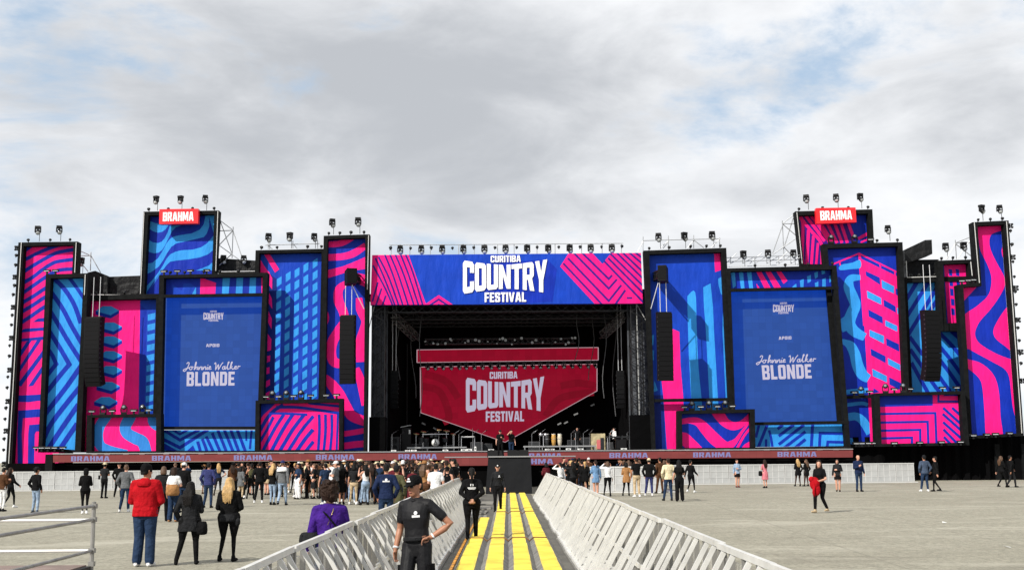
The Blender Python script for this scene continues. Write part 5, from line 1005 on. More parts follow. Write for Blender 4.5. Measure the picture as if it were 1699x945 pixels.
for i in range(16): o.bar((-.97 + .0, 14.7 + 1.36 * i, .03), (-.97, 14.7 + 1.36 * (i + 1) - .02, .03), .05, .06)
tag(o.build('edge_ramp', EDGE), 'orange edge ramp along the left side of the yellow strips', 'edge ramp')
for k, y in enumerate((27.2, 40.3)):  # added tubes shape the shadow-like kinked lines across the strips
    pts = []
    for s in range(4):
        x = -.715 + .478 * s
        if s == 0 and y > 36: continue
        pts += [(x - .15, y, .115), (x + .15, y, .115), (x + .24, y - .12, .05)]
    o = MB().tube(pts[:-1], .016, 6).build('cable', mat('brown_shadow_line', (.16, .07, .015), .6)); tag(o, '%s shadow-like line across the yellow strips, added as a dark tube' % ('nearer' if k == 0 else 'farther'), 'cable', 'added shadow-like lines across the aisle')

# ---------------------------------------------------------------- platform with rails at the lower left
PC = AX(165, 18.0); ang = math.radians(2.6); dv = V((math.sin(ang), -math.cos(ang), 0)); PIPE = mat('grey_rail_pipe', (.25, .245, .23), .45, .3, noise=(5, .3)); PIPEW = mat('pale_rail_pipe', (.62, .62, .60), .45, .2)
dv = V((.045, -1, 0)).normalized() * -1; dv = -dv
pf = thing('viewing_platform', 'low platform with grey scaffold handrails in the lower left corner', 'platform', PC, 0)
zl = lambda py: 1.9 - (py - 763.0) * 18.0 / FPX
tow = V((.045, -1, 0)).normalized()
dirn = (AX(60, 16.5) - PC); 
near = lambda z, d=9.0: PC + V((-.045 * d * -1, -d, 0)) + V((0, 0, z)) if 0 else PC + tow * d + V((0, 0, z))
MB(PC).tube([PC, PC + V((0, 0, zl(829)))], .032, 8).build('corner_post', PIPE, pf)
for z in (zl(836), zl(857.5), zl(907)): MB(PC).tube([PC + V((0, 0, z)), near(z)], .024, 8).build('side_rail', PIPE, pf)
for z in (zl(858.5), zl(907.5)): MB(PC).tube([PC + V((0, .06, z)), PC + V((-9, .12, z))], .022, 8).build('end_rail', PIPEW, pf)
for z in (zl(836), zl(857.5), zl(907), zl(928)): MB(PC).box(PC + V((.0, 0, z)), (.085, .085, .07)).build('clamp', PIPE, pf)
zd = zl(929); a, b = PC + tow * .05, PC + tow * 9
m = MB(PC); q = [a + V((-.06, 0, zd)), b + V((-.06, 0, zd)), b + V((-7, 0, zd)), a + V((-7, 0, zd))]
m.add(q + [p - V((0, 0, .05)) for p in q], [(3, 2, 1, 0), (4, 5, 6, 7), (0, 1, 5, 4), (1, 2, 6, 5), (2, 3, 7, 6), (3, 0, 4, 7)]); m.build('deck', mat('pinkish_deck', (.21, .155, .135), .8, noise=(1.5, .45)), pf)
MB(PC).bar(a + V((-.03, 0, zd - .12)), b + V((-.03, 0, zd - .12)), .07, .2).build('edge_beam', LAMP_BLACK, pf)
for d in (.0, 2.6, 5.2): MB(PC).bar(PC + tow * (d + .4) + V((-.05, 0, 0)), PC + tow * (d + .4) + V((-.05, 0, zd - .1)), .07).build('leg', LAMP_BLACK, pf)

# ---------------------------------------------------------------- people
class Fig:
    def __init__(s): s.v = []; s.f = []; s.pr = []
    def rings(s, rings):
        n0 = len(s.v); k = len(rings[0])
        for r in rings: s.v += [tuple(p) for p in r]
        for i in range(len(rings) - 1):
            for j in range(k):
                j2 = (j + 1) % k; s.f.append((n0 + i * k + j, n0 + i * k + j2, n0 + (i + 1) * k + j2, n0 + (i + 1) * k + j))
        s.f.append(tuple(n0 + j for j in range(k))[::-1]); m = n0 + (len(rings) - 1) * k; s.f.append(tuple(m + j for j in range(k)))
    def tube(s, pts, rs, tg, seg=12, flat=None):
        """tapered limb with rounded ends; flat=(normal, factor) squashes it"""
        pts = [V(p) for p in pts]; d0 = (pts[0] - pts[1]).normalized(); d1 = (pts[-1] - pts[-2]).normalized()
        P_ = [pts[0] + d0 * rs[0] * .9, pts[0] + d0 * rs[0] * .55] + pts + [pts[-1] + d1 * rs[-1] * .55, pts[-1] + d1 * rs[-1] * .9]
        R_ = [rs[0] * .4, rs[0] * .83] + list(rs) + [rs[-1] * .83, rs[-1] * .4]
        out = []; prev = None
        for i, p in enumerate(P_):
            d = (P_[min(i + 1, len(P_) - 1)] - P_[max(i - 1, 0)]).normalized()
            if prev is None:
                u = V((0, 1, 0)) if abs(d.y) < .9 else V((1, 0, 0)); a = d.cross(u).normalized()
            else: a = (prev - d * prev.dot(d)).normalized()
            prev = a; b = d.cross(a); ring = []
            for k in range(seg):
                t = 2 * math.pi * k / seg; o = a * (math.cos(t) * R_[i]) + b * (math.sin(t) * R_[i])
                if flat: o -= flat[0] * (o.dot(flat[0]) * (1 - flat[1]))
                ring.append(p + o)
            out.append(ring)
        s.rings(out)
        for i in range(len(pts) - 1): s.pr.append(('c', pts[i], pts[i + 1], rs[i], rs[i + 1], tg))
    def loft(s, secs, tg, M=None, seg=20, pw=2.3):
        """sections (z, rx, ry, y-offset[, x-offset]) stacked upwards"""
        out = []; M = M or Matrix.Identity(4)
        for sc in secs:
            z, rx, ry, yo = sc[:4]; xo = sc[4] if len(sc) > 4 else 0; ring = []
            for k in range(seg):
                t = 2 * math.pi * k / seg; c, n = math.cos(t), math.sin(t)
                ring.append(M @ V((xo + rx * math.copysign(abs(c) ** (2 / pw), c), yo + ry * math.copysign(abs(n) ** (2 / pw), n), z)))
            out.append(ring)
        s.rings(out)
        for i in range(len(secs) - 1): s.pr.append(('l', secs[i], secs[i + 1], M.inverted(), tg))
    def tags(s, C):
        best = np.full(len(C), 1e9); tg = np.zeros(len(C), int)
        for p in s.pr:
            if p[0] == 'c':
                _, a, b, ra, rb, t = p; a = np.array(a); b = np.array(b); d = b - a; u = np.clip(((C - a) @ d) / (d @ d), 0, 1)
                ds = np.abs(np.linalg.norm(C - a - u[:, None] * d, axis=1) - (ra + (rb - ra) * u))
            else:
                _, s0, s1, Mi, t = p; Mi = np.array(Mi); L_ = C @ Mi[:3, :3].T + Mi[:3, 3]; z0, z1 = s0[0], s1[0]; u = np.clip((L_[:, 2] - z0) / (z1 - z0 + 1e-9), 0, 1)
                g = lambda k, dflt=0: (s0[k] if len(s0) > k else dflt) * (1 - u) + (s1[k] if len(s1) > k else dflt) * u
                rx, ry = g(1), g(2); q = np.sqrt(((L_[:, 0] - g(4)) / rx) ** 2 + ((L_[:, 1] - g(3)) / ry) ** 2); e = np.abs(q - 1) * np.minimum(rx, ry)
                over = np.maximum(0, np.maximum(min(z0, z1) - L_[:, 2], L_[:, 2] - max(z0, z1))); ds = e + over
            k = ds < best; best[k] = ds[k]; tg[k] = t
        return tg
    def build(s, name, voxel, nm=4, it=3):
        me = bpy.data.meshes.new('tmp'); me.from_pydata(s.v, [], s.f); o = bpy.data.objects.new('tmp', me); COL.objects.link(o)
        r = o.modifiers.new('r', 'REMESH'); r.mode = 'VOXEL'; r.voxel_size = voxel; r.use_smooth_shade = True
        sm = o.modifiers.new('s', 'SMOOTH'); sm.factor = .5; sm.iterations = it
        dg = bpy.context.evaluated_depsgraph_get(); out = bpy.data.meshes.new_from_object(o.evaluated_get(dg)); bpy.data.objects.remove(o); bpy.data.meshes.remove(me)
        out.name = name; n = len(out.polygons); C = np.empty(n * 3); out.polygons.foreach_get('center', C)
        t = s.tags(C.reshape(-1, 3)); out.materials.clear()
        for _ in range(nm): out.materials.append(None)
        out.polygons.foreach_set('material_index', t.astype(np.int32)); out.polygons.foreach_set('use_smooth', [True] * n); out.update()
        return out
SKIN, TOP, BOT, SHOE = 0, 1, 2, 3
HEADS = [(0, .034, .036, .042), (.02, .048, .055, .032), (.05, .058, .072, .020), (.085, .066, .083, .010), (.12, .072, .092, .002), (.155, .075, .097, -.004), (.19, .070, .091, -.008), (.215, .054, .070, -.010), (.229, .032, .042, -.011), (.235, .012, .016, -.011)]
ARMS = {  # elbow, wrist, hand direction, palm normal, curl (for the right side; x mirrored for the left)
 'down': ((.245, -.03, 1.13), (.27, .05, .89), (.05, .15, -1), (-1, .1, 0), .5), 'phone': ((.235, .02, 1.13), (.10, .27, 1.20), (-.45, .55, .55), (-.4, -.9, .2), 1.0), 'raise': ((.27, .20, 1.26), (.17, .30, 1.50), (-.2, .2, 1), (-.8, -.5, 0), .9),
 'cross': ((.25, .04, 1.14), (-.02, .20, 1.17), (-1, .05, .1), (0, -1, 0), .4), 'pocket': ((.30, -.10, 1.14), (.225, .06, .93), (-.1, .3, -1), (-1, 0, 0), .3), 'hip': ((.42, -.10, 1.16), (.215, .03, 1.02), (-.8, .5, -.2), (.2, .3, -1), .9),
 'shade': ((.34, .22, 1.44), (.12, .17, 1.635), (-1, .1, .12), (0, -.3, -1), .15), 'back': ((.28, -.12, 1.16), (.055, -.20, 1.0), (-.7, -.05, -.6), (0, 1, .2), .5), 'front': ((.255, .03, 1.12), (.06, .24, 1.04), (-.9, .35, -.2), (0, -1, 0), .5), 'swingf': ((.24, .06, 1.13), (.24, .27, .98), (0, .7, -.6), (-1, 0, 0), .7), 'swingb': ((.25, -.14, 1.14), (.27, -.18, .88), (.05, -.1, -1), (-1, 0, 0), .5), 'carry': ((.25, -.02, 1.12), (.16, .25, 1.06), (-.6, .6, 0), (-.2, -.3, 1), .9)}
LEGS = {'stand': (((.10, .015, .50), (.115, -.02, .085)), ((.10, .015, .50), (.115, -.02, .085))), 'relax': (((.105, .03, .50), (.12, -.01, .085)), ((.13, .05, .50), (.20, .05, .085))), 'walk': (((.095, .15, .51), (.10, .17, .09)), ((.10, .02, .50), (.105, -.22, .13))),
        'apart': (((.13, .03, .50), (.15, .02, .085)), ((.16, .02, .50), (.26, -.02, .085))), 'close': (((.085, .015, .50), (.075, -.02, .085)), ((.085, .015, .50), (.075, -.02, .085)))}
def figure(name, sex='m', top='tee', bot='pants', arms=('down', 'down'), legs='stand', voxel=.013, yaw=0.0, nod=0.0, wide=1.0, sleeve='short', neck_scoop=False, collar=False, leanx=0.0, bare=False):
    f = Fig(); fm = sex == 'f'; w = wide; sh = (.165 if fm else .19) * (1 + (w - 1) * .6)
    slim = {'pants': .0, 'wide': .025, 'slim': -.012}.get(bot, 0)
    # legs and shoes
    for sd, (kn, an) in zip((1, -1), LEGS[legs]):
        hip = V((sd * (.092 if not fm else .098) * w, 0, .93)); kn = V((sd * kn[0], kn[1], kn[2])); an = V((sd * an[0], an[1], an[2]))
        lt = SKIN if bare else BOT; hs = (.098 if not fm else .104) * w
        f.tube([hip, hip.lerp(kn, .45), kn, kn.lerp(an, .35), an + V((0, 0, .02))], [hs + .004 + slim * .3, hs * .86 + slim * .5, .064 + slim, .060 + slim * 1.1, .048 + slim * 1.5], lt)
        if bot == 'shorts': f.tube([hip, hip.lerp(kn, .5), hip.lerp(kn, .92)], [.108, .098, .088], BOT)
        toe = V((.02 * sd, .15, -.045)); hl = V((0, -.045, -.045))
        f.tube([an + hl, an + toe * .5 + V((0, 0, -.018)), an + toe], [.040, .043, .034], SHOE, flat=(V((0, 0, 1)), .95)); f.tube([an + V((0, -.01, -.03)), an + V((0, 0, .02))], [.045, .046], SHOE)
    # pelvis and torso
    f.loft([(.80, .13 * w, .10, 0), (.86, .168 * w, .118, -.005), (.93, (.178 if fm else .170) * w, .126, -.01), (1.02, (.150 if fm else .158) * w, .110, -.004), (1.08, .138 * w, .10, 0)], BOT)
    wst = .128 if fm else .150; ch = .150 if fm else .176; inf = {'tee': .008, 'polo': .006, 'jacket': .024, 'hoodie': .038, 'coat': .026, 'tank': .002, 'blouse': .018, 'dress': .004}.get(top, .008)
    hem = {'tee': .97, 'polo': .985, 'jacket': .88, 'hoodie': .86, 'coat': .70, 'tank': 1.0, 'blouse': .93, 'dress': .99}.get(top, .97)
    t_ = [(1.02, (wst + .006) * w + inf, .106 + inf, -.003), (1.12, wst * w + inf, .104 * (.6 + .4 * w) + inf, 0), (1.25, ch * w + inf, (.128 if fm else .122) + inf, .006), (1.34, (ch + .006) * w + inf, (.115 if fm else .116) + inf, 0), (1.42, sh + .01 + inf * .6, .088 + inf * .6, -.012), (1.465, sh * .72, .068 + inf * .4, -.018), (1.495, .075, .06, -.016)]
    if hem < 1.0: t_ = [(hem, (.172 if hem > .8 else .20) * w + inf * .9, .128 + inf * .8, -.006), (max(hem + .03, .97), .164 * w + inf, .118 + inf, -.006)] + t_
    elif hem < 1.02: t_ = [(hem, .152 * w + inf, .11 + inf, -.003)] + t_
    f.loft(t_, TOP)
    if bot == 'skirt': f.loft([(.55, .215 * w, .17, 0), (.75, .200 * w, .155, 0), (.93, .186 * w, .135, -.01), (1.04, .142 * w, .108, 0)], BOT)
    if bot == 'miniskirt': f.loft([(.66, .20 * w, .155, 0), (.93, .186 * w, .135, -.01), (1.04, .142 * w, .108, 0)], BOT)
    if top == 'dress': f.loft([(.52, .205 * w, .17, 0), (.75, .200 * w, .155, 0), (.93, .187 * w, .136, -.01), (1.06, .136 * w, .106, 0), (1.14, .136 * w, .108, 0)], TOP)
    # neck and head
    f.tube([(0, -.022, 1.43), (0, -.008, 1.50), (0, .004, 1.57)], [.064, .054, .052] if not fm else [.055, .046, .045], SKIN)
    if neck_scoop: f.loft([(1.395, sh * .66, .098, -.012), (1.44, sh * .74, .078, -.014), (1.475, sh * .5, .062, -.016)], SKIN)
    if collar: f.tube([(.0, .062, 1.46), (.058, .03, 1.475), (.072, -.03, 1.492), (0, -.082, 1.50), (-.072, -.03, 1.492), (-.058, .03, 1.475), (0, .062, 1.46)], [.016] * 7, TOP)
    if top == 'hoodie': f.loft([(1.38, .10, .04, -.135), (1.43, .125, .06, -.115), (1.49, .105, .055, -.085), (1.52, .06, .03, -.07)], TOP)
    HM = Matrix.Translation(V((0, -.004, 1.515))) @ Matrix.Rotation(yaw, 4, 'Z') @ Matrix.Rotation(nod, 4, 'X'); f.HM = HM
    f.loft(HEADS, SKIN, HM, 18, 2.1); hm = lambda x, y, z: HM @ V((x, y, z))
    f.tube([hm(0, .092, .135), hm(0, .106, .108), hm(0, .112, .092)], [.011, .014, .016], SKIN, 8); f.tube([hm(-.026, .082, .142), hm(.026, .082, .142)], [.012, .012], SKIN, 8); f.tube([hm(-.018, .088, .06), hm(.018, .088, .06)], [.010, .010], SKIN, 8)
    for sd in (-1, 1): f.tube([hm(sd * .076, -.008, .095), hm(sd * .082, -.016, .132)], [.012, .016], SKIN, 8)
    # arms and hands
    for sd, an in zip((1, -1), arms):
        el, wr, hd, pn, curl = ARMS[an]; mx = lambda v: V((sd * v[0], v[1], v[2]))
        el, wr, hd, pn = mx(el), mx(wr), mx(hd).normalized(), mx(pn); s0 = V((sd * (sh - .012), -.012, 1.408)); el.x += sd * (sh - .19) * .8 * (1 if abs(el.x) > .1 else 0)
        ai = inf * .7; full = sleeve == 'long'; ut = SKIN if sleeve == 'none' else TOP; ft = TOP if full else SKIN; fa = .0 if fm else .005
        f.tube([V((sd * sh * .55, -.014, 1.415)), s0, s0.lerp(el, .25)], [.066 + ai, .060 + ai + fa, .055 + ai + fa], SKIN if sleeve == 'none' else TOP)
        mid = s0.lerp(el, .62)
        f.tube([s0, s0.lerp(el, .4), el, el.lerp(wr, .3), wr], [.050 + fa, .047 + fa, .039 + fa * .6 + (ai if full else 0), .040 + fa * .6 + (ai if full else 0), .029 + fa * .4 + (ai * .8 if full else 0)], ft)
        if ut == TOP: f.tube([s0, mid if not full else el], [.056 + ai + fa, .053 + ai + fa if not full else .043 + ai], TOP)
        pn = (pn - hd * pn.dot(hd)).normalized(); sv = hd.cross(pn)
        if sv.dot(V((0, 1, .3))) < 0: sv = -sv            # thumb side
        f.tube([wr, wr + hd * .03], [.027, .028], SKIN, 8)
        f.tube([wr + hd * .02 + sv * .004, wr + hd * .055, wr + hd * .085], [.030, .040, .038], SKIN, 10, flat=(pn, .42))
        fr = max(.0085, voxel * .82)
        for k, (off, ln) in enumerate(((.029, .070), (.010, .080), (-.010, .074), (-.029, .058))):
            b = wr + hd * .088 + sv * off; c1, c2 = curl * .55, curl * 1.25 + .12 * k; d1 = hd * math.cos(c1) + pn * math.sin(c1) + sv * (off * 2.5); d2 = hd * math.cos(c2) + pn * math.sin(c2) + sv * (off * 1.5)
            m1 = b + d1.normalized() * ln * .5; f.tube([b - hd * .02, m1, m1 + d2.normalized() * ln * .5], [fr, fr * .95, fr * .82], SKIN, 7)
        b = wr + hd * .03 + sv * .030; m1 = b + (hd * .55 + sv * .75 + pn * .25).normalized() * .036; f.tube([b - sv * .012, m1, m1 + (hd * .9 + sv * .15 + pn * .45).normalized() * .030], [fr * 1.25, fr * 1.1, fr * .9], SKIN, 7)
    if leanx:
        f.v = [(x + leanx * max(0, z - .1), y, z) for x, y, z in f.v]
    me = f.build(name, voxel); me['hm'] = [c for r in HM for c in r]
    return me, HM
def hair_mesh(kind):
    f = Fig(); rs = np.random.RandomState(len(kind) * 7)
    if kind in ('short', 'long', 'bun', 'tail', 'bob'):
        f.loft([(.06, .062, .040, -.062), (.095, .076, .062, -.044), (.13, .0795, .082, -.026), (.165, .081, .096, -.012), (.20, .076, .094, -.012), (.226, .060, .076, -.012), (.242, .036, .046, -.012), (.250, .012, .014, -.012)], 0)
    if kind == 'long':
        f.loft([(-.24, .075, .026, -.125), (-.20, .105, .040, -.128), (-.10, .115, .046, -.120), (.0, .105, .056, -.095), (.08, .092, .062, -.062), (.15, .084, .075, -.04)], 0)
        for sd in (-1, 1): f.tube([(sd * .075, -.01, .16), (sd * .088, -.02, .05), (sd * .095, -.02, -.06), (sd * .08, .0, -.16)], [.022, .028, .03, .018], 0)
        for k in range(9): f.tube([(-.09 + .0225 * k, -.15 + .02 * abs(k - 4) / 4, .05), (-.095 + .024 * k, -.165, -.08), (-.085 + .021 * k + .01 * rs.randn(), -.145 - .012 * rs.rand(), -.25 - .05 * rs.rand())], [.014, .020, .010], 0, 6)
    if kind == 'bob':
        f.loft([(-.02, .098, .075, -.055), (.04, .104, .086, -.048), (.10, .098, .088, -.036), (.16, .088, .09, -.02)], 0)
    if kind == 'bun': f.tube([(0, -.10, .19), (0, -.135, .21)], [.045, .04], 0)
    if kind == 'tail': f.tube([(0, -.10, .17), (0, -.15, .14), (0, -.165, .02), (0, -.15, -.12)], [.028, .035, .036, .012], 0)
    if kind == 'curly':
        f.loft([(.02, .088, .06, -.06), (.10, .112, .105, -.03), (.17, .118, .12, -.02), (.23, .095, .10, -.015), (.275, .04, .05, -.01)], 0)
        for k in range(150):
            t = rs.rand() * 2 * math.pi; z = .0 + .28 * rs.rand(); rr = math.sqrt(max(.02, 1 - ((z - .14) / .165) ** 2)); y = math.sin(t) * .125 * rr - .02
            if y > .06 and z < .16: continue
            f.tube([(math.cos(t) * .115 * rr, y, z), (math.cos(t) * .128 * rr, y * 1.08, z + .012)], [.017, .014], 0, 6)
    if kind == 'cap':
        f.loft([(.135, .084, .102, -.006), (.165, .086, .106, -.008), (.20, .080, .100, -.010), (.232, .062, .078, -.010), (.252, .03, .04, -.010), (.258, .008, .01, -.01)], 0)
        f.loft([(.128, .066, .075, .088), (.137, .072, .085, .092), (.146, .066, .07, .082)], 0)
    if kind == 'beanie': f.loft([(.11, .083, .102, -.008), (.15, .088, .108, -.008), (.21, .080, .098, -.010), (.25, .055, .068, -.012), (.272, .015, .02, -.012)], 0)
    if kind == 'cowboy':
        f.loft([(.165, .083, .104, -.006), (.21, .080, .100, -.006), (.25, .070, .088, -.006), (.275, .045, .07, -.006), (.268, .01, .03, -.006)], 0)
        out = []
        for rr, dz in ((.08, .165), (.12, .163), (.165, .172), (.17, .180), (.12, .172), (.08, .178)):
            out.append([V((rr * math.cos(2 * math.pi * k / 24) * .98, -.006 + rr * 1.12 * math.sin(2 * math.pi * k / 24), dz + .045 * (rr / .17) ** 2 * abs(math.cos(2 * math.pi * k / 24)) ** 2)) for k in range(24)])
        f.rings(out); f.pr.append(('c', V((0, 0, .1)), V((0, 0, .2)), .1, .1, 0))
    if kind == 'hood': f.loft([(-.02, .085, .07, -.05), (.04, .10, .09, -.045), (.12, .102, .112, -.03), (.18, .098, .115, -.022), (.23, .075, .09, -.02), (.262, .03, .04, -.02)], 0)
    return f.build(kind + '_hair', .010 if kind in ('curly', 'long') else .011, 1, 2)
HAIR = {k: hair_mesh(k) for k in ('short', 'long', 'bun', 'tail', 'bob', 'curly', 'cap', 'beanie', 'cowboy', 'hood')}
fab = lambda n, c, r=.8: mat('cloth_' + n, c, r, noise=(6, .28), bump=(9, 1.0, .05), spec=.06)
CL = {'black': fab('black', (.006, .006, .0065)), 'charcoal': fab('charcoal', (.016, .0165, .018)), 'grey': fab('grey', (.11, .115, .12)), 'white': fab('white', (.70, .70, .70)), 'cream': fab('cream', (.62, .54, .36)), 'red': fab('red', (.34, .006, .011)), 'navy': fab('navy', (.012, .020, .055)), 'blue': fab('blue', (.03, .035, .11)),
      'denim': fab('denim', (.018, .034, .072)), 'pale denim': fab('pale_denim', (.25, .33, .44)), 'light blue': fab('light_blue', (.13, .24, .40)), 'beige': fab('beige', (.46, .35, .22)), 'brown': fab('brown', (.07, .032, .016)), 'maroon': fab('maroon', (.09, .012, .018)), 'purple': fab('purple', (.045, .014, .17)), 'pink': fab('pink', (.52, .16, .19)), 'olive': fab('olive', (.07, .07, .035)), 'tan': fab('tan', (.30, .15, .06)), 'sheer black': fab('sheer', (.06, .035, .028)), 'slate': fab('slate', (.05, .07, .11))}
CL['polo'] = mat('cloth_polo', (.008, .008, .0095), .6, noise=(6, .2), bump=(6, .5, .05), spec=.2)
SK = {'fair': mat('skin_fair', (.52, .27, .185), .5, noise=(8, .1)), 'tan': mat('skin_tan', (.34, .155, .09), .5, noise=(8, .1)), 'brown': mat('skin_brown', (.17, .075, .042), .5, noise=(8, .1))}
HC = {'black': mat('hair_black', (.006, .005, .0045), .6, bump=(40, .8, .02), spec=.15), 'dark brown': mat('hair_dark_brown', (.022, .011, .007), .6, bump=(40, .8, .02), spec=.15), 'brown': mat('hair_brown', (.08, .04, .018), .5, bump=(40, .8, .02)), 'blonde': mat('hair_blonde', (.42, .26, .10), .5, noise=(10, .4), bump=(40, .8, .02)), 'grey': mat('hair_grey', (.3, .3, .3), .6)}
EYE = mat('dark_eye', (.012, .010, .009), .2); LIP = mat('lip_colour', (.28, .09, .075), .5)
_m = MB()
for sd in (-1, 1): _m.ball((sd * .030, .086, .118), (.013, .009, .007), 0, 8, 6)
EYE_ME = _m.mesh('eyes', EYE, True); MOUTH_ME = MB().ball((0, .094, .052), (.024, .009, .008), 0, 8, 6).mesh('mouth', LIP, True)
PROTO = {}
def person(key, loc, rz, h, label, group=None, skin='fair', top='black', bot='black', shoe='black', hair=('short', 'black'), hat=None, face=False):
    me, HM = PROTO[key]; t = thing('person', label, 'person', loc, rz, group, h / 1.75)
    def part(name, mesh, mats, local=None):
        o = bpy.data.objects.new(name, mesh); link(o, t)
        if local is not None: o.matrix_local = local
        for i, m_ in enumerate(mats): o.material_slots[i].link = 'OBJECT'; o.material_slots[i].material = m_
        return o
    body = part('body', me, [SK[skin], CL[top], CL[bot], CL[shoe]])
    if hair: part('hair', HAIR[hair[0]], [HC[hair[1]]], HM)
    if hat: part('hat' if hat[0] not in ('hood',) else 'hood', HAIR[hat[0]], [CL[hat[1]]], HM)
    if face:
        for nm_, ms, mt in (('eyes', EYE_ME, EYE), ('mouth', MOUTH_ME, LIP)):
            o = bpy.data.objects.new(nm_, ms); link(o, t); o.matrix_local = HM
    return t
def add(key, *a, **k): PROTO[key] = figure(key, *a, **k)
VX = .0135
add('m_tee', 'm', 'tee', 'pants', ('down', 'phone'), 'relax', VX); add('m_tee2', 'm', 'tee', 'pants', ('cross', 'cross'), 'stand', VX, yaw=.4); add('m_jk', 'm', 'jacket', 'pants', ('pocket', 'pocket'), 'relax', VX, sleeve='long'); add('m_jk2', 'm', 'jacket', 'pants', ('phone', 'down'), 'stand', VX, sleeve='long', nod=-.15)
add('m_raise', 'm', 'tee', 'pants', ('raise', 'down'), 'stand', VX); add('m_shade', 'm', 'tee', 'pants', ('shade', 'down'), 'stand', VX); add('m_shorts', 'm', 'tee', 'shorts', ('phone', 'phone'), 'relax', VX, bare=True); add('m_walk', 'm', 'jacket', 'pants', ('swingb', 'swingf'), 'walk', VX, sleeve='long')
add('f_jk', 'f', 'jacket', 'slim', ('phone', 'phone'), 'close', VX, sleeve='long', nod=-.2); add('f_tee', 'f', 'tee', 'slim', ('hip', 'down'), 'relax', VX); add('f_coat', 'f', 'coat', 'slim', ('pocket', 'phone'), 'relax', VX, sleeve='long'); add('f_skirt', 'f', 'jacket', 'miniskirt', ('down', 'cross'), 'close', VX, sleeve='long', bare=True)
add('f_wide', 'f', 'tee', 'wide', ('cross', 'down'), 'stand', VX); add('f_walk', 'f', 'jacket', 'slim', ('swingf', 'swingb'), 'walk', VX, sleeve='long'); add('f_dress', 'f', 'dress', 'slim', ('raise', 'cross'), 'close', VX, bare=True); add('f_tank', 'f', 'tank', 'slim', ('down', 'raise'), 'relax', VX, sleeve='none', neck_scoop=True); add('f_shade', 'f', 'tee', 'slim', ('down', 'shade'), 'relax', VX, sleeve='long')
VN = .0095
add('red', 'm', 'hoodie', 'wide', ('front', 'front'), 'stand', VN, sleeve='long', wide=1.12, yaw=-.5); add('coat', 'f', 'coat', 'pants', ('phone', 'pocket'), 'apart', VN, sleeve='long', wide=1.2, yaw=-.35); add('blonde', 'f', 'jacket', 'slim', ('front', 'front'), 'relax', VN, sleeve='long', wide=1.24)
add('purple', 'f', 'blouse', 'pants', ('front', 'down'), 'stand', VN, wide=1.18, neck_scoop=True, sleeve='long', yaw=-.3); add('guard', 'm', 'polo', 'wide', ('down', 'hip'), 'walk', .0078, wide=.96, collar=True, yaw=-.22, nod=-.10); add('guardback', 'f', 'jacket', 'pants', ('back', 'back'), 'walk', VN, sleeve='long', wide=1.1); add('guardfar', 'f', 'tee', 'pants', ('down', 'down'), 'walk', VN, sleeve='long'); add('redcarry', 'f', 'tee', 'pants', ('carry', 'carry'), 'walk', VN, wide=1.15, yaw=.6)

def emblem(t, me, polys, side, name='emblem', m_=None, off=.006):
    """white print laid on the cloth: polygons in (x, z) projected on the front (+1) or back (-1) of the body"""
    bm = bmesh.new(); bm.from_mesh(me); tree = BVHTree.FromBMesh(bm); bm.free(); mb = MB()
    for pl in polys:
        ps = []
        for x, z in pl:
            h = tree.ray_cast(V((x, side * 1.0, z)), V((0, -side, 0)))[0]
            if h is None: break
            ps.append(h + V((0, side * off, 0)))
        else: mb.add(ps, [tuple(range(len(ps)))])
    if mb.f: mb.build(name, m_ or mat('white_print', (.75, .75, .75), .6), t)
def ringp(cx, cz, r, w, a0=0, a1=2 * math.pi, n=12):
    q = lambda a, R_: (cx + R_ * math.cos(a), cz + R_ * math.sin(a)); out = []
    for i in range(n):
        a, b = a0 + (a1 - a0) * i / n, a0 + (a1 - a0) * (i + 1) / n; out.append([q(a, r), q(b, r), q(b, r - w), q(a, r - w)])
    return out
def stack(x0, x1, z0, z1, n):
    d = (x1 - x0) / n; return [[(x0 + d * i, z0), (x0 + d * (i + .82), z0), (x0 + d * (i + .82), z1), (x0 + d * i, z1)] for i in range(n)]
def disc(cx, cz, r, n=12): return [[(cx, cz), (cx + r * math.cos(2 * math.pi * i / n), cz + r * math.sin(2 * math.pi * i / n)), (cx + r * math.cos(2 * math.pi * (i + 1) / n), cz + r * math.sin(2 * math.pi * (i + 1) / n))] for i in range(n)]
def extra(t, name, mb, m_, smooth=True): return mb.build(name, m_, t, smooth)
def Gp(px, py, z=0): return G(px, py, z)

# the people one can tell apart, nearest first
g = person('guard', AX(697, 14.1), math.pi - .42, 1.69, 'security guard in black cap, black polo and cargo trousers, hand on hip, in the aisle', None, 'tan', 'polo', 'polo', 'black', ('short', 'black'), ('cap', 'black'), True)
g.rotation_euler.y = .045; me = PROTO['guard'][0]; HM = PROTO['guard'][1]
emblem(g, me, disc(-.06, 1.315, .022) + stack(-.11, -.012, 1.262, 1.288, 6), 1, 'chest_emblem')
m = MB(); [m.add([HM @ V((x + dx, y, z + dz)) for dx, dz in q], [tuple(range(len(q)))]) for x, y, z, q in [(0, .103, .20, [(-.03, -.02), (.03, -.02), (.03, -.004), (-.03, -.004)]), (0, .098, .205, [(-.018, .0), (.018, .0), (.012, .022), (-.012, .022)])]]; extra(g, 'cap_emblem', m, mat('white_print', (.75, .75, .75), .6), False)
m = MB()
for sd in (-1, 1): m.ball(HM @ V((sd * .031, .092, .119)), (.024, .012, .016))
extra(g, 'sunglasses', m, mat('black_glass', (.004, .004, .005), .15)); el, wr = ARMS['down'][0], ARMS['down'][1]
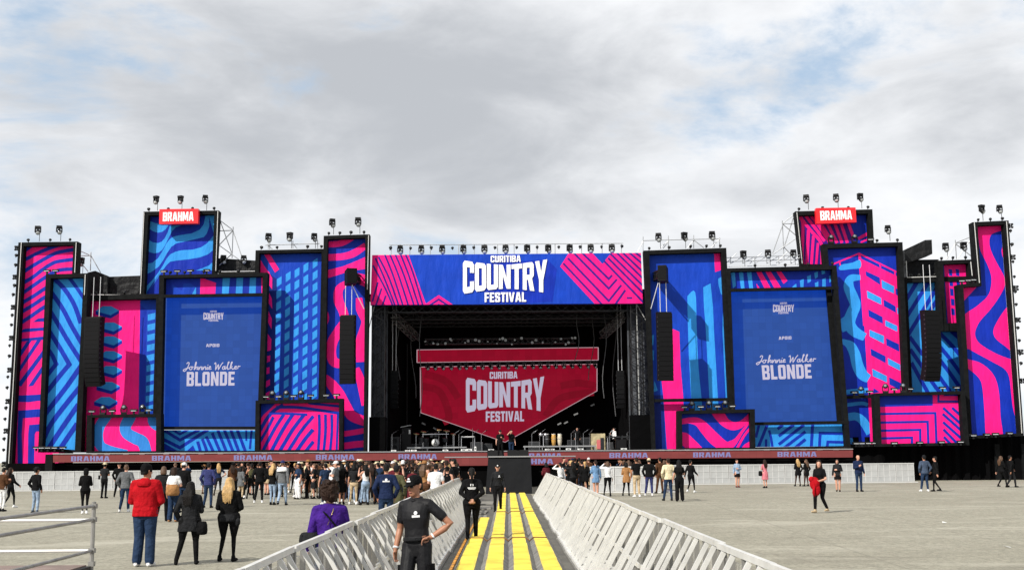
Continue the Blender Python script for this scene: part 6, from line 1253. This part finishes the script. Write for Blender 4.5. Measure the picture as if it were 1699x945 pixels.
d = (V(wr) - V(el)).normalized(); extra(g, 'wristband', MB().tube([V(wr) - d * .035, V(wr) - d * .012], .041, 12), CL['white']); wr2 = V((-ARMS['hip'][1][0], ARMS['hip'][1][1], ARMS['hip'][1][2])); el2 = V((-ARMS['hip'][0][0], ARMS['hip'][0][1], ARMS['hip'][0][2])); d2 = (wr2 - el2).normalized(); extra(g, 'wristwatch', MB().tube([wr2 - d2 * .03, wr2 - d2 * .01], .040, 12), CL['white'])
for sd in (-1, 1): extra(g, 'cargo_pocket', MB().box((sd * .20, .04, .62), (.035, .14, .18)), CL['black'], False)
extra(g, 'belt', MB().lathe((0, -.005, .985), [(.169, 0), (.171, .005), (.171, .035), (.168, .04)], 24), CL['charcoal'])
t = person('red', Gp(238, 939), -.1, 1.82, 'tall man in red hoodie, dark cap, blue jeans and white sneakers seen from behind', None, 'tan', 'red', 'denim', 'white', ('short', 'black'), ('beanie', 'black'))

t = person('coat', Gp(313, 936), .15, 1.50, 'short woman in charcoal coat with long dark wavy hair and black boots', None, 'fair', 'charcoal', 'black', 'black', ('long', 'black'))
def bag(loc, label, c, s=(.26, .12, .2), rz=0.0, strap=None):
    t = thing('shoulder_bag', label, 'bag', loc, rz); x, y, z = s
    b = MB().lathe((0, 0, -z / 2), [(x * .3, 0), (x * .46, .02), (x * .5, z * .3), (x * .46, z * .75), (x * .38, z * .95), (x * .3, z)], 16).build('pouch', CL[c], t, True); MB().bar((-x * .4, -y * .45, z * .15), (x * .4, -y * .45, z * .15), .02, .05).build('flap', CL[c], b)
    if strap: MB().tube(strap, .012, 6).build('strap', CL[c], t)
    return t
p = Gp(313, 936); bag(p + V((.24, -.05, .66)), 'black shoulder bag hanging at the right hip of the woman in charcoal coat', 'black', (.2, .12, .24), .3, [(-.02, 0, .08), (-.08, .02, .35), (-.14, .04, .58)])
t = person('blonde', Gp(378, 931), -.1, 1.56, 'woman with long blonde hair in black top and leggings, jumper at her waist', None, 'fair', 'black', 'black', 'black', ('long', 'blonde'))
extra(t, 'tied_jumper', MB().lathe((0, -.01, .84), [(.20, 0), (.205, .03), (.19, .12), (.17, .15)], 20).ball((.2, -.05, .83), (.07, .06, .10)), CL['charcoal'])
t = person('purple', AX(549, 14.6), .25, 1.60, 'woman with curly dark hair in a purple blouse behind the left barrier', None, 'fair', 'purple', 'denim', 'black', ('curly', 'dark brown'))
extra(t, 'bag_strap', MB().tube([(-.15, -.045, 1.45), (-.05, -.135, 1.35), (.09, -.158, 1.18), (.17, -.11, 1.02)], .013, 6), CL['black']); extra(t, 'necklace_chain', MB().tube([(.05, -.07, 1.47), (.03, -.125, 1.40), (-.04, -.16, 1.22)], .006, 6), mat('gold_chain', (.6, .45, .2), .3, .9))
bag(AX(516, 14.5, .96), 'dark bag held in front of the woman in purple blouse', 'charcoal', (.24, .14, .14), .3)
t = person('guardback', Gp(783, 897), .05, 1.66, 'female guard in black with dark ponytail, hands clasped behind, walking away', None, 'fair', 'black', 'black', 'black', ('tail', 'black'))
emblem(t, PROTO['guardback'][0], ringp(0, 1.345, .038, .016, -.9, 1.0) + ringp(0, 1.345, .038, .016, 2.1, 4.0) + stack(-.10, .10, 1.265, 1.29, 9) + stack(-.08, .08, 1.24, 1.255, 8), -1, 'back_print')
t = person('guardfar', Gp(826, 849), math.pi, 1.66, 'guard in black cap and long sleeved top walking towards us on the yellow strips', None, 'fair', 'charcoal', 'black', 'black', ('short', 'black'), ('cap', 'black'), True)
emblem(t, PROTO['guardfar'][0], disc(-.06, 1.33, .02) + stack(-.10, -.02, 1.28, 1.30, 4), 1, 'chest_emblem')
HMf = PROTO['guardfar'][1]; m = MB(); m.add([HMf @ V((x, .104, z)) for x, z in ((-.025, .17), (.025, .17), (.018, .215), (-.018, .215))], [(0, 1, 2, 3)]); extra(t, 'cap_emblem', m, mat('white_print', (.75, .75, .75), .6), False)
t = person('redcarry', Gp(1362, 850), math.pi * .72, 1.72, 'woman in black with long brown hair carrying a red jacket in the open field', None, 'fair', 'black', 'black', 'beige', ('long', 'dark brown'))
p = Gp(1362, 850); o = thing('jacket', 'crumpled red jacket held on the arm of the woman in the open field', 'jacket', p + V((-.22, -.22, .96)))
MB().ball((0, 0, 0), (.17, .13, .22), 0, 12, 8).ball((.06, -.02, -.2), (.12, .1, .2), 0, 10, 6).ball((-.1, .0, .14), (.1, .1, .1), 0, 10, 6).build('folded_cloth', CL['red'], o, True); MB().tube([(-.04, -.1, -.05), (-.08, -.12, -.3), (-.05, -.1, -.42)], [.05, .045, .03], 8).build('sleeve', CL['red'], o, True)
N = lambda key, px, py, rz, h, label, **k: person(key, Gp(px, py), rz, h, label, k.pop('group', None), **k)
N('m_jk2', 1426, 815, math.pi + .2, 1.86, 'bald man in open navy jacket and blue jeans looking at his phone', skin='fair', top='navy', bot='denim', shoe='black', hair=None, face=True)
N('f_skirt', 1391, 815, math.pi - .2, 1.66, 'woman in black top and short skirt with sheer tights left of the bald man', skin='fair', top='charcoal', bot='black', shoe='black', hair=('bob', 'dark brown'), face=True)
N('f_coat', 1325, 806, .2, 1.66, 'woman in black coat with long light brown hair, left of a chatting pair', skin='fair', top='black', bot='sheer black', shoe='black', hair=('long', 'blonde'), group='chatting pair in black')
N('f_coat', 1339, 806, .7, 1.62, 'woman in black coat with long brown hair, right of a chatting pair', skin='fair', top='black', bot='sheer black', shoe='black', hair=('long', 'brown'), group='chatting pair in black')
N('f_dress', 1270, 809, .3, 1.64, 'woman in red patterned dress with a black bag facing the stage', skin='fair', top='pink', bot='black', shoe='black', hair=('long', 'dark brown'))
bag(Gp(1262, 809) + V((0, -.1, .85)), 'black bag at the side of the woman in red patterned dress', 'black', (.24, .14, .3))
N('f_skirt', 1224, 808, math.pi + .3, 1.66, 'woman in black dress and pale blue jacket with red shoes by the far barrier', skin='fair', top='pale denim', bot='black', shoe='maroon', hair=('bun', 'dark brown'), face=True)
N('m_jk', 1536, 815, .1, 1.82, 'man in dark padded jacket, beanie, jeans and white sneakers at far right', skin='tan', top='slate', bot='denim', shoe='white', hair=('short', 'black'), hat=('beanie', 'charcoal'))
N('f_walk', 1554, 815, .9, 1.76, 'person in black with a pale scarf walking beside the man in padded jacket', skin='fair', top='black', bot='black', shoe='black', hair=('short', 'black'))
N('f_walk', 1664, 808, -1.3, 1.74, 'woman with long light brown hair walking right at the far right edge', skin='fair', top='black', bot='black', shoe='black', hair=('long', 'brown'))
N('m_walk', 1679, 808, -1.4, 1.76, 'dark haired man in black striding right at the far right edge', skin='tan', top='black', bot='charcoal', shoe='black', hair=('short', 'black'))
N('m_jk', 1110, 830, .2, 1.80, 'man in cream jacket and dark jeans with his back to us', skin='tan', top='cream', bot='denim', shoe='charcoal', hair=('short', 'dark brown'))
N('f_wide', 1128, 831, .0, 1.72, 'person with very long black hair in black flared trousers beside the cream jacket', skin='fair', top='black', bot='black', shoe='black', hair=('long', 'black'), hat=('cap', 'charcoal'))
N('f_walk', 1147, 817, -.7, 1.68, 'woman in black with white sneakers stepping right near the far barrier', skin='fair', top='black', bot='black', shoe='white', hair=('short', 'black'))
N('f_skirt', 989, 822, .2, 1.72, 'woman in light blue denim jacket and blue shorts at the short front barriers', skin='fair', top='light blue', bot='light blue', shoe='black', hair=('tail', 'dark brown'))
N('f_shade', 1009, 823, .2, 1.66, 'woman in white shirt and black trousers shading her eyes at the front barriers', skin='fair', top='white', bot='black', shoe='black', hair=('bob', 'brown'))
N('f_coat', 1040, 822, -.1, 1.62, 'woman in black and beige waistcoat at the front barriers', skin='fair', top='tan', bot='black', shoe='black', hair=('bob', 'black'))
N('m_shade', 1057, 824, .3, 1.84, 'man in black T-shirt and beige trousers with a hand to his face', skin='tan', top='black', bot='beige', shoe='white', hair=('short', 'dark brown'))
N('m_jk', 1078, 822, -.1, 1.80, 'man in black with white cap and blue jeans at the front barriers', skin='fair', top='black', bot='blue', shoe='white', hair=('short', 'black'), hat=('cap', 'cream'))
N('m_jk', 1096, 818, .4, 1.82, 'man in dark brown jacket and trousers between the white cap and cream jacket', skin='tan', top='brown', bot='brown', shoe='black', hair=('short', 'black'))
N('f_jk', 966, 816, .3, 1.66, 'person in black sweatshirt with white back print near the aisle end', skin='fair', top='black', bot='black', shoe='black', hair=('short', 'black'))
person('f_shade', AX(926, 60), .4, 1.62, 'person in white shirt shading eyes behind the right end of the aisle barriers', None, 'fair', 'white', 'black', 'black', ('tail', 'black'))
person('f_jk', AX(903, 60), .5, 1.62, 'person in dark brown top behind the right end of the aisle barriers', None, 'tan', 'maroon', 'black', 'black', ('bob', 'black'))
N('f_jk', 140, 852, .35, 1.62, 'woman in black hooded jacket holding up a phone, left field', skin='fair', top='black', bot='black', shoe='white', hair=None, hat=('hood', 'black'))
p = Gp(140, 852); o = thing('mobile_phone', 'black phone held up by the hooded woman in the left field', 'phone', p + V((.38, .30, 1.30)), .3); MB().box((0, 0, 0), (.075, .012, .15)).build('phone_case', LAMP_BLACK, o)
N('m_jk', 58, 851, -.5, 1.66, 'man in black jacket and hat with pale grey trousers, left field', skin='tan', top='black', bot='pale denim', shoe='black', hair=('short', 'black'), hat=('cowboy', 'charcoal'))
N('f_jk', 3, 848, -.4, 1.66, 'person in dark jacket and white trousers cut by the left edge', skin='fair', top='brown', bot='white', shoe='charcoal', hair=('short', 'black'))
N('f_walk', 15, 842, -.6, 1.64, 'person in black with white sneakers and pale hood near the left edge', skin='fair', top='black', bot='black', shoe='white', hair=('long', 'dark brown'))
N('m_tee2', 172, 826, -.3, 1.78, 'man in white cowboy hat and black clothes standing left of the crowd', skin='tan', top='charcoal', bot='black', shoe='black', hair=('short', 'black'), hat=('cowboy', 'cream'))
N('m_jk', 207, 849, .1, 1.74, 'man in grey plaid jacket and jeans just left of the red hoodie', skin='fair', top='grey', bot='denim', shoe='white', hair=('short', 'brown'))
N('m_jk', 196, 824, .2, 1.76, 'man in black with a cap raised arm behind the plaid jacket', skin='fair', top='black', bot='black', shoe='black', hair=None, hat=('cowboy', 'black'))
N('f_wide', 287, 865, -.2, 1.68, 'woman in white blouse and jeans with a tan bag right of the red hoodie', skin='fair', top='white', bot='denim', shoe='tan', hair=('bob', 'dark brown'))
bag(Gp(287, 865) + V((.02, -.22, .98)), 'tan leather bag on the back of the woman in white blouse', 'tan', (.42, .16, .34), -.2)
N('m_jk', 269, 864, .2, 1.70, 'person in black jacket and boots partly behind the red hoodie', skin='fair', top='charcoal', bot='black', shoe='black', hair=('bob', 'brown'))
N('m_jk2', 303, 850, -.2, 1.80, 'man in black jacket with white cap behind the woman in white blouse', skin='fair', top='black', bot='denim', shoe='black', hair=('short', 'black'), hat=('cap', 'white'))
N('m_jk', 345, 842, -.15, 1.78, 'man in purple blue jacket and dark jeans between white blouse and blonde', skin='tan', top='blue', bot='denim', shoe='black', hair=('short', 'black'))
N('f_jk', 385, 826, .2, 1.70, 'woman in dark brown coat behind the blonde woman', skin='fair', top='brown', bot='black', shoe='black', hair=('long', 'dark brown'), hat=('cowboy', 'black'))
N('m_jk', 395, 824, -.2, 1.74, 'man in charcoal jacket just right behind the blonde woman', skin='tan', top='charcoal', bot='black', shoe='black', hair=('short', 'black'))
N('m_jk', 430, 834, .2, 1.80, 'man in black jacket and white sneakers left of the grey hooded sweatshirt', skin='tan', top='black', bot='black', shoe='white', hair=('short', 'black'))
t = N('m_walk', 468, 838, -.1, 1.84, 'man in grey jacket with white shoulders, blue cap and pale jeans', skin='fair', top='grey', bot='pale denim', shoe='black', hair=('short', 'brown'), hat=('cap', 'blue'))
extra(t, 'white_yoke', MB().lathe((0, -.008, 1.33), [(.225, 0), (.228, .02), (.222, .09), (.16, .15), (.10, .175)], 24), CL['white'])
N('f_jk', 452, 837, -.3, 1.72, 'woman with long light hair and pale jeans beside the blue cap', skin='fair', top='black', bot='pale denim', shoe='black', hair=('long', 'blonde'))
N('m_shorts', 509, 813, .1, 1.78, 'man in white T-shirt and beige shorts with bare legs', skin='fair', top='cream', bot='beige', shoe='white', hair=('short', 'black'))
N('f_jk', 540, 818, -.3, 1.72, 'person in blue denim jacket over dark trousers in the left crowd', skin='fair', top='blue', bot='black', shoe='white', hair=('short', 'black'))
N('m_tee', 563, 832, -.3, 1.80, 'man in grey T-shirt and dark trousers behind the purple blouse', skin='fair', top='grey', bot='black', shoe='white', hair=('short', 'black'))
N('m_jk', 588, 836, .1, 1.80, 'broad man in black with white sneakers right of the grey T-shirt', skin='tan', top='black', bot='black', shoe='white', hair=('short', 'black'))
N('m_jk2', 613, 830, .2, 1.80, 'man in black jacket with pale tote in the left crowd front', skin='fair', top='black', bot='black', shoe='white', hair=('short', 'dark brown'))
t = person('m_jk', AX(641, 30.5), .1, 1.76, 'big security man in navy jacket with white back print behind the left barrier', None, 'tan', 'navy', 'denim', 'black', ('short', 'black'))
emblem(t, PROTO['m_jk'][0], disc(0, 1.36, .03) + stack(-.09, .09, 1.30, 1.335, 7), -1, 'back_print')
person('f_coat', AX(658, 33), -.2, 1.70, 'person in dark jacket with lime green panel beside the big security man', None, 'tan', 'olive', 'black', 'black', ('short', 'black'), ('cap', 'charcoal'))
person('m_tee', AX(722, 38), .1, 1.72, 'man in white T-shirt behind the far end of the left barrier', None, 'fair', 'white', 'black', 'black', ('short', 'black'))
person('f_tank', AX(741, 40), -.1, 1.62, 'woman in black strapless top with bare shoulders beside the white T-shirt', None, 'fair', 'black', 'black', 'black', ('bun', 'black'))
person('m_tee2', AX(751, 44), .9, 1.86, 'tall dark haired man in black T-shirt turned to the left by the barrier end', None, 'fair', 'black', 'black', 'black', ('short', 'black'))
person('f_tank', AX(704, 42), -.6, 1.78, 'woman in tan off shoulder top wearing a straw hat in the crowd', None, 'fair', 'tan', 'brown', 'black', ('long', 'brown'), ('cowboy', 'tan'))
# the two technicians and the musicians on stage
person('m_tee', AX(828, 74, zt_), math.pi + .1, 1.66, 'stage hand in black T-shirt standing at the left of the runway', None, 'fair', 'black', 'black', 'black', ('short', 'brown'), ('cap', 'charcoal'), True)
person('m_shade', AX(846, 74, zt_), math.pi + .4, 1.66, 'stage hand in black T-shirt with raised arms at the right of the runway', None, 'fair', 'black', 'denim', 'black', ('short', 'black'), None, True)
person('m_jk2', AX(1016, 89.6, ZF), math.pi * .6, 1.66, 'musician in white shirt at the desk on the right of the stage', None, 'fair', 'white', 'black', 'black', ('short', 'black'))
person('m_jk', AX(955, 90.5, ZF), math.pi, 1.72, 'technician in black standing right of the conga drums on stage', None, 'fair', 'black', 'black', 'black', ('short', 'black'), None, True)
# ---- the standing crowd
tops = ['black'] * 22 + ['charcoal'] * 6 + ['navy', 'navy', 'grey', 'white', 'white', 'cream', 'maroon', 'denim', 'brown', 'brown', 'olive', 'slate', 'tan', 'grey']
bots = ['black'] * 9 + ['denim', 'denim', 'charcoal', 'pale denim', 'blue', 'brown', 'beige', 'white']
seen = set(); occ = []
KIND = {'m_tee': 'man in %s T-shirt holding a phone', 'm_tee2': 'man in %s T-shirt with folded arms', 'm_jk': 'man in %s jacket, hands pocketed', 'm_jk2': 'man in %s jacket eyeing a phone', 'm_raise': 'man in %s T-shirt raising one hand', 'm_shade': 'man in %s T-shirt shading his eyes', 'f_jk': 'woman in %s jacket holding a phone',
        'f_tee': 'woman in %s top, hand on hip', 'f_coat': 'woman in long %s coat', 'f_skirt': 'woman in %s jacket and short skirt', 'f_wide': 'woman in %s top with loose trousers', 'f_dress': 'woman in %s dress raising one arm', 'f_tank': 'woman in sleeveless %s top', 'f_shade': 'woman in %s shirt shading her eyes'}
def crowd(n, x0, x1, y0, y1, where, grp, dmin=.40):
    k = tries = 0
    while k < n and tries < n * 60:
        tries += 1; Y = y0 + (y1 - y0) * random.random(); x = x0 + (x1 - x0) * random.random(); p = AX(x, Y)
        if occ and random.random() < .45:
            q = random.choice(occ[-25:]); a_ = random.uniform(0, 6.28); p = q + V((math.cos(a_), math.sin(a_), 0)) * random.uniform(.42, .7)
            if not (y0 < p.y < y1 and x0 < 840 + p.x / p.y * FPX < x1): continue
        if any((p - q).length < dmin for q in occ): continue
        key = random.choice(list(KIND)); tc = random.choice(tops); bc = random.choice(bots); fm = key[0] == 'f'
        hk = random.choice(['long', 'long', 'bob', 'tail', 'bun'] if fm else ['short']); hcx = random.choice(['black', 'black', 'dark brown', 'dark brown', 'brown'] + (['blonde'] if fm else []))
        hat = None; r = random.random()
        if r < .16: hat = (('cowboy', random.choice(['cream', 'white', 'black', 'tan'])))
        elif r < .30 and not fm: hat = ('cap', random.choice(['black', 'white', 'charcoal', 'navy']))
        lab = KIND[key] % tc + ', ' + (('%s %s hat' % (hat[1], hat[0]) if hat[0] == 'cowboy' else '%s cap' % hat[1]) if hat else '%s %s hair' % ({'tail': 'tied', 'bun': 'pinned', 'bob': 'chin-length'}.get(hk, hk), hcx)) + ', ' + where
        if lab in seen: continue
        seen.add(lab); occ.append(p); k += 1
        person(key, p, random.gauss(0, .45) if random.random() < .62 else random.uniform(-2.5, 2.5), random.uniform(1.56, 1.72) if fm else random.uniform(1.66, 1.86), lab, grp, random.choice(['fair', 'fair', 'tan', 'tan', 'brown']), tc, bc, random.choice(['black', 'black', 'black', 'white', 'brown']), (hk, hcx), hat)
crowd(125, 535, 758, 49, 77, 'in the dense left crowd', 'people packed before the left stage half'); crowd(40, 650, 757, 42, 60, 'behind the aisle barrier', 'people behind the aisle barrier')
crowd(44, 402, 560, 57, 77, 'before the left screen', 'people before the left screen'); crowd(7, 178, 395, 62, 75, 'by the far left barrier', 'people by the far left barrier'); crowd(26, 930, 1105, 66, 78, 'behind the right front barriers', 'people before the right stage half'); crowd(3, 935, 985, 56, 61, 'by the aisle end', 'people at the right end of the aisle')
PAPER = mat('paper_scrap', (.6, .6, .57), .8); CUP = mat('cup_plastic', (.55, .55, .55), .5)
for i, (px_, py_) in enumerate([(455, 818), (1567, 867), (1672, 908)]):
    p = G(px_, py_)
    m = MB()
    if i % 3: m.add([(-.07, -.05, .012), (.06, -.06, .02), (.08, .05, .05), (-.05, .06, .014), (0, 0, .03)], [(0, 1, 4), (1, 2, 4), (2, 3, 4), (3, 0, 4)])
    else: m.lathe((-.06, 0, .035), [(.026, 0), (.036, .12), (.033, .118), (.02, .02)], 10, (1, .2, 0))
    o = m.build('paper_scrap' if i % 3 else 'plastic_cup', PAPER if i % 3 else CUP, None, loc=p); o.rotation_euler.z = i * 1.3
    tag(o, ('tiny crumpled paper scrap on the bare ground, %s' if i % 3 else 'tiny plastic cup lying on the bare ground, %s') % (('behind the blue cap', 'in the middle of the right field', 'at the right edge')[i]), 'litter', 'litter on the ground')
# prototypes never placed are dropped
for p_ in (HP, HB, PAR, QD, STB, WSH, AB, FB, LID):
    if p_.name not in used:
        for c in KIDS.get(p_.name, []): bpy.data.objects.remove(c)
        bpy.data.objects.remove(p_)
